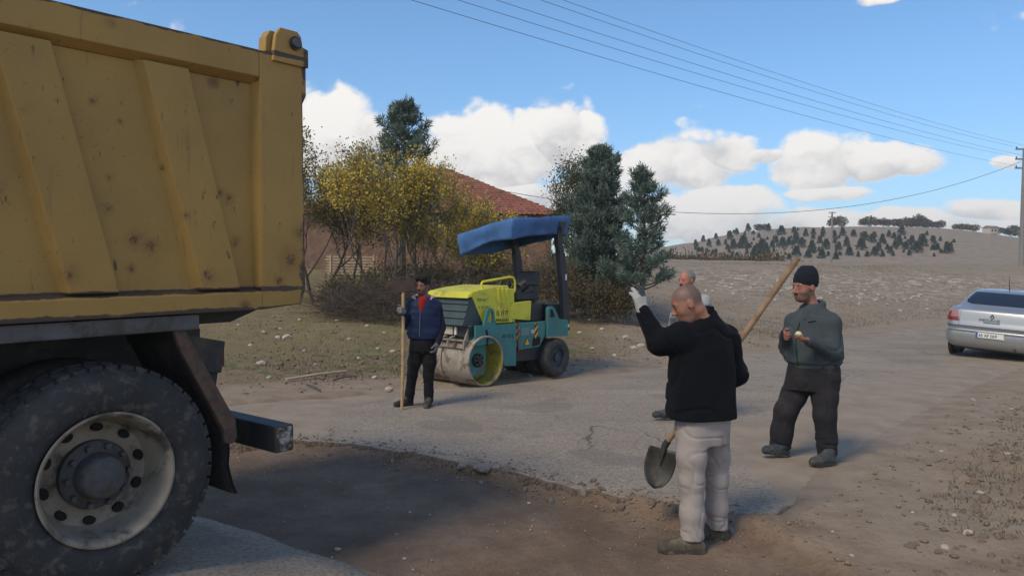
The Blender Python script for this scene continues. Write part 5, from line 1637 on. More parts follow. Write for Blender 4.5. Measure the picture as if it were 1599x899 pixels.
# tail lamps wrap the corners: clear upper part, red band below
li = shape([0.755, 0.80, 0.985], [0.615, 0.625, 0.665]); 
lo_ = lambda z: slv(z, 3) - 0.002
for s in (1, -1):
    zt = np.linspace(0.765, 0.985, 9)
    def lim(z, s=s):
        k = (z - 0.765) / 0.22
        return (s * li(z), s * (lo_(z) - 0.09 * max(0, k - 0.75) * 4))
    tl_ = rear_patch('tail_lamp', lim, zt, tailp, 0.008, car, ny=10)
    rear_patch('lamp_band', lambda z, s=s: (s * (li(z) + 0.004), s * lo_(z)), np.linspace(0.760, 0.835, 4), tailm, 0.012, tl_, ny=10)
    rear_patch('lamp_outer', lambda z, s=s: (s * (slv(z, 3) - 0.09), s * lo_(z)), np.linspace(0.80, 0.95, 5), tailm, 0.011, tl_, ny=5)
    MB().tube([rear_pt(s * 0.608, z, 0.0015) for z in (0.672, 0.70, 0.75, 0.85, 0.985)], 0.004, 4).build('boot_gap', trim, car, fix=False)
# dark strip paints the shade between boot and bumper; bumper trim
rear_patch('bumper_recess_shade', lambda z: (-0.84, 0.84), (0.603, 0.62, 0.64, 0.654), trim, 0.003, car, ny=40)
rear_patch('boot_grip', lambda z: (-0.15, 0.15), (0.748, 0.765, 0.775), trim, 0.004, car, ny=10)
rear_patch('bumper_strip', lambda z: (-0.80, 0.80), (0.535, 0.555, 0.572), trim, 0.004, car, ny=40)
# diamond badge and model name
bc = rear_pt(0.0, 0.895, 0.010)
dia = [(0.0, 0.062), (0.045, 0.0), (0.0, -0.062), (-0.045, 0.0)]; dii = [(0.0, 0.030), (0.020, 0.0), (0.0, -0.030), (-0.020, 0.0)]
vs = [(bc[0], a, bc[2] + b) for a, b in dia] + [(bc[0], a, bc[2] + b) for a, b in dii] + [(bc[0] - 0.010, a * 0.9, bc[2] + b * 0.9) for a, b in dia] + [(bc[0] - 0.010, a * 1.1, bc[2] + b * 1.1) for a, b in dii]
fs = []
for i in range(4):
    j = (i + 1) % 4
    fs += [(8 + i, 8 + j, 12 + j, 12 + i), (i, j, 8 + j, 8 + i), (4 + i, 12 + i, 12 + j, 4 + j)]
MB().add(vs, fs).build('diamond_badge', chrome, car)
letters('lettering', 'MEGANE', 0.085, chrome, car, frame4((rear_pt(0, 0.80, 0.012)[0], 0.235, 0.79), (0, -1, 0), (0.05, 0, 1)), sx=1.15)
# number plate in the bumper
px0 = rear_pt(0.0, 0.50, 0.018)[0]
pl = MB().box((px0 - 0.004, -0.26, 0.445), (px0 + 0.01, 0.26, 0.555)).build('number_plate', platem, car, bevel=0.003)
MB().box((px0 - 0.0065, 0.215, 0.448), (px0 - 0.0042, 0.257, 0.552)).build('plate_band', plateb, pl)
letters('lettering', '66 AF 069', 0.098, inkm, pl, frame4((px0 - 0.0060, 0.20, 0.466), (0, -1, 0), (0, 0, 1)), sx=0.82)
MB().box((px0 - 0.008, -0.275, 0.435), (px0 - 0.004, -0.262, 0.475)).build('plate_clip', stickw, pl)
MB().tube([(1.28, -0.02, 1.44), (1.20, -0.02, 1.62), (1.14, -0.02, 1.74)], [0.012, 0.006, 0.004], 6).build('aerial', darkp, car, smooth=True)
for (xx, s) in ((0.83, 1), (0.83, -1), (3.52, 1), (3.52, -1)):
    ax = np.array([0, -s, 0.0]); o = np.array([xx, s * 0.87, 0.30])
    sp = [(0.20, 0.02), (0.225, 0.004), (0.26, 0.0), (0.288, 0.012), (0.302, 0.035)]
    ty = MB().lathe(sp + [(0.306, 0.10)] + [(a, 0.20 - b) for a, b in sp[::-1]], o, ax, 44).build('tyre', rubber, car, smooth=True)
    MB().lathe([(0.205, 0.02), (0.205, 0.008), (0.19, 0.012), (0.17, 0.05), (0.08, 0.03), (0.05, 0.015), (0.001, 0.015)], o, ax, 32).build('wheel_rim', alloy, ty, smooth=True)
    # dark wheel arch lining just proud of the flank
    MB().lathe([(0.30, -0.024), (0.355, -0.024), (0.36, -0.016), (0.36, 0.05)], o, ax, 44).build('wheel_arch', darkp, car, smooth=True)
MB().box((0.25, -0.70, 0.16), (4.2, 0.70, 0.22)).build('underbody', darkp, car)
MB().cyl((0.03, -0.45, 0.235), (0.5, -0.45, 0.24), 0.028, n=12).build('exhaust', chassis, car, smooth=True)

# ------------------------------------------------------------------ soft shapes: distance fields meshed in one piece
_T3 = np.random.RandomState(23).rand(32, 32, 32).astype(np.float32)


def noise3(p, s=0):
    p = np.asarray(p, np.float32) + 13.7 * s
    i = np.floor(p).astype(np.int32); f = p - i; f = f * f * (3 - 2 * f)
    i &= 31; j = (i + 1) & 31
    def t(a, b, c): return _T3[a, b, c]
    x0, y0, z0 = i.T; x1, y1, z1 = j.T; fx, fy, fz = f.T
    return ((t(x0, y0, z0) * (1 - fx) + t(x1, y0, z0) * fx) * (1 - fy) + (t(x0, y1, z0) * (1 - fx) + t(x1, y1, z0) * fx) * fy) * (1 - fz) + \
           ((t(x0, y0, z1) * (1 - fx) + t(x1, y0, z1) * fx) * (1 - fy) + (t(x0, y1, z1) * (1 - fx) + t(x1, y1, z1) * fx) * fy) * fz


class Field:
    def __init__(self, lo, hi, h):
        self.lo = np.array(lo, float); self.h = h
        self.n = np.ceil((np.array(hi, float) - self.lo) / h).astype(int) + 1
        self.D = np.full(self.n, 0.5, np.float32)
        self.ax = [(self.lo[k] + h * np.arange(self.n[k])).astype(np.float32) for k in range(3)]

    def _box(self, lo, hi, pad):
        a = np.clip(np.floor((np.array(lo) - pad - self.lo) / self.h).astype(int), 0, self.n - 1)
        b = np.clip(np.ceil((np.array(hi) + pad - self.lo) / self.h).astype(int) + 1, 1, self.n)
        sl = tuple(slice(a[k], b[k]) for k in range(3))
        X = self.ax[0][sl[0]][:, None, None]; Y = self.ax[1][sl[1]][None, :, None]; Z = self.ax[2][sl[2]][None, None, :]
        return sl, X, Y, Z

    def _mix(self, sl, d, k, sub=False):
        A = self.D[sl]
        if sub:
            if k > 0:
                hh = np.clip(0.5 - 0.5 * (A + d) / k, 0, 1)
                self.D[sl] = A * (1 - hh) + (-d) * hh + k * hh * (1 - hh)
            else:
                self.D[sl] = np.maximum(A, -d)
            return
        if k > 0:
            hh = np.clip(0.5 + 0.5 * (A - d) / k, 0, 1)
            self.D[sl] = A * (1 - hh) + d * hh - k * hh * (1 - hh)
        else:
            self.D[sl] = np.minimum(A, d)

    def cone(self, a, b, ra, rb, k=0.02, sub=False):
        a = np.array(a, float); b = np.array(b, float); r = max(ra, rb)
        sl, X, Y, Z = self._box(np.minimum(a, b) - r, np.maximum(a, b) + r, k + 4 * self.h)
        ba = b - a; L2 = float(ba @ ba) + 1e-12
        t = np.clip(((X - a[0]) * ba[0] + (Y - a[1]) * ba[1] + (Z - a[2]) * ba[2]) / L2, 0, 1)
        d = np.sqrt((X - a[0] - t * ba[0]) ** 2 + (Y - a[1] - t * ba[1]) ** 2 + (Z - a[2] - t * ba[2]) ** 2) - (ra + (rb - ra) * t)
        self._mix(sl, d.astype(np.float32), k, sub)

    def chain(self, pts, rs, k=0.02):
        for i in range(len(pts) - 1):
            self.cone(pts[i], pts[i + 1], rs[i], rs[i + 1], k)

    def ell(self, c, r, Rm=None, k=0.02, sub=False):
        c = np.array(c, float); r = np.array(r, float); m = r.max()
        sl, X, Y, Z = self._box(c - m, c + m, k + 4 * self.h)
        Rm = np.eye(3) if Rm is None else Rm
        x, y, z = X - c[0], Y - c[1], Z - c[2]
        u = [(x * Rm[0, q] + y * Rm[1, q] + z * Rm[2, q]) for q in range(3)]
        k0 = np.sqrt((u[0] / r[0]) ** 2 + (u[1] / r[1]) ** 2 + (u[2] / r[2]) ** 2)
        k1 = np.sqrt((u[0] / r[0] ** 2) ** 2 + (u[1] / r[1] ** 2) ** 2 + (u[2] / r[2] ** 2) ** 2) + 1e-6
        self._mix(sl, (k0 * (k0 - 1) / k1).astype(np.float32), k, sub)

    def loft(self, rows, k=0.03, p=2.3):
        """upright body of elliptical sections: rows of (z, cx, cy, half width, half depth, yaw)"""
        rows = np.array(sorted(rows), float)
        z = rows[:, 0]; m = rows[:, 3:5].max()
        sl, X, Y, Z = self._box((rows[:, 1].min() - m, rows[:, 2].min() - m, z[0]), (rows[:, 1].max() + m, rows[:, 2].max() + m, z[-1]), k + 4 * self.h)
        zz = Z.ravel()
        cx, cy, a, b, yw = [np.interp(zz, z, rows[:, q])[None, None, :] for q in range(1, 6)]
        x, y = X - cx, Y - cy
        u = x * np.cos(yw) + y * np.sin(yw); v = -x * np.sin(yw) + y * np.cos(yw)
        d = ((np.abs(u) / a) ** p + (np.abs(v) / b) ** p) ** (1 / p)
        d = (d - 1) * np.minimum(a, b)
        dz = np.maximum(z[0] - Z, Z - z[-1])
        d = np.maximum(d, dz + 0 * d)
        self._mix(sl, d.astype(np.float32), k)

    def plane(self, n, p0, k=0.0):
        """keep the side the normal points away from"""
        n = np.array(n, float); n /= np.linalg.norm(n)
        d = ((self.ax[0] - p0[0]) * n[0])[:, None, None] + ((self.ax[1] - p0[1]) * n[1])[None, :, None] + ((self.ax[2] - p0[2]) * n[2])[None, None, :]
        self.D = np.maximum(self.D, d.astype(np.float32))

    def wrinkle(self, amp, scale, seed=0, where=None, ridged=True):
        idx = np.nonzero(np.abs(self.D) < 0.02 + amp)
        p = np.stack([self.ax[q][idx[q]] for q in range(3)], 1)
        n1 = noise3(p * np.array(scale), seed); n2 = noise3(p * np.array(scale) * 2.1, seed + 1)
        v = (1 - np.abs(2 * n1 - 1) * 1.6) * 0.6 + (n2 - 0.5) * 0.6 if ridged else (n1 - 0.5) + 0.5 * (n2 - 0.5)
        w = 1.0 if where is None else where(p)
        self.D[idx] -= (amp * w * v).astype(np.float32)

    def crease(self, amp, scale, seed=0, where=None, width=0.05):
        """thin sharp folds"""
        idx = np.nonzero(np.abs(self.D) < 0.02 + amp)
        p = np.stack([self.ax[q][idx[q]] for q in range(3)], 1)
        wv = np.stack([noise3(p * 5, seed + 5), noise3(p * 5, seed + 6), noise3(p * 5, seed + 7)], 1) * 0.12
        n1 = noise3((p + wv) * np.array(scale), seed)
        v = np.exp(-((n1 - 0.5) / width) ** 2)
        w = 1.0 if where is None else where(p)
        self.D[idx] += (amp * w * (v - 0.25)).astype(np.float32)

    def mesh(self, name, m, parent, smooth_it=1):
        D = self.D
        # close at the border
        D[0] = D[-1] = 0.1; D[:, 0] = D[:, -1] = 0.1; D[:, :, 0] = D[:, :, -1] = 0.1
        s = D < 0
        c = np.zeros(np.array(D.shape) - 1, np.uint8)
        for i in (0, 1):
            for j in (0, 1):
                for l in (0, 1):
                    c += s[i:D.shape[0] - 1 + i, j:D.shape[1] - 1 + j, l:D.shape[2] - 1 + l]
        act = (c > 0) & (c < 8)
        cid = np.full(act.shape, -1, np.int32)
        ii = np.array(np.nonzero(act)); n = ii.shape[1]
        cid[tuple(ii)] = np.arange(n)
        acc = np.zeros((n, 3)); cnt = np.zeros(n)
        cor = [(i, j, l) for i in (0, 1) for j in (0, 1) for l in (0, 1)]
        val = {q: D[ii[0] + q[0], ii[1] + q[1], ii[2] + q[2]] for q in cor}
        for q in cor:
            for axx in range(3):
                if q[axx] == 0:
                    w = list(q); w[axx] = 1; w = tuple(w)
                    a, b = val[q], val[w]
                    cr = (a < 0) != (b < 0)
                    t = np.where(cr, a / (a - b + 1e-12), 0)
                    e = np.array(q, float)[None, :].repeat(n, 0); e[:, axx] += t
                    acc[cr] += e[cr]; cnt[cr] += 1
        v = self.lo + self.h * (ii.T + acc / cnt[:, None])
        quads = []
        for axx in range(3):
            o = [k for k in range(3) if k != axx]
            sl0 = [slice(None)] * 3; sl1 = [slice(None)] * 3
            sl0[axx] = slice(0, -1); sl1[axx] = slice(1, None)
            a, b = s[tuple(sl0)], s[tuple(sl1)]
            e = np.array(np.nonzero(a != b)).T
            ok = (e[:, o[0]] > 0) & (e[:, o[1]] > 0) & (e[:, o[0]] < D.shape[o[0]] - 1) & (e[:, o[1]] < D.shape[o[1]] - 1)
            e = e[ok]
            def cell(d0, d1):
                q = e.copy(); q[:, o[0]] -= d0; q[:, o[1]] -= d1
                return cid[q[:, 0], q[:, 1], q[:, 2]]
            f = np.stack([cell(1, 1), cell(0, 1), cell(0, 0), cell(1, 0)], 1)
            flip = a[e[:, 0], e[:, 1], e[:, 2]] != (axx == 1)
            f[~flip] = f[~flip][:, ::-1]
            quads.append(f)
        q = np.concatenate(quads)
        q = q[(q >= 0).all(1)]
        o_ = mesh_np(name, v, q, m, parent, smooth=True)
        if smooth_it:
            bm = bmesh.new(); bm.from_mesh(o_.data)
            for _ in range(smooth_it):
                bmesh.ops.smooth_vert(bm, verts=bm.verts, factor=0.5, use_axis_x=True, use_axis_y=True, use_axis_z=True)
            bm.to_mesh(o_.data); bm.free()
            o_.data.polygons.foreach_set('use_smooth', np.ones(len(o_.data.polygons), bool))
        return o_


def basis(fwd, up):
    f = np.array(fwd, float); f /= np.linalg.norm(f)
    u = np.array(up, float); u = u - f * (u @ f); u /= np.linalg.norm(u)
    r = np.cross(f, u)
    return np.stack([r, f, u], 1)          # columns: right, forward, up


def head_shape(F, c, B, s=1.0, jaw=1.0, nose=1.0):
    """skull, face, ears and neck root around the head's centre"""
    def L(x, y, z): return c + B @ (np.array([x, y, z]) * s)
    F.ell(L(0, -0.012, 0.030), np.array([0.074, 0.098, 0.088]) * s, B, 0.0)
    F.ell(L(0, 0.022, -0.030), np.array([0.062 * jaw, 0.068, 0.082]) * s, B, 0.03)
    F.ell(L(0, 0.050, -0.085), np.array([0.040 * jaw, 0.036, 0.030]) * s, B, 0.03)
    F.ell(L(0.036, 0.046, -0.030), np.array([0.024, 0.026, 0.028]) * s, B, 0.02)
    F.ell(L(-0.036, 0.046, -0.030), np.array([0.024, 0.026, 0.028]) * s, B, 0.02)
    F.cone(L(-0.034, 0.070, 0.020), L(0.034, 0.070, 0.020), 0.014 * s, 0.014 * s, 0.012)
    for e in (-1, 1):
        F.ell(L(e * 0.031, 0.094, 0.001), np.array([0.018, 0.014, 0.012]) * s, B, 0.008, sub=True)
        F.ell(L(e * 0.031, 0.070, 0.001), np.array([0.015, 0.013, 0.011]) * s, B, 0.004)
    F.cone(L(0, 0.084, 0.008), L(0, 0.108 * nose, -0.030), 0.008 * s, 0.0125 * s, 0.010)
    for e in (-1, 1):
        F.ell(L(e * 0.013, 0.094, -0.034), np.array([0.009, 0.010, 0.008]) * s, B, 0.006)
    F.cone(L(-0.020, 0.082, -0.060), L(0.020, 0.082, -0.060), 0.0075 * s, 0.0075 * s, 0.006)
    F.cone(L(-0.017, 0.081, -0.072), L(0.017, 0.081, -0.072), 0.0080 * s, 0.0080 * s, 0.006)
    for e in (-1, 1):
        F.ell(L(e * 0.077, -0.012, -0.006), np.array([0.010, 0.020, 0.032]) * s, B, 0.008)
        F.ell(L(e * 0.090, -0.004, -0.002), np.array([0.008, 0.010, 0.017]) * s, B, 0.004, sub=True)
    return L


def hand_shape(F, wrist, d, palm, thumb, curl, s=1.0, fat=1.0, spread=0.05, tcurl=0.5, k=0.006):
    """palm, four unequal fingers with knuckle bends and a thumb off the side of the palm.
    d: wrist to knuckles, palm: way the palm faces, thumb: side of the thumb"""
    w = np.array(wrist, float)
    d = np.array(d, float); d /= np.linalg.norm(d)
    n = np.array(palm, float); n -= d * (n @ d); n /= np.linalg.norm(n)
    t = np.array(thumb, float); t -= d * (t @ d); t -= n * (t @ n); t /= np.linalg.norm(t)
    for q in (-0.026, -0.009, 0.009, 0.026):
        F.cone(w + d * 0.012 * s + t * q * 0.75 * s, w + d * 0.085 * s + t * q * 1.1 * s, 0.0150 * s * fat, 0.0125 * s * fat, 0.012)
    F.ell(w + d * 0.035 * s + t * 0.022 * s + n * 0.010 * s, np.array([0.018, 0.018, 0.026]) * s, None, 0.012)
    for i, (off, L_) in enumerate(((0.031, 0.070), (0.0105, 0.079), (-0.0105, 0.073), (-0.031, 0.057))):
        p = w + d * (0.088 - 0.004 * abs(i - 1.3)) * s + t * off * s
        dd = d + t * spread * (1.5 - i); dd /= np.linalg.norm(dd)
        ang = 0.0; r = 0.0088 * fat * s * (0.9 if i == 3 else 1.0)
        for seg, (fr, bend) in enumerate(((0.46, 0.9), (0.30, 1.15), (0.24, 0.7))):
            ang += curl[i] * bend
            v = dd * math.cos(ang) + n * math.sin(ang)
            q = p + v * L_ * fr * s
            F.cone(p, q, r, r * 0.92, k if seg else 0.010)
            p = q; r *= 0.93
    p = w + d * 0.030 * s + t * 0.030 * s + n * 0.008 * s
    v = d * 0.62 + t * 0.72 + n * 0.25; v /= np.linalg.norm(v)
    q = p + v * 0.042 * s
    F.cone(p, q, 0.0140 * fat * s, 0.0105 * fat * s, 0.010)
    v2 = v + (d * 0.5 - t * 0.7 * tcurl + n * 0.9 * tcurl); v2 /= np.linalg.norm(v2)
    q2 = q + v2 * 0.034 * s
    F.cone(q, q2, 0.0105 * fat * s, 0.0088 * fat * s, k)
    return w + d * 0.09 * s + n * 0.02 * s


def skin_mat(name, base, ruddy, hair, stub):
    m = bpy.data.materials.new(name); m.use_nodes = True
    N = NT(m.node_tree); Bs = m.node_tree.nodes['Principled BSDF']
    tcn = N.node('ShaderNodeTexCoord'); vec = tcn.outputs['Object']
    a = N.node('ShaderNodeAttribute', attribute_name='face'); sp = N.node('ShaderNodeSeparateColor'); N.put(sp.inputs[0], a.outputs['Color'])
    n1 = N.noise(vec, 28, 4, 0.6); n2 = N.noise(vec, 260, 2, 0.6)
    c = N.mix(N.ramp(n1, 0.3, 0.7), base, ruddy)
    c = N.mix(N.math('MULTIPLY', sp.outputs[2], 0.7), c, ruddy)
    c = N.mix(N.math('MULTIPLY', sp.outputs[1], N.ramp(n2, 0.25, 0.7, 0.45, 0.9)), c, stub)
    c = N.mix(N.math('MULTIPLY', sp.outputs[0], N.ramp(n2, 0.25, 0.65, 0.55, 1.0)), c, hair)
    N.put(Bs.inputs['Base Color'], c)
    Bs.inputs['Roughness'].default_value = 0.55
    Bs.inputs['Subsurface Weight'].default_value = 0.08
    Bs.inputs['Subsurface Radius'].default_value = (0.01, 0.004, 0.002)
    bp = N.node('ShaderNodeBump'); bp.inputs['Strength'].default_value = 0.15; bp.inputs['Distance'].default_value = 0.004
    N.put(bp.inputs['Height'], N.noise(vec, 120, 3, 0.6)); N.l.new(bp.outputs[0], Bs.inputs['Normal'])
    return m


def face_attr(o, c, B, hairf, stubf, ruddyf, s=1.0):
    me = o.data
    co = np.empty(len(me.vertices) * 3); me.vertices.foreach_get('co', co); co = co.reshape(-1, 3)
    l = (co - c) @ B / s
    x, y, z = l.T
    near = (np.abs(z) < 0.20) & (np.hypot(x, y) < 0.16)
    rgba = np.ones((len(co), 4))
    rgba[:, 0] = np.where(near, hairf(x, y, z), 0); rgba[:, 1] = np.where(near, stubf(x, y, z), 0); rgba[:, 2] = np.where(near, ruddyf(x, y, z), 0)
    set_attr(o, 'face', np.clip(rgba, 0, 1))


def beard(x, y, z):
    jawline = sstep(-z, 0.035 - 0.3 * np.clip(0.06 - y, 0, 0.1) * 0, 0.055) * sstep(y, -0.005, 0.02) * (1 - sstep(-z, 0.12, 0.15))
    lip = (np.abs(z + 0.066) < 0.011) & (np.abs(x) < 0.024) & (y > 0.07)
    side = sstep(-z, 0.0, 0.03) * sstep(np.abs(x), 0.045, 0.058) * sstep(y, -0.01, 0.015) * (1 - sstep(y, 0.04, 0.06))
    return np.where(lip, 0.1, np.maximum(jawline, side * 0.8))


def ruddy_face(x, y, z):
    nosep = np.exp(-((x / 0.018) ** 2 + ((z + 0.028) / 0.02) ** 2)) * (y > 0.08)
    ch = np.exp(-(((np.abs(x) - 0.04) / 0.02) ** 2 + ((z + 0.03) / 0.022) ** 2))
    ear = (np.abs(x) > 0.072) & (np.abs(z) < 0.045) & (y < 0.03)
    lip = (np.abs(z + 0.066) < 0.011) & (np.abs(x) < 0.024) & (y > 0.07)
    return np.clip(nosep + 0.7 * ch + 0.8 * ear + 1.0 * lip, 0, 1)


eyem = mat('dark_eye', (0.018, 0.013, 0.011), 0.2)
browm = mat('dark_brow_hair', (0.018, 0.015, 0.013), 0.8)
greyhair = mat('grey_hair', (0.17, 0.165, 0.16), 0.8, var=0.3, vscale=40, bump=0.5, bscale=120)
blackhair = mat('black_hair', (0.007, 0.006, 0.006), 0.9, var=0.4, vscale=30, bump=0.6, bscale=90)


def eyes_brows(L, B, parent, bm_=None, s=1.0):
    for e in (-1, 1):
        MB().tube([L(e * 0.0235, 0.0835, 0.0005), L(e * 0.031, 0.0845, 0.001), L(e * 0.0385, 0.081, 0.0)], [0.0026 * s, 0.0046 * s, 0.0026 * s], 8).build('eye', eyem, parent, smooth=True)
        MB().tube([L(e * 0.014, 0.0855, 0.021), L(e * 0.030, 0.0855, 0.027), L(e * 0.047, 0.074, 0.021)], [0.004 * s, 0.0045 * s, 0.003 * s], 6).build('eyebrow', bm_ or browm, parent, smooth=True)


def cloth(name, col, var=0.12, bump=0.35, bscale=160, rough=0.85, vscale=6, dirt=None, dirt_amt=0.4, dirt_scale=4):
    m = mat(name, col, rough, var=var, vscale=vscale, bump=bump, bscale=bscale, dirt=dirt, dirt_amt=dirt_amt, dirt_scale=dirt_scale)
    m.node_tree.nodes['Principled BSDF'].inputs['Sheen Weight'].default_value = 0.02
    m.node_tree.nodes['Principled BSDF'].inputs['Specular IOR Level'].default_value = 0.12
    return m


def shoe_shape(F, ankle, heel, toe, ground, wid=0.042, high=0.07):
    """heel and toe on the ground line"""
    heel = np.array(heel, float); toe = np.array(toe, float); a = np.array(ankle, float)
    d = toe - heel; Ln = np.linalg.norm(d); d /= Ln
    sd = np.cross(d, [0, 0, 1.0])
    F.cone(heel + d * 0.035 + [0, 0, 0.035], heel + d * 0.12 + [0, 0, 0.037], 0.036, 0.038, 0.02)
    F.cone(heel + d * 0.12 + [0, 0, 0.036], toe - d * 0.045 + [0, 0, 0.030], 0.038, wid * 0.92, 0.03)
    F.ell(toe - d * 0.05 + [0, 0, 0.026], (0.045, wid, 0.030), np.stack([d, sd, np.array([0, 0, 1.0])], 1), 0.02)
    F.cone(heel + d * 0.05 + [0, 0, 0.05], a + [0, 0, 0.0], 0.040, 0.043, 0.03)
    F.cone(toe - d * 0.10 + [0, 0, 0.045], a + d * 0.02 + [0, 0, -0.01], 0.028, 0.036, 0.04)


def sole(name, heel, toe, parent, m, wid=0.043, th=0.018):
    heel = np.array(heel, float); toe = np.array(toe, float)
    d = toe - heel; Ln = np.linalg.norm(d); d /= Ln; sd = np.cross(d, [0, 0, 1.0]); sd /= np.linalg.norm(sd)
    up = np.cross(sd, d)
    prof = [(0.0, 0.55), (0.03, 0.86), (0.10, 0.84), (0.16, 0.78), (0.21, 0.98), (Ln - 0.04, 0.86), (Ln - 0.005, 0.42)]
    ol = [heel + d * a + sd * wid * b for a, b in prof] + [heel + d * a - sd * wid * b for a, b in prof[::-1]]
    n = len(ol)
    b_ = MB().add(ol + [p + up * th for p in ol], [tuple(range(n)), tuple(range(2 * n - 1, n - 1, -1))] + [(i, i + n, (i + 1) % n + n, (i + 1) % n) for i in range(n)])
    return b_.build(name, m, parent, bevel=0.004)


class Person:
    """joints are given as picture points with their distance, then kept relative to the feet"""
    def __init__(self, label, origin, vox, group=None):
        self.o = np.array(origin, float); self.h = vox
        self.root = empty('person', self.o)
        tag(self.root, label, 'person', group)

    def p(self, px, py, depth):
        return P(px, py, depth) - self.o

    def field(self, lo, hi, h=None):
        return Field(lo, hi, h or self.h)

# ------------------------------------------------------------------ man in black jacket waving, shovel under his arm
skinA = skin_mat('tanned_skin', (0.30, 0.155, 0.105), (0.33, 0.14, 0.095), (0.085, 0.070, 0.062), (0.17, 0.10, 0.075))
blackcloth = cloth('black_fleece', (0.0060, 0.0072, 0.0105), var=0.2, bump=0.3, bscale=220, rough=1.0)
lilac = cloth('pale_lilac_trousers', (0.33, 0.292, 0.285), var=0.10, bump=0.25, bscale=300, dirt=(0.24, 0.195, 0.17), dirt_amt=0.3)
glovem = cloth('grey_knit_glove', (0.36, 0.355, 0.35), var=0.15, bump=0.5, bscale=300)
glovec = cloth('dark_glove_coating', (0.050, 0.054, 0.062), var=0.2, bump=0.3)
shoem = cloth('dusty_olive_shoe', (0.085, 0.077, 0.058), var=0.25, bump=0.4, bscale=120, dirt=(0.15, 0.125, 0.095), dirt_amt=0.45, dirt_scale=9)
solem = mat('dark_shoe_sole', (0.04, 0.036, 0.032), 0.9, dirt=(0.14, 0.11, 0.085), dirt_amt=0.5, dirt_scale=14)
sockm = cloth('black_sock', (0.012, 0.012, 0.014))

gA = G(1088, 852)
A = Person('man in black jacket and pale trousers waving one gloved hand', (gA[0], gA[1], gA[2]), 0.0055)
D0 = gA[1] + 0.02
p = A.p
zg = 0.0
headc = p(1072, 474, D0 - 0.06)
HB = basis((-0.93, 0.05, -0.42), (-0.40, 0.02, 0.92))
neckb = p(1100, 503, D0 + 0.0)
Ls, Rs = p(1066, 524, D0 - 0.10), p(1133, 528, D0 + 0.13)
Le, Lw = p(1029, 536, D0 - 0.03), p(1004, 487, D0 + 0.04)
Re, Rw = p(1150, 583, D0 + 0.14), p(1105, 622, D0 + 0.30)
Lh, Rh = p(1086, 662, D0 - 0.06), p(1118, 662, D0 + 0.10)
Lk, Rk = p(1080, 752, D0 - 0.07), p(1119, 748, D0 + 0.12)
La, Ra = p(1081, 832, D0 - 0.08), p(1120, 820, D0 + 0.14)
La[2] = 0.095; Ra[2] = 0.095
# body
F = A.field((-0.50, -0.42, -0.02), (0.48, 0.55, 1.78))
L_ = head_shape(F, headc, HB, 1.0, jaw=1.08)
F.cone(headc + HB @ np.array([0, -0.045, -0.06]), neckb, 0.056, 0.070, 0.03)
F.ell(headc + HB @ np.array([0, 0.03, -0.10]), (0.045, 0.04, 0.03), HB, 0.03)
F.chain([neckb, p(1099, 560, D0), p(1098, 640, D0)], [0.09, 0.12, 0.11], 0.04)
for a, b, c in ((Ls, Le, Lw), (Rs, Re, Rw)):
    F.cone(neckb + [0, 0, -0.05], a, 0.07, 0.05, 0.04); F.chain([a, b, c], [0.047, 0.040, 0.030], 0.02)
for a, b, c in ((Lh, Lk, La), (Rh, Rk, Ra)):
    F.chain([a, b, c], [0.075, 0.052, 0.036], 0.03)
# right hand closed round the shovel handle, in front of him
shA, shB = p(1246, 402, D0 + 0.02), p(1037, 697, D0 + 0.30)
sdir = (shB - shA) / np.linalg.norm(shB - shA)
tpar = float((Rw - shA) @ sdir); grip = shA + sdir * tpar
hd = grip - Rw
Rw2 = grip - np.array([0.03, -0.035, 0.075])
F.cone(Re, Rw2 + [0.02, 0, 0.02], 0.038, 0.030, 0.02)
hand_shape(F, Rw2 + np.array([0.0, -0.0, 0.0]), (0.1, -0.1, 0.9), (0.55, -0.75, 0.2), sdir * -1 + np.array([0, 0, 0.0]), (1.05, 1.1, 1.1, 1.1), 0.95)
body = F.mesh('body', skinA, A.root)
face_attr(body, headc, HB, lambda x, y, z: sstep(z - 0.35 * np.clip(y - 0.0, 0, 1), 0.005, 0.035) * (1 - sstep(y, 0.055, 0.085)) * 0.75 + sstep(-y, 0.03, 0.05) * sstep(z, -0.06, -0.02) * 0.75,
          lambda x, y, z: beard(x, y, z) * 0.7, ruddy_face)
eyes_brows(L_, HB, A.root)
# jacket
J = A.field((-0.50, -0.45, 0.72), (0.48, 0.55, 1.62), 0.0065)
yaw = math.atan2(Rs[1] - Ls[1], Rs[0] - Ls[0])
c_ = lambda px, py, dd=0.0: p(px, py, D0 + dd)
rows = []
for (py, xl, xr, dep, dd, yw) in ((478, 1086, 1110, 0.075, 0.0, yaw), (492, 1078, 1118, 0.095, 0.0, yaw), (505, 1068, 1130, 0.12, 0.01, yaw), (520, 1055, 1140, 0.135, 0.01, yaw), (545, 1047, 1147, 0.150, 0.0, yaw * 0.9), (575, 1043, 1148, 0.16, 0.0, yaw * 0.7),
                                 (610, 1041, 1147, 0.17, 0.0, yaw * 0.5), (640, 1041, 1147, 0.175, 0.0, yaw * 0.35), (658, 1042, 1147, 0.178, 0.0, yaw * 0.3)):
    cc = p((xl + xr) / 2, py, D0 + dd)
    hwid = (xr - xl) / 2 / FPX * D0
    rows.append((cc[2], cc[0], cc[1], hwid, dep, yw))
J.loft(rows, 0.0, 2.5)
for a, b, c in ((Ls, Le, Lw), ):
    J.cone(p(1092, 520, D0 - 0.02), a, 0.085, 0.085, 0.06); J.chain([a, b], [0.088, 0.074], 0.045); J.chain([b, c + (c - b) * 0.02], [0.072, 0.046], 0.03)
J.cone(p(1108, 520, D0 + 0.04), Rs, 0.085, 0.085, 0.06); J.chain([Rs, Re], [0.085, 0.070], 0.04); J.chain([Re, Rw2 + (Re - Rw2) * 0.12], [0.070, 0.048], 0.03)
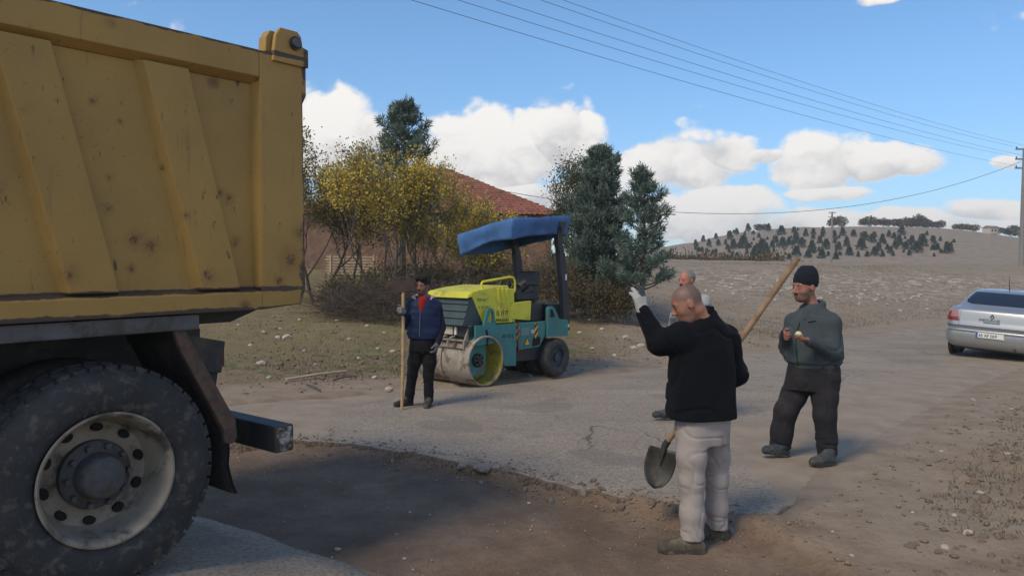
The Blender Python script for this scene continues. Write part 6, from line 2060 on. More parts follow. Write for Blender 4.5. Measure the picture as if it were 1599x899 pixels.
# stand-up collar
J.cone(p(1086, 499, D0 - 0.07), p(1110, 491, D0 + 0.05), 0.036, 0.034, 0.03)
J.ell(headc + HB @ np.array([0, 0.02, -0.02]), (0.082, 0.112, 0.112), HB, 0.006, sub=True)
J.wrinkle(0.004, (6, 6, 8), 3)
J.crease(0.008, (4, 4, 6), 4, width=0.035)
J.wrinkle(0.010, (9, 9, 9), 7, where=lambda q: np.exp(-(np.linalg.norm(q - Le, axis=1) / 0.11) ** 2) + np.exp(-(np.linalg.norm(q - Re, axis=1) / 0.12) ** 2))
zh = p(1095, 651, D0)[2]
J.plane((0.02, 0, -1), (0, 0, zh))
J.mesh('jacket', blackcloth, A.root)
# trousers
T_ = A.field((-0.35, -0.35, 0.02), (0.35, 0.45, 1.05), 0.0060)
hips = []
for (py, xl, xr, dep) in ((622, 1060, 1136, 0.13), (650, 1056, 1139, 0.145), (672, 1055, 1138, 0.15), (690, 1056, 1136, 0.14)):
    cc = p((xl + xr) / 2, py, D0 + 0.02); hips.append((cc[2], cc[0], cc[1], (xr - xl) / 2 / FPX * D0, dep, 0.25))
T_.loft(hips, 0.0, 2.4)
T_.chain([p(1082, 668, D0 - 0.06), p(1080, 712, D0 - 0.07), Lk, p(1081, 800, D0 - 0.075), p(1081, 838, D0 - 0.08)], [0.098, 0.091, 0.078, 0.073, 0.072], 0.035)
T_.chain([p(1117, 668, D0 + 0.09), p(1118, 712, D0 + 0.11), Rk, p(1119, 790, D0 + 0.13), p(1120, 824, D0 + 0.14)], [0.094, 0.087, 0.073, 0.069, 0.067], 0.035)
T_.wrinkle(0.0028, (8, 8, 8), 11)
T_.crease(0.0055, (6, 6, 10), 12, width=0.038)
T_.crease(0.0085, (6, 6, 18), 15, width=0.045, where=lambda q: sstep(-q[:, 2], -0.28, -0.10) + 0.6 * np.exp(-((q[:, 2] - Lk[2]) / 0.07) ** 2))
T_.plane((0.0, 0, -1), (0, 0, 0.075))
T_.mesh('trousers', lilac, A.root)
for (ank, tx, ty_, hx, hy, dd) in ((La, 1026, 858, 1101, 860, -0.10), (Ra, 1064, 842, 1138, 844, 0.15)):
    toe = p(tx, ty_, D0 + dd + 0.02); heel = p(hx, hy, D0 + dd)
    zf = float(surf_h(A.o[0] + ank[0], A.o[1] + ank[1])) - A.o[2]
    toe[2] = heel[2] = zf - 0.004
    ank[2] = zf + 0.10
    S = A.field(np.minimum(toe, heel) - 0.09, np.maximum(np.maximum(toe, heel), ank) + 0.09, 0.005)
    shoe_shape(S, ank, heel, toe, 0)
    S.plane((0, 0, -1), (0, 0, zf + 0.006))
    S.wrinkle(0.004, (30, 30, 30), 5)
    so = S.mesh('shoe', shoem, A.root)
    sole('sole', heel, toe, so, solem, wid=0.050, th=0.026)
    dv = (toe - heel) / np.linalg.norm(toe - heel); sv = np.cross(dv, [0, 0, 1.0])
    ctr = heel + dv * 0.145
    MB().tube([ctr + sv * 0.040 * math.cos(t) + np.array([0, 0, 0.045 + 0.040 * math.sin(t)]) + dv * 0.012 * math.cos(t) for t in np.linspace(-0.2, math.pi + 0.2, 9)], 0.013, 6).build('strap', solem, so, smooth=True)
    MB().cyl(ank + [0, 0, -0.03], ank + [0, 0, 0.05], 0.047, 0.045, 18).build('sock', sockm, A.root, smooth=True)
# raised glove: knitted back, dark dipped fingers
GL = A.field(Lw - 0.16, Lw + np.array([0.14, 0.14, 0.26]), 0.0035)
gd = np.array([-0.22, 0.10, 0.97])
GL.cone(Lw - gd * 0.035, Lw + gd * 0.02, 0.036, 0.033, 0.01)
hand_shape(GL, Lw + gd * 0.0, gd, (-0.55, 0.80, 0.05), (0.85, 0.5, 0.2), (0.12, 0.10, 0.26, 0.36), 1.10, fat=1.52, spread=0.10, tcurl=0.3)
GL.wrinkle(0.002, (60, 60, 60), 9)
glo = GL.mesh('glove', glovem, A.root)
glo.data.materials.append(glovec)
cen_ = np.empty(len(glo.data.polygons) * 3); glo.data.polygons.foreach_get('center', cen_); cen_ = cen_.reshape(-1, 3)
tv = np.array([0.85, 0.5, 0.2]); hgt2 = (cen_ - Lw) @ gd
glo.data.polygons.foreach_set('material_index', ((hgt2 > 0.10) & ((cen_ - Lw) @ tv > 0.004)).astype(np.int32))

# long-handled shovel
woodh = mat('worn_wood_handle', (0.27, 0.175, 0.105), 0.8, var=0.25, vscale=12, dirt=(0.15, 0.10, 0.07), dirt_amt=0.4, dirt_scale=8)
bladem = mat('dark_shovel_steel', (0.035, 0.036, 0.036), 0.55, metal=0.3, var=0.3, vscale=8, dirt=(0.075, 0.065, 0.055), dirt_amt=0.4, dirt_scale=9)
shovel = empty('shovel', A.o + shB)
tag(shovel, 'long wooden shovel with dark pointed blade held by the waving man', 'shovel')
a0, b0 = shA - shB, np.zeros(3)
MB().tube([a0, a0 * 0.66 + [0, 0, -0.006], a0 * 0.33 + [0, 0, -0.008], b0], [0.0215, 0.0205, 0.0205, 0.0185], 14).build('handle', woodh, shovel, smooth=True)
bd = sdir * 0.86 + np.array([0, 0, -0.5]); bd /= np.linalg.norm(bd)
bd = np.array([-0.24, -0.12, -0.96]); bd /= np.linalg.norm(bd)
bn_ = np.array([-0.25, -0.95, 0.18]); bn_ -= bd * (bn_ @ bd); bn_ /= np.linalg.norm(bn_)
bs_ = np.cross(bd, bn_)
rows_ = []
for i in range(13):
    t = i / 12
    half = 0.105 * (1 if t < 0.35 else math.sqrt(max(0.0, 1 - ((t - 0.35) / 0.65) ** 2.0))) * (0.92 + 0.08 * math.sin(t * 3))
    rows_.append([b0 + bd * (0.015 + 0.275 * t) + bs_ * half * u + bn_ * (-0.028 * (u * u) * -1 * (1 - 0.4 * t) - 0.030 * math.sin(math.pi * t) * 0.8) for u in np.linspace(-1, 1, 13)])
bl = MB().grid(rows_).build('blade', bladem, shovel, smooth=True, fix=False)
sm = bl.modifiers.new('thickness', 'SOLIDIFY'); sm.thickness = 0.004
MB().tube([b0 - sdir * 0.05, b0 - sdir * 0.01, b0 + bd * 0.05 - bn_ * 0.008, b0 + bd * 0.13 - bn_ * 0.016], [0.024, 0.024, 0.020, 0.006], 12).build('socket', bladem, shovel, smooth=True)

# ------------------------------------------------------------------ man in knitted cap, peeling fruit as he walks
skinB = skin_mat('weathered_skin', (0.27, 0.135, 0.092), (0.31, 0.125, 0.085), (0.03, 0.026, 0.024), (0.115, 0.075, 0.06))
greyjk = cloth('slate_jacket', (0.052, 0.066, 0.074), var=0.12, bump=0.25, bscale=260)
navyt = cloth('charcoal_trousers', (0.024, 0.023, 0.027), var=0.15, bump=0.2, bscale=300, dirt=(0.05, 0.044, 0.040), dirt_amt=0.25)
knit = cloth('dark_knit', (0.014, 0.018, 0.026), var=0.2, bump=0.9, bscale=110)
bluesh = cloth('blue_grey_shoe', (0.045, 0.055, 0.065), var=0.2, dirt=(0.12, 0.10, 0.085), dirt_amt=0.42, dirt_scale=10)
gB = G(1248, 716)
Bp = Person('man in dark knitted cap and grey jacket holding peeled fruit', gB, 0.0058)
D1 = gB[1]
p = Bp.p
headc = p(1256, 448, D1 - 0.02)
HB = basis((-0.92, -0.38, -0.12), (-0.10, -0.04, 1.0))
neckb = p(1269, 488, D1 + 0.02)
Ls, Rs = p(1297, 504, D1 - 0.13), p(1240, 503, D1 + 0.15)
Le, Lw = p(1301, 549, D1 - 0.17), p(1261, 531, D1 - 0.33)
Re, Rw = p(1229, 541, D1 + 0.10), p(1225, 522, D1 - 0.12)
Lh, Rh = p(1284, 582, D1 - 0.07), p(1252, 582, D1 + 0.09)
Lk, Rk = p(1288, 648, D1 - 0.10), p(1227, 642, D1 + 0.06)
La, Ra = p(1291, 706, D1 - 0.03), p(1219, 690, D1 + 0.12)
F = Bp.field((-0.48, -0.62, -0.02), (0.46, 0.45, 1.86))
L_ = head_shape(F, headc, HB, 1.15, jaw=1.04, nose=1.03)
F.cone(headc + HB @ np.array([0, -0.04, -0.06]), neckb, 0.056, 0.066, 0.03)
F.ell(headc + HB @ np.array([0, 0.035, -0.10]), (0.05, 0.04, 0.03), HB, 0.03)
F.chain([neckb, p(1268, 540, D1), p(1268, 585, D1)], [0.09, 0.12, 0.11], 0.04)
for a, b, c in ((Ls, Le, Lw), (Rs, Re, Rw)):
    F.cone(neckb + [0, 0, -0.05], a, 0.07, 0.05, 0.04); F.chain([a, b, c], [0.047, 0.040, 0.029], 0.02)
for a, b, c in ((Lh, Lk, La), (Rh, Rk, Ra)):
    F.chain([a, b, c], [0.075, 0.052, 0.036], 0.03)
ldir = (p(1241, 528, D1 - 0.40) - Lw); rdir = np.array([-0.25, -0.85, -0.12])
hand_shape(F, Lw, ldir, (-0.25, 0.1, 0.95), (-0.45, 0.85, 0.1), (0.55, 0.6, 0.65, 0.7), 0.95, tcurl=0.8)
hand_shape(F, Rw, rdir, (0.75, -0.2, 0.15), (0.05, -0.1, 0.95), (0.95, 1.0, 1.05, 1.1), 0.95, tcurl=0.9)
body = F.mesh('body', skinB, Bp.root)
face_attr(body, headc, HB, lambda x, y, z: 0 * x, beard, ruddy_face)
eyes_brows(L_, HB, Bp.root)
MB().tube([L_(-0.022, 0.0905, -0.0525), L_(0, 0.0985, -0.049), L_(0.022, 0.0905, -0.0525)], [0.0035, 0.0052, 0.0035], 8).build('moustache', browm, Bp.root, smooth=True)
# knitted cap
K = Bp.field(headc - 0.17, headc + 0.20, 0.0045)
kc = headc + HB @ np.array([0, -0.014, 0.042])
K.ell(kc + HB @ np.array([0, -0.012, 0.018]), (0.097, 0.122, 0.128), HB, 0.0)
K.ell(kc + HB @ np.array([0, -0.040, 0.085]), (0.070, 0.070, 0.072), HB, 0.05)
K.wrinkle(0.004, (14, 14, 22), 4)
nrm = HB @ np.array([0, 0.22, -1.0])
K.plane(nrm, headc + HB @ np.array([0, 0.08, 0.030]))
ko = K.mesh('knit_cap', knit, Bp.root)
# jacket
J = Bp.field((-0.46, -0.55, 0.80), (0.46, 0.42, 1.62), 0.0065)
yaw = math.atan2(Ls[1] - Rs[1], Ls[0] - Rs[0])
rows = []
for (py, xl, xr, dep, yf) in ((474, 1257, 1283, 0.075, 1), (483, 1249, 1291, 0.10, 1), (494, 1239, 1301, 0.125, 0.9), (505, 1234, 1305, 0.138, 0.9), (520, 1228, 1311, 0.155, 0.8), (540, 1226, 1313, 0.172, 0.7), (556, 1226, 1314, 0.182, 0.6), (564, 1228, 1312, 0.180, 0.5), (568, 1233, 1308, 0.160, 0.5), (577, 1235, 1306, 0.155, 0.5)):
    cc = p((xl + xr) / 2, py, D1); rows.append((cc[2], cc[0], cc[1], (xr - xl) / 2 / FPX * D1, dep, yaw * yf * 0.6))
J.loft(rows, 0.0, 2.4)
J.cone(p(1272, 503, D1 - 0.02), Ls, 0.085, 0.084, 0.06); J.chain([Ls, Le], [0.086, 0.076], 0.035); J.chain([Le, Lw + (Le - Lw) * 0.06], [0.076, 0.047], 0.03)
J.cone(p(1262, 503, D1 + 0.03), Rs, 0.08, 0.080, 0.06); J.chain([Rs, Re], [0.080, 0.070], 0.035); J.chain([Re, Rw + (Re - Rw) * 0.08], [0.070, 0.046], 0.03)
# turned-down collar
fw_ = math.atan2(HB[1, 1], HB[0, 1])
ring_ = [neckb + np.array([0.082 * math.cos(fw_ + q), 0.082 * math.sin(fw_ + q), 0.052 - 0.034 * math.cos(q)]) for q in np.linspace(0.30, 2 * math.pi - 0.30, 14)]
J.chain(ring_, [0.028] * 14, 0.012)
for q in (0.30, 2 * math.pi - 0.30):
    e_ = neckb + np.array([0.085 * math.cos(fw_ + q), 0.085 * math.sin(fw_ + q), 0.02])
    J.cone(e_, e_ + np.array([0.045 * math.cos(fw_ + q * 1.0), 0.045 * math.sin(fw_ + q), -0.075]), 0.026, 0.012, 0.010)
J.ell(headc + HB @ np.array([0, 0.03, -0.02]), (0.084, 0.118, 0.118), HB, 0.006, sub=True)
J.cone(neckb + np.array([0, 0, 0.10]), neckb + np.array([0.05 * math.cos(fw_), 0.05 * math.sin(fw_), 0.0]), 0.066, 0.050, 0.006, sub=True)
ring_ = [neckb + np.array([0.092 * math.cos(fw_ + q), 0.092 * math.sin(fw_ + q), 0.062 - 0.030 * math.cos(q)]) for q in np.linspace(0.38, 2 * math.pi - 0.38, 16)]
J.chain(ring_, [0.022] * 16, 0.008)
for q in (0.38, 2 * math.pi - 0.38):
    e_ = neckb + np.array([0.094 * math.cos(fw_ + q), 0.094 * math.sin(fw_ + q), 0.034])
    J.cone(e_, e_ + np.array([0.06 * math.cos(fw_ + q * 1.0), 0.06 * math.sin(fw_ + q), -0.085]), 0.028, 0.012, 0.006)
J.wrinkle(0.0035, (6, 6, 9), 23)
J.crease(0.007, (4.5, 4.5, 7), 24, width=0.04)
J.crease(0.011, (8, 8, 10), 27, where=lambda q: np.exp(-(np.linalg.norm(q - Le, axis=1) / 0.12) ** 2) + np.exp(-(np.linalg.norm(q - Re, axis=1) / 0.11) ** 2) + 0.5 * np.exp(-((q[:, 2] - p(1268, 566, D1)[2]) / 0.04) ** 2))
J.plane((0, 0, -1), (0, 0, p(1268, 574, D1)[2]))
def front_of(Fd, px_, py_, lift=0.004):
    """first point of a garment met along the line of sight"""
    r0 = ray(px_, py_)
    ts = np.arange(D1 - 0.6, D1 + 0.4, 0.004)
    q = CAM[None, :] + ts[:, None] * r0[None, :] - Bp.o
    ii = np.clip(((q - Fd.lo) / Fd.h).round().astype(int), 0, np.array(Fd.n) - 1)
    k = int(np.argmax(Fd.D[ii[:, 0], ii[:, 1], ii[:, 2]] < 0))
    return q[k] - r0 * lift


zl = [front_of(J, px_, py_) for px_, py_ in ((1249, 503), (1246, 512), (1244, 522), (1243, 532), (1243, 542), (1244, 552), (1245, 562), (1246, 571))]
pk = [front_of(J, px_, py_) for px_, py_ in ((1262, 503), (1268, 502), (1274, 501))]
wb = [front_of(J, px_, 565) for px_ in range(1234, 1310, 5)]
J.mesh('jacket', greyjk, Bp.root)
MB().tube(zl, 0.0045, 5).build('zip', knit, Bp.root, smooth=True)
MB().tube(pk, 0.005, 5).build('pocket_trim', knit, Bp.root, smooth=True)
# zip line down the front
zp = [p(px_, py_, D1 - dd) for px_, py_, dd in ((1247, 505, 0.195), (1243, 525, 0.205), (1242, 548, 0.20), (1244, 570, 0.185))]
# trousers
T_ = Bp.field((-0.40, -0.42, 0.02), (0.36, 0.45, 1.05), 0.0062)
hips = []
for (py, xl, xr, dep) in ((560, 1236, 1306, 0.15), (575, 1232, 1309, 0.16), (592, 1229, 1310, 0.165), (608, 1228, 1308, 0.15)):
    cc = p((xl + xr) / 2, py, D1); hips.append((cc[2], cc[0], cc[1], (xr - xl) / 2 / FPX * D1, dep, yaw * 0.3))
T_.loft(hips, 0.0, 2.4)
T_.chain([p(1286, 592, D1 - 0.06), p(1288, 620, D1 - 0.08), Lk, p(1291, 685, D1 - 0.07), p(1292, 711, D1 - 0.03)], [0.118, 0.113, 0.098, 0.090, 0.090], 0.035)
T_.chain([p(1252, 592, D1 + 0.07), p(1239, 618, D1 + 0.07), Rk, p(1221, 672, D1 + 0.10), p(1219, 693, D1 + 0.12)], [0.118, 0.112, 0.102, 0.099, 0.096], 0.035)
T_.wrinkle(0.0015, (7, 7, 7), 31)
T_.crease(0.006, (5, 5, 6), 32, width=0.04)
T_.crease(0.010, (6, 6, 14), 35, where=lambda q: sstep(-q[:, 2], -0.32, -0.12))
T_.plane((0.0, 0, -1), (0, 0, 0.055))
T_.mesh('trousers', navyt, Bp.root)
for (ank, tx, ty_, hx, hy, dd, lift, hl) in ((La, 1267, 724, 1303, 722, -0.10, 0.0, 0.0), (Ra, 1183, 699, 1231, 711, 0.10, 0.06, 0.0)):
    toe = p(tx, ty_, D1 + dd - 0.10); heel = p(hx, hy, D1 + dd)
    dv = toe - heel; dv[2] = 0; dv = dv / np.linalg.norm(dv) * 0.285
    toe = heel + dv
    zf = float(surf_h(Bp.o[0] + heel[0], Bp.o[1] + heel[1])) - Bp.o[2]
    heel[2] = zf + hl; toe[2] = zf + lift
    an = heel + dv * 0.22 + np.array([0, 0, 0.10 + lift * 0.2])
    S = Bp.field(np.minimum(toe, heel) - 0.10, np.maximum(np.maximum(toe, heel), an) + 0.09, 0.005)
    shoe_shape(S, an, heel, toe, 0)
    S.wrinkle(0.003, (30, 30, 30), 5)
    so = S.mesh('shoe', bluesh, Bp.root)
    sole('sole', heel + [0, 0, -0.002], toe + [0, 0, -0.002], so, solem)
# the fruit and the knife in his hands
fc = Lw + ldir / np.linalg.norm(ldir) * 0.085 + np.array([-0.02, 0.0, 0.045])
fr = MB()
nl = 14
fr.lathe([(0.001, -0.024)] + [(0.030 * math.sin(math.pi * t) ** 0.7 * (1 + 0.05 * math.sin(7 * t)), -0.026 + 0.054 * t) for t in np.linspace(0.08, 0.92, 9)] + [(0.001, 0.022)], (0, 0, 0), (0.2, 0.1, 1), nl)
fo = fr.build('peeled_fruit', mat('pale_fruit_flesh', (0.62, 0.56, 0.36), 0.5, var=0.12, vscale=30), None, smooth=True)
fo.location = tuple(Bp.o + fc)
tag(fo, 'small pale peeled fruit in the hand of the man in the cap', 'fruit')
kn = empty('knife', Bp.o + Rw)
tag(kn, 'small dark knife in the fist of the man in the cap', 'knife')
kd = np.array([-0.02, -0.16, 0.95]); kb = np.array([-0.055, -0.085, -0.01])
MB().tube([kb - kd * 0.05, kb, kb + kd * 0.055], [0.010, 0.012, 0.010], 8).build('handle', darkp, kn, smooth=True)
MB().hexa([kb - kd * 0.05 + [0.001, 0, 0], kb - kd * 0.05 + [0.001, 0.016, 0], kb - kd * 0.05 + [-0.001, 0.016, 0], kb - kd * 0.05 + [-0.001, 0, 0]],
          [kb - kd * 0.13 + [0.001, 0, 0], kb - kd * 0.12 + [0.001, 0.012, 0], kb - kd * 0.12 + [-0.001, 0.012, 0], kb - kd * 0.13 + [-0.001, 0, 0]]).build('blade', bladem, kn)

# ------------------------------------------------------------------ young man in blue quilted vest with an upright tool
skinC = skin_mat('brown_skin', (0.215, 0.105, 0.075), (0.25, 0.10, 0.07), (0.012, 0.011, 0.011), (0.06, 0.04, 0.034))
navyv = cloth('navy_quilted_vest', (0.012, 0.022, 0.062), var=0.25, bump=0.2, bscale=60, rough=0.5)
darks = cloth('dark_navy_sleeve', (0.016, 0.018, 0.030), var=0.2)
redh = cloth('red_hoodie', (0.26, 0.018, 0.022), var=0.2)
hoodl = cloth('pink_white_hood_lining', (0.48, 0.36, 0.37), var=0.15)
blackt = cloth('black_trousers', (0.011, 0.011, 0.013), var=0.2, dirt=(0.03, 0.027, 0.025), dirt_amt=0.25)
glovg = cloth('grey_work_glove', (0.15, 0.15, 0.15), var=0.25)
bootd = cloth('dusty_dark_boot', (0.035, 0.035, 0.035), var=0.2, dirt=(0.13, 0.11, 0.09), dirt_amt=0.45, dirt_scale=12)
gC = G(654, 633)
C = Person('young man in navy blue vest over red hoodie standing before the roller', gC, 0.0065)
D2 = gC[1]
p = C.p
headc = p(659.5, 446, D2 - 0.02)
HB = basis((-0.38, -0.92, -0.10), (-0.03, -0.08, 1.0))
neckb = p(661, 467, D2 + 0.02)
Rs, Ls = p(641, 476, D2 + 0.01), p(682, 477, D2 + 0.02)
Re, Rw = p(634, 506, D2 - 0.02), p(630.5, 487, D2 - 0.19)
Le, Lw = p(688.5, 511, D2 + 0.04), p(683, 536, D2 - 0.07)
Rh, Lh = p(650, 542, D2), p(670, 542, D2)
Rk, Lk = p(644, 584, D2 - 0.02), p(669, 585, D2 + 0.0)
Ra, La = p(638.5, 624, D2 + 0.02), p(669.5, 624, D2 + 0.02)
F = C.field((-0.42, -0.45, -0.02), (0.48, 0.36, 1.82))
L_ = head_shape(F, headc, HB, 0.98, jaw=0.97, nose=1.04)
F.cone(headc + HB @ np.array([0, -0.03, -0.06]), neckb, 0.052, 0.060, 0.03)
F.chain([neckb, p(661, 505, D2), p(660, 540, D2)], [0.085, 0.105, 0.10], 0.04)
for a, b, c in ((Ls, Le, Lw), (Rs, Re, Rw)):
    F.cone(neckb + [0, 0, -0.05], a, 0.06, 0.045, 0.04); F.chain([a, b, c], [0.042, 0.036, 0.027], 0.02)
for a, b, c in ((Lh, Lk, La), (Rh, Rk, Ra)):
    F.chain([a, b, c], [0.070, 0.047, 0.034], 0.03)
body = F.mesh('body', skinC, C.root)
face_attr(body, headc, HB, lambda x, y, z: sstep(z, 0.03, 0.05) * (y < 0.05), beard, ruddy_face)
eyes_brows(L_, HB, C.root)
MB().tube([L_(-0.02, 0.0895, -0.052), L_(0, 0.097, -0.049), L_(0.02, 0.0895, -0.052)], [0.003, 0.0045, 0.003], 8).build('moustache', browm, C.root, smooth=True)
K = C.field(headc - 0.18, headc + 0.22, 0.0055)
K.ell(headc + HB @ np.array([0, -0.022, 0.040]), (0.080, 0.098, 0.092), HB, 0.0)
for q_ in ((-0.03, 0.055, 0.098), (0.012, 0.062, 0.108), (0.035, 0.04, 0.100), (-0.045, 0.02, 0.108), (0.0, -0.01, 0.124), (0.03, -0.04, 0.112)):
    K.ell(headc + HB @ np.array(q_), (0.034, 0.036, 0.030), HB, 0.018)
K.ell(headc + HB @ np.array([0, 0.075, -0.035]), (0.066, 0.080, 0.098), HB, 0.012, sub=True)
K.plane(HB @ np.array([0, 0.35, -1.0]), headc + HB @ np.array([0, -0.02, -0.045]))
K.wrinkle(0.016, (34, 34, 30), 6)
K.mesh('hair', blackhair, C.root)
# quilted vest
J = C.field((-0.42, -0.42, 0.82), (0.46, 0.36, 1.58), 0.0068)
yaw = math.atan2(Ls[1] - Rs[1], Ls[0] - Rs[0])
rows = []
for (py, xl, xr, dep) in ((464, 649, 674, 0.075), (470, 645, 679, 0.095), (478, 640, 684, 0.115), (490, 637, 687, 0.13), (506, 636, 687, 0.135), (519, 635, 686, 0.14), (526, 637, 685, 0.135), (531, 639, 683, 0.125)):
    cc = p((xl + xr) / 2, py, D2); rows.append((cc[2], cc[0], cc[1], (xr - xl) / 2 / FPX * D2, dep, yaw))
J.loft(rows, 0.0, 2.5)
J.cone(p(652, 474, D2), Rs, 0.07, 0.066, 0.05); J.cone(p(672, 474, D2), Ls, 0.07, 0.066, 0.05)
J.ell(headc + HB @ np.array([0, 0.035, -0.06]), (0.078, 0.11, 0.10), HB, 0.006, sub=True)
J.cone(p(660, 470, D2 - 0.17), p(657, 484, D2 - 0.16), 0.050, 0.012, 0.01, sub=True)
J.wrinkle(0.010, (5, 5, 13), 43)
J.plane((0, 0, -1), (0, 0, p(660, 528, D2)[2]))
J.mesh('quilted_vest', navyv, C.root)
MB().tube([p(656.5, 485, D2 - 0.150), p(655.5, 500, D2 - 0.162), p(655, 525, D2 - 0.158)], 0.0032, 5).build('zip', glovg, C.root, smooth=True)
S_ = C.field((-0.42, -0.45, 0.75), (0.46, 0.36, 1.56), 0.0068)
S_.chain([Rs, Re], [0.066, 0.056], 0.0); S_.chain([Re, Rw + (Re - Rw) * 0.12], [0.056, 0.040], 0.03)
S_.chain([Ls, Le], [0.068, 0.058], 0.0); S_.chain([Le, Lw + (Le - Lw) * 0.05], [0.057, 0.041], 0.03)
S_.chain([p(661, 500, D2), p(660, 532, D2)], [0.12, 0.115], 0.0)
S_.cone(p(650, 478, D2), p(673, 478, D2), 0.06, 0.06, 0.03)
S_.wrinkle(0.008, (10, 10, 16), 47)
S_.mesh('sleeves', darks, C.root)
# hoodie in the open neck, light lining round it
H_ = C.field((-0.25, -0.30, 1.20), (0.25, 0.25, 1.58), 0.006)
H_.cone(p(660.5, 470, D2 - 0.055), p(658, 484, D2 - 0.085), 0.068, 0.045, 0.02)
H_.cone(p(650, 470, D2 + 0.02), p(673, 470, D2 + 0.03), 0.052, 0.052, 0.03)
H_.ell(headc + HB @ np.array([0, 0.03, -0.05]), (0.072, 0.105, 0.090), HB, 0.004, sub=True)
H_.wrinkle(0.005, (16, 16, 16), 51)
H_.mesh('hoodie', redh, C.root)
MB().tube([p(648.5, 466.5, D2 - 0.08), p(646, 464, D2 - 0.01), p(652, 462, D2 + 0.09), p(668, 462, D2 + 0.10), p(675.5, 464, D2 + 0.01), p(672.5, 467, D2 - 0.08)], [0.012, 0.024, 0.026, 0.026, 0.024, 0.012], 10).build('hood_lining', hoodl, C.root, smooth=True)
T_ = C.field((-0.36, -0.30, 0.02), (0.36, 0.32, 1.0), 0.0066)
hips = []
for (py, xl, xr, dep) in ((522, 641, 682, 0.105), (535, 640, 682, 0.115), (548, 640, 682, 0.11)):
    cc = p((xl + xr) / 2, py, D2); hips.append((cc[2], cc[0], cc[1], (xr - xl) / 2 / FPX * D2, dep, yaw))
T_.loft(hips, 0.0, 2.4)
T_.chain([p(650.5, 545, D2), p(647, 565, D2), Rk, p(640, 612, D2 + 0.01), p(638.5, 626, D2 + 0.02)], [0.088, 0.084, 0.066, 0.058, 0.056], 0.03)
T_.chain([p(671, 545, D2), p(671, 565, D2), Lk, p(669.5, 612, D2 + 0.01), p(669.5, 626, D2 + 0.02)], [0.088, 0.084, 0.066, 0.058, 0.056], 0.03)
T_.crease(0.006, (6, 6, 9), 55, width=0.04)
T_.plane((0, 0, -1), (0, 0, 0.05))
T_.mesh('trousers', blackt, C.root)
for (ank, dv) in ((Ra, np.array([-0.80, -0.60, 0])), (La, np.array([-0.05, -1.0, 0]))):
    heel = np.array([ank[0], ank[1], 0.0]) - dv * 0.06; toe = heel + dv * 0.275
    zf = float(surf_h(C.o[0] + heel[0], C.o[1] + heel[1])) - C.o[2]
    heel[2] = toe[2] = zf
    S = C.field(np.minimum(toe, heel) - 0.09, np.maximum(toe, heel) + np.array([0.09, 0.09, 0.22]), 0.0055)
    shoe_shape(S, np.array([ank[0], ank[1], zf + 0.12]), heel, toe, 0)
    so = S.mesh('boot', bootd, C.root)
    sole('sole', heel - [0, 0, 0.002], toe - [0, 0, 0.002], so, solem)
for (w, d_, palm, th, cu, mm) in ((Rw, (-0.2, -0.75, 0.25), (-0.8, 0.1, -0.1), (0.1, 0.15, 0.95), (1.15, 1.15, 1.15, 1.15), glovg), (Lw, (-0.20, -0.25, -0.93), (-0.85, 0.2, 0.1), (-0.25, -0.9, 0.1), (0.5, 0.55, 0.6, 0.65), glovg)):
    GL = C.field(w - 0.22, w + 0.20, 0.0045)
    dn = np.array(d_) / np.linalg.norm(d_)
    GL.cone(w - dn * 0.04, w + dn * 0.015, 0.036, 0.031, 0.01)
    hand_shape(GL, w, d_, palm, th, cu, 1.0, fat=1.22)
    gl = GL.mesh('glove', mm, C.root)
    MB().lathe([(0.038, -0.05), (0.040, -0.04), (0.038, -0.03), (0.040, -0.02), (0.037, -0.012)], w, dn, 18).build('cuff', darks, gl, smooth=True)
# upright tool: pole with a flat scraper head on top
stickm = mat('yellow_wood_pole', (0.36, 0.245, 0.13), 0.75, var=0.2, vscale=8)
rust2 = mat('rust_red_steel', (0.055, 0.034, 0.030), 0.8, var=0.3, vscale=14)
tb_ = G(627.5, 639)
tool = empty('road_rake', tb_)
tag(tool, 'long wooden pole with flat rusty steel head, held upright by the young man', 'rake')
topp = P(629.3, 440, D2 - 0.14) - tb_
MB().tube([(0, 0, 0), topp * 0.35 + [0.008, 0, 0], topp * 0.7 + [0.008, 0, 0], topp], [0.019, 0.0205, 0.0205, 0.019], 12).build('pole', stickm, tool, smooth=True)
hx = P(645, 432, D2 - 0.14) - P(604, 442, D2 - 0.18); hx /= np.linalg.norm(hx)
hz_ = np.array([0, 0, 1.0]) - hx * hx[2]; hz_ /= np.linalg.norm(hz_)
hy_ = np.cross(hz_, hx)
hy_ = hy_ * (1 if hy_[1] < 0 else -1)
def hp_(a, b, c_): return topp + hx * a + hy_ * (b + 0.03) + hz_ * c_
MB().hexa([hp_(-0.125, -0.006, -0.125), hp_(0.105, -0.006, -0.125), hp_(0.105, 0.006, -0.125), hp_(-0.125, 0.006, -0.125)],
          [hp_(-0.165, -0.006, 0.01), hp_(0.145, -0.006, 0.01), hp_(0.145, 0.006, 0.01), hp_(-0.165, 0.006, 0.01)]).build('head_plate', rust2, tool)
MB().box((-0.17, -0.014, 0.0), (0.15, 0.014, 0.02)).build('head_edge', chassis, tool).matrix_local = Matrix(((hx[0], hy_[0], hz_[0], topp[0]), (hx[1], hy_[1], hz_[1], topp[1]), (hx[2], hy_[2], hz_[2], topp[2]), (0, 0, 0, 1)))
MB().cyl(topp - np.array([0, 0, 0.16]), topp + np.array([0, 0.0, -0.02]), 0.024, 0.027, 12).build('ferrule', chassis, tool, smooth=True)

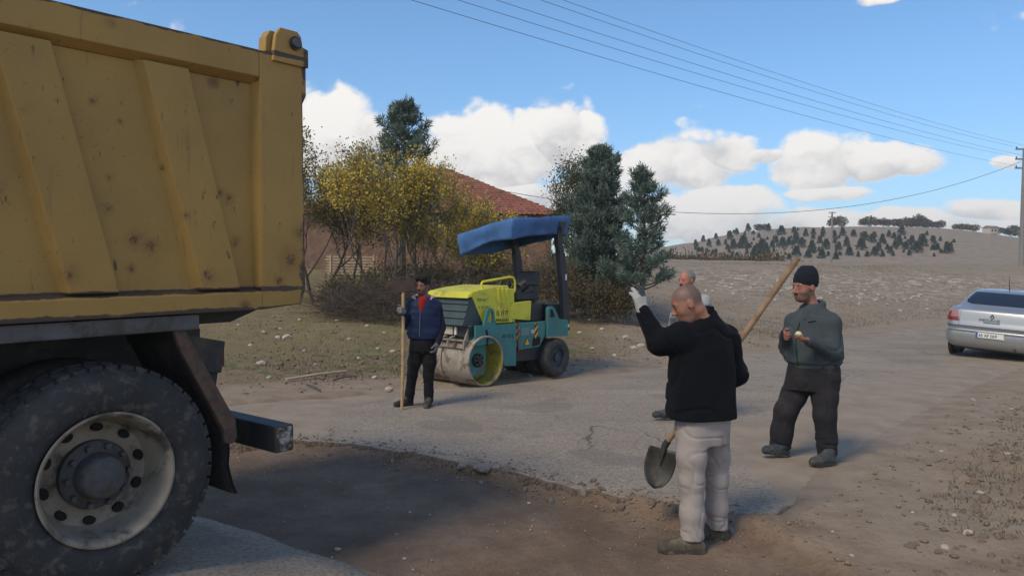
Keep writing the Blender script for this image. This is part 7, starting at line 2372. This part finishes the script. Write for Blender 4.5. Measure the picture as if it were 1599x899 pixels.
# ------------------------------------------------------------------ grey-haired man walking behind the waving man
skinD = skin_mat('ruddy_skin', (0.33, 0.16, 0.115), (0.38, 0.14, 0.10), (0.15, 0.145, 0.14), (0.24, 0.14, 0.11))
shirtm = cloth('pale_grey_shirt', (0.30, 0.32, 0.34), var=0.2, vscale=30, bump=0.3)
vestd = cloth('dark_grey_trousers', (0.03, 0.03, 0.034), var=0.2)
gD = G(1066, 656)
Dm = Person('grey-haired man with moustache and pale shirt behind the waving man', gD, 0.0068)
D3 = gD[1]
p = Dm.p
headc = p(1072, 437, D3 - 0.02)
HB = basis((-0.84, -0.52, -0.12), (-0.08, -0.03, 1.0))
neckb = p(1080, 462, D3 + 0.02)
Ls, Rs = p(1100, 470, D3 - 0.10), p(1063, 471, D3 + 0.14)
Le, Lw = p(1101, 512, D3 - 0.12), p(1090, 545, D3 - 0.24)
Re, Rw = p(1053, 506, D3 + 0.02), p(1052, 492, D3 - 0.20)
Lh, Rh = p(1083, 542, D3 - 0.06), p(1071, 542, D3 + 0.10)
Lk, Rk = p(1085, 596, D3 - 0.12), p(1060, 594, D3 + 0.06)
La, Ra = p(1096, 640, D3 - 0.02), p(1047, 638, D3 + 0.04)
F = Dm.field((-0.46, -0.50, -0.02), (0.44, 0.42, 1.86))
L_ = head_shape(F, headc, HB, 0.98, jaw=1.0, nose=1.06)
F.cone(headc + HB @ np.array([0, -0.03, -0.06]), neckb, 0.054, 0.062, 0.03)
F.chain([neckb, p(1078, 505, D3), p(1077, 540, D3)], [0.085, 0.11, 0.10], 0.04)
for a, b, c in ((Ls, Le, Lw), (Rs, Re, Rw)):
    F.cone(neckb + [0, 0, -0.05], a, 0.06, 0.045, 0.04); F.chain([a, b, c], [0.042, 0.036, 0.028], 0.02)
for a, b, c in ((Lh, Lk, La), (Rh, Rk, Ra)):
    F.chain([a, b, c], [0.070, 0.047, 0.034], 0.03)
hand_shape(F, Lw, (-0.2, -0.25, -0.9), (-0.8, 0.3, 0.1), (-0.4, -0.8, 0.1), (0.4, 0.45, 0.5, 0.55), 0.95)
hand_shape(F, Rw, (-0.2, -0.6, 0.7), (0.7, -0.2, 0.1), (0.2, -0.5, 0.8), (0.6, 0.7, 0.8, 0.8), 0.95)
body = F.mesh('body', skinD, Dm.root)
face_attr(body, headc, HB, lambda x, y, z: sstep(z, 0.055, 0.08) * (1 - sstep(y, 0.02, 0.06)) * 0.5, lambda x, y, z: beard(x, y, z) * 0.4, ruddy_face)
eyes_brows(L_, HB, Dm.root, greyhair)
MB().tube([L_(-0.026, 0.088, -0.055), L_(0, 0.100, -0.049), L_(0.026, 0.088, -0.055)], [0.004, 0.0075, 0.004], 8).build('moustache', browm, Dm.root, smooth=True)
K = Dm.field(headc - 0.16, headc + 0.18, 0.0055)
K.ell(headc + HB @ np.array([0, -0.022, 0.028]), (0.081, 0.097, 0.088), HB, 0.0)
K.ell(headc + HB @ np.array([0, 0.075, 0.02]), (0.085, 0.085, 0.115), HB, 0.01, sub=True)
K.plane(HB @ np.array([0, 0.25, -1.0]), headc + HB @ np.array([0, -0.02, -0.050]))
K.wrinkle(0.006, (26, 26, 18), 6)
K.mesh('hair', greyhair, Dm.root)
J = Dm.field((-0.46, -0.45, 0.82), (0.44, 0.42, 1.58), 0.0072)
yaw = math.atan2(Ls[1] - Rs[1], Ls[0] - Rs[0])
rows = []
for (py, xl, xr, dep) in ((457, 1069, 1091, 0.075), (462, 1064, 1099, 0.10), (472, 1059, 1104, 0.12), (490, 1055, 1103, 0.14), (510, 1053, 1104, 0.15), (530, 1053, 1103, 0.15), (546, 1055, 1101, 0.14)):
    cc = p((xl + xr) / 2, py, D3); rows.append((cc[2], cc[0], cc[1], (xr - xl) / 2 / FPX * D3, dep, yaw * 0.5))
J.loft(rows, 0.0, 2.4)
J.cone(p(1082, 472, D3), Ls, 0.07, 0.068, 0.05); J.chain([Ls, Le], [0.068, 0.058], 0.03); J.chain([Le, Lw], [0.056, 0.040], 0.03)
J.cone(p(1074, 472, D3), Rs, 0.07, 0.068, 0.05); J.chain([Rs, Re], [0.068, 0.058], 0.03); J.chain([Re, Rw], [0.056, 0.042], 0.03)
J.ell(headc + HB @ np.array([0, 0.03, -0.045]), (0.076, 0.105, 0.098), HB, 0.006, sub=True)
J.wrinkle(0.009, (6, 6, 12), 63)
J.plane((0, 0, -1), (0, 0, p(1078, 545, D3)[2]))
J.mesh('shirt', shirtm, Dm.root)
T_ = Dm.field((-0.42, -0.35, 0.02), (0.40, 0.36, 1.0), 0.0075)
hips = []
for (py, xl, xr, dep) in ((535, 1057, 1099, 0.12), (548, 1056, 1099, 0.125), (560, 1057, 1098, 0.12)):
    cc = p((xl + xr) / 2, py, D3); hips.append((cc[2], cc[0], cc[1], (xr - xl) / 2 / FPX * D3, dep, 0.2))
T_.loft(hips, 0.0, 2.4)
T_.chain([p(1084, 556, D3 - 0.05), Lk, La], [0.095, 0.076, 0.064], 0.03)
T_.chain([p(1070, 556, D3 + 0.06), Rk, Ra], [0.095, 0.076, 0.064], 0.03)
T_.crease(0.008, (6, 6, 9), 67)
T_.plane((0, 0, -1), (0, 0, 0.06))
T_.mesh('trousers', vestd, Dm.root)
for (ank, lift) in ((Ra, 0.05), (La, 0.0)):
    dv = np.array([-0.97, -0.24, 0])
    heel = np.array([ank[0], ank[1], 0.0]) - dv * 0.05; toe = heel + dv * 0.28
    zf = float(surf_h(Dm.o[0] + heel[0], Dm.o[1] + heel[1])) - Dm.o[2]
    heel[2] = zf; toe[2] = zf + lift
    S = Dm.field(np.minimum(toe, heel) - 0.09, np.maximum(toe, heel) + np.array([0.09, 0.09, 0.22]), 0.006)
    shoe_shape(S, np.array([ank[0], ank[1], zf + 0.11]), heel, toe, 0)
    so = S.mesh('shoe', bluesh, Dm.root)
    sole('sole', heel - [0, 0, 0.002], toe - [0, 0, 0.002], so, solem)

# ------------------------------------------------------------------ stones, rubble, twigs and grass
stonem = mat('pale_limestone', (0.40, 0.36, 0.31), 0.9, var=0.25, vscale=8, bump=0.3, bscale=40)
asphm = mat('broken_asphalt', (0.20, 0.18, 0.165), 0.9, var=0.2, vscale=10, bump=0.4, bscale=60)
clodm = mat('earth_clod', (0.17, 0.125, 0.095), 0.95, var=0.3, vscale=9, bump=0.5, bscale=40)


def rock_mesh(seed, flat=0.6):
    rs = np.random.RandomState(seed)
    bm = bmesh.new(); bmesh.ops.create_icosphere(bm, subdivisions=2, radius=1.0)
    for v in bm.verts:
        n = v.co.normalized()
        r = 0.72 + 0.55 * float(vnoise(n.x * 1.6 + 5 + seed, n.y * 1.6 + n.z * 1.3 + 5, seed)) + 0.05 * rs.randn()
        v.co = Vector((n.x * r, n.y * r * 0.85, n.z * r * flat))
    me = bpy.data.meshes.new('stone'); bm.to_mesh(me); bm.free()
    return me


rocks = [rock_mesh(600 + i) for i in range(5)]
for me in rocks:
    me.materials.append(stonem)
clods = [rock_mesh(620 + i, 0.75) for i in range(4)]
for me in clods:
    me.materials.append(clodm)
chunks = [rock_mesh(640 + i, 0.5) for i in range(3)]
for me in chunks:
    me.materials.append(asphm)
rs = np.random.RandomState(9)


def put(me, name, px, py, size_px, label, cat, group, sink=0.25):
    g = G(px, py)
    s_ = size_px / FPX * g[1] * 0.5
    o = bpy.data.objects.new(name, me); COL.objects.link(o)
    o.location = (g[0], g[1], g[2] + s_ * (0.45 - sink)); o.rotation_euler = (rs.randn() * 0.2, rs.randn() * 0.2, rs.rand() * 6.28)
    o.scale = (s_, s_, s_)
    return tag(o, label, cat, group)


bank = [(411, 519, 7), (434, 528, 9), (448, 528, 14), (407, 569, 14), (438, 514, 6), (573, 510, 8), (526, 502, 7), (468, 500, 6), (613, 550, 10), (608, 609, 13), (600, 520, 6), (590, 545, 7), (492, 570, 6), (475, 548, 6), (545, 530, 6), (372, 508, 6), (391, 540, 7), (560, 560, 7), (420, 590, 8), (585, 590, 8), (630, 505, 6),
        (920, 500, 6), (905, 520, 7), (940, 515, 8), (925, 545, 7), (960, 555, 7), (1020, 512, 7), (1035, 530, 8)]
for i, (px, py, sz) in enumerate(bank):
    put(rocks[i % 5], 'stone', px, py, sz * 1.15, 'pale limestone lump lying on the brown bank beyond the road', 'stone', 'stones on the roadside bank')
for i, (px, py, sz) in enumerate([(978, 529, 13), (989, 544, 9), (1001, 541, 12)]):
    put(rocks[(i + 2) % 5], 'stone', px, py, sz * 1.15, ['largest pale round stone on the bank below the young pine', 'small pale stone between two larger ones on the bank', 'broad pale stone on the bank below the young pine'][i], 'stone', 'stones on the bank below the pine')
for i in range(70):
    px, py = rs.uniform(1090, 1460), rs.uniform(432, 488)
    py = 445 + (px - 1090) * 0.075 + rs.randn() * 9
    put(rocks[i % 5], 'stone', px, py, rs.uniform(4, 8), 'white stone in the pale stony strip across the field', 'stone', 'stones strewn over the far field')
for i, (px, py, sz) in enumerate([(725, 733, 26), (741, 727, 18), (753, 739, 30)]):
    o = put(chunks[i], 'asphalt_chunk', px, py, sz * 1.0, ['flat grey asphalt slab at the broken road edge, left of the cracked heap', 'small asphalt piece wedged between two slabs at the broken edge', 'largest grey asphalt slab in the heap at the broken road edge'][i], 'asphalt chunk', 'asphalt slabs at the pit edge', sink=-0.15)
for i in range(26):
    t = rs.rand()
    e = np.array([np.interp(t, np.linspace(0, 1, 6), [q[k] for q in PIT[:6]]) for k in (0, 1)]) + rs.randn(2) * 0.09 - np.array([0.02, 0.10])
    s_ = rs.uniform(0.014, 0.040)
    o = bpy.data.objects.new('asphalt_crumb', chunks[i % 3] if i % 3 else clods[i % 4]); COL.objects.link(o)
    o.location = (e[0], e[1], float(ground_h(e[0], e[1])) + s_ * 0.3); o.rotation_euler = tuple(rs.rand(3) * 3); o.scale = (s_, s_, s_)
    tag(o, 'small crumb of broken asphalt along the dug-out road edge', 'rubble', 'crumbs along the broken edge')
for i in range(58):
    px, py = rs.uniform(1400, 1599), rs.uniform(735, 897)
    if px < 1400 + (900 - py) * 0.4: continue
    put(clods[i % 4], 'earth_clod', px, py, rs.uniform(6, 19), 'brown earth clod on the rough right-hand verge', 'clod', 'clods on the near verge', sink=0.5)
for i, (px, py, sz) in enumerate([(1512, 833, 18), (1475, 856, 16), (1530, 770, 12), (1573, 709, 9), (1490, 805, 10), (1425, 800, 7), (1470, 705, 7), (1580, 640, 9), (1520, 625, 7), (1360, 815, 6), (1330, 868, 10), (1300, 830, 6), (826, 786, 8), (527, 858, 10), (632, 872, 7), (640, 800, 6), (900, 745, 5), (1000, 700, 4)]):
    put(rocks[i % 5], 'stone', px, py, sz, 'pale chip of stone lying on the bare earth in the foreground', 'stone', 'stone chips in the foreground')

# fine gravel: nobody could count it
def scatter(name, n, pick, rlo, rhi, m, label, seed, lift=0.3):
    rs = np.random.RandomState(seed)
    pts = pick(rs, n)
    n = len(pts)
    z = surf_h(pts[:, 0], pts[:, 1])
    r = rlo * 0.6 * (rhi * 1.5 / (rlo * 0.6)) ** (rs.rand(n) ** 2.2)
    base = np.array([(1, 0, 0), (0, 1, 0), (-1, 0, 0), (0, -1, 0), (0, 0, 0.7), (0, 0, -0.5)])
    v = base[None] * (0.7 + 0.6 * rs.rand(n, 6, 1)) * r[:, None, None]
    a = rs.rand(n) * 6.28; ca, sa = np.cos(a), np.sin(a)
    x = v[..., 0] * ca[:, None] - v[..., 1] * sa[:, None]; y = v[..., 0] * sa[:, None] + v[..., 1] * ca[:, None]
    v = np.stack([x + pts[:, None, 0], y + pts[:, None, 1], v[..., 2] + (z + r * lift)[:, None]], -1).reshape(-1, 3)
    f = np.array([(0, 1, 4), (1, 2, 4), (2, 3, 4), (3, 0, 4), (1, 0, 5), (2, 1, 5), (3, 2, 5), (0, 3, 5)])
    q = (f[None] + 6 * np.arange(n)[:, None, None]).reshape(-1, 3)
    o = mesh_np(name, v, q, m, None, k=3)
    return tag(o, label, 'gravel', None, 'stuff')


def near_edge(rs, n):
    t = rs.rand(n); k = np.linspace(0, 1, 6)
    e = np.stack([np.interp(t, k, [q[0] for q in PIT[:6]]), np.interp(t, k, [q[1] for q in PIT[:6]])], 1)
    return e + rs.randn(n, 2) * np.array([0.14, 0.16]) - np.array([0.03, 0.10])


def in_pit(rs, n):
    p_ = np.stack([rs.uniform(-3.2, 2.2, n), rs.uniform(3.0, 7.6, n)], 1)
    return p_[pit_mask(p_[:, 0], p_[:, 1]) > 0.5]


def on_verge(rs, n):
    p_ = np.stack([rs.uniform(1.8, 7.5, n), rs.uniform(3.2, 12, n)], 1)
    return p_[_seg_dist(p_[:, 0], p_[:, 1], NEAR) < -0.1]


def on_bank(rs, n):
    p_ = np.stack([rs.uniform(-6, 9, n), rs.uniform(9, 24, n)], 1)
    d = _seg_dist(p_[:, 0], p_[:, 1], FAR)
    return p_[(d > 0.1) & (d < 9)]


gravm = mat('brown_gravel', (0.20, 0.15, 0.108), 0.95, var=0.35, vscale=4)
gravp = mat('pale_gravel', (0.34, 0.295, 0.25), 0.9, var=0.3, vscale=4)
scatter('gravel', 3400, near_edge, 0.003, 0.013, gravm, 'loose brown crumbs along the broken asphalt edge', 31)
scatter('gravel', 1500, in_pit, 0.003, 0.008, gravp, 'scattered pale grit over the dug-out soil', 32)
scatter('gravel', 6500, on_verge, 0.004, 0.020, gravm, 'loose clods and grit on the right-hand verge', 33)
scatter('gravel', 800, on_verge, 0.004, 0.010, gravp, 'pale stone chips on the right-hand verge', 34)
scatter('gravel', 5200, on_bank, 0.010, 0.034, gravm, 'clods of ploughed earth on the bank beyond the road', 35)
scatter('gravel', 900, on_bank, 0.008, 0.022, gravp, 'small pale stones on the bank beyond the road', 36)

# grass and dry stalks
def grass(name, n, pick, hlo, hhi, wid, m, label, seed, clump=1.0, thr=0.5):
    rs = np.random.RandomState(seed)
    pts = pick(rs, n)
    k = vnoise(pts[:, 0] * clump, pts[:, 1] * clump, seed) > thr
    pts = pts[k]; n = len(pts)
    z = surf_h(pts[:, 0], pts[:, 1])
    p3 = np.column_stack([pts, z - 0.004])
    d = rs.randn(n, 3) * np.array([0.6, 0.6, 0]) + np.array([0, 0, 1.0])
    o = cards(name, p3, d, rs.uniform(hlo, hhi, n), wid, rs.rand(n), m, None, rs)
    return tag(o, label, 'grass', None, 'stuff')


grassg = leaf_mat('short_green_grass', (0.045, 0.055, 0.022), (0.075, 0.088, 0.036), (0.13, 0.12, 0.055))
grassd = leaf_mat('dry_grass', (0.115, 0.092, 0.055), (0.18, 0.145, 0.088), (0.28, 0.23, 0.15))
def bank_foot(rs, n):
    p_ = np.stack([rs.uniform(-5, 12, n), rs.uniform(9, 26, n)], 1)
    d = _seg_dist(p_[:, 0], p_[:, 1], FAR)
    return p_[(d > 0.7) & (d < 2.6 + 1.5 * rs.rand(n))]
def bank_all(rs, n):
    p_ = np.stack([rs.uniform(-7, 26, n), rs.uniform(10, 48, n)], 1)
    d = _seg_dist(p_[:, 0], p_[:, 1], FAR)
    return p_[(d > 0.8)]
def verge_g(rs, n):
    p_ = np.stack([rs.uniform(3.0, 11, n), rs.uniform(4.0, 15, n)], 1)
    return p_[_seg_dist(p_[:, 0], p_[:, 1], NEAR) < -0.7]
grass('grass', 42000, bank_foot, 0.02, 0.06, 0.010, grassg, 'short green grass at the foot of the bank', 41, 0.9, 0.55)
grass('grass', 60000, bank_all, 0.03, 0.10, 0.012, grassd, 'dry straw-coloured grass on the bank and field', 42, 0.5, 0.42)
grass('grass', 26000, bank_all, 0.03, 0.09, 0.014, grassg, 'patches of olive green grass over the far field', 45, 0.35, 0.55)
grass('grass', 36000, verge_g, 0.015, 0.05, 0.007, grassg, 'low green weeds on the right-hand verge', 43, 1.1, 0.60)
grass('grass', 12000, verge_g, 0.03, 0.11, 0.006, grassd, 'dry stalks on the right-hand verge', 44, 0.8, 0.5)

# thin board lying on the bank, dark sticks below it
e0, e1 = G(447, 597), G(541, 585)
sk = MB().tube([e0 + [0, 0, 0.05], (e0 + e1) / 2 + [0, 0, 0.07], e1 + [0, 0, 0.06]], [0.022, 0.024, 0.022], 5).build('wooden_lath', mat('bleached_lath', (0.42, 0.34, 0.24), 0.8, var=0.2), None)
tag(sk, 'long pale wooden lath lying on the grass of the bank', 'lath')
for k, (a, b) in enumerate((((520, 596), (556, 590)), ((478, 603), (500, 612)), ((560, 488), (585, 494)))):
    a, b = G(*a), G(*b)
    tag(MB().tube([a + [0, 0, 0.03], (a + b) / 2 + [0, 0, 0.05], b + [0, 0, 0.03]], [0.012, 0.014, 0.010], 5).build('dry_branch', twigm, None), ['dark twig touching the end of the pale lath', 'short dark twig below the pale lath', 'dark twig by the foot of the brush heap'][k], 'branch')

# the air between here and the hill
hzm = bpy.data.materials.new('thin_haze'); hzm.use_nodes = True
N = NT(hzm.node_tree); N.n.clear()
pv = N.node('ShaderNodeVolumePrincipled')
pv.inputs['Color'].default_value = (0.92, 0.95, 1.0, 1); pv.inputs['Density'].default_value = 0.0009
pv.inputs['Anisotropy'].default_value = 0.2
ou = N.node('ShaderNodeOutputMaterial'); N.l.new(pv.outputs[0], ou.inputs['Volume'])
hz_o = MB().box((-460, -40, -4), (500, 680, 48)).build('haze', hzm, None)
tag(hz_o, 'thin pale haze of the open air over the fields', None, None, 'stuff')
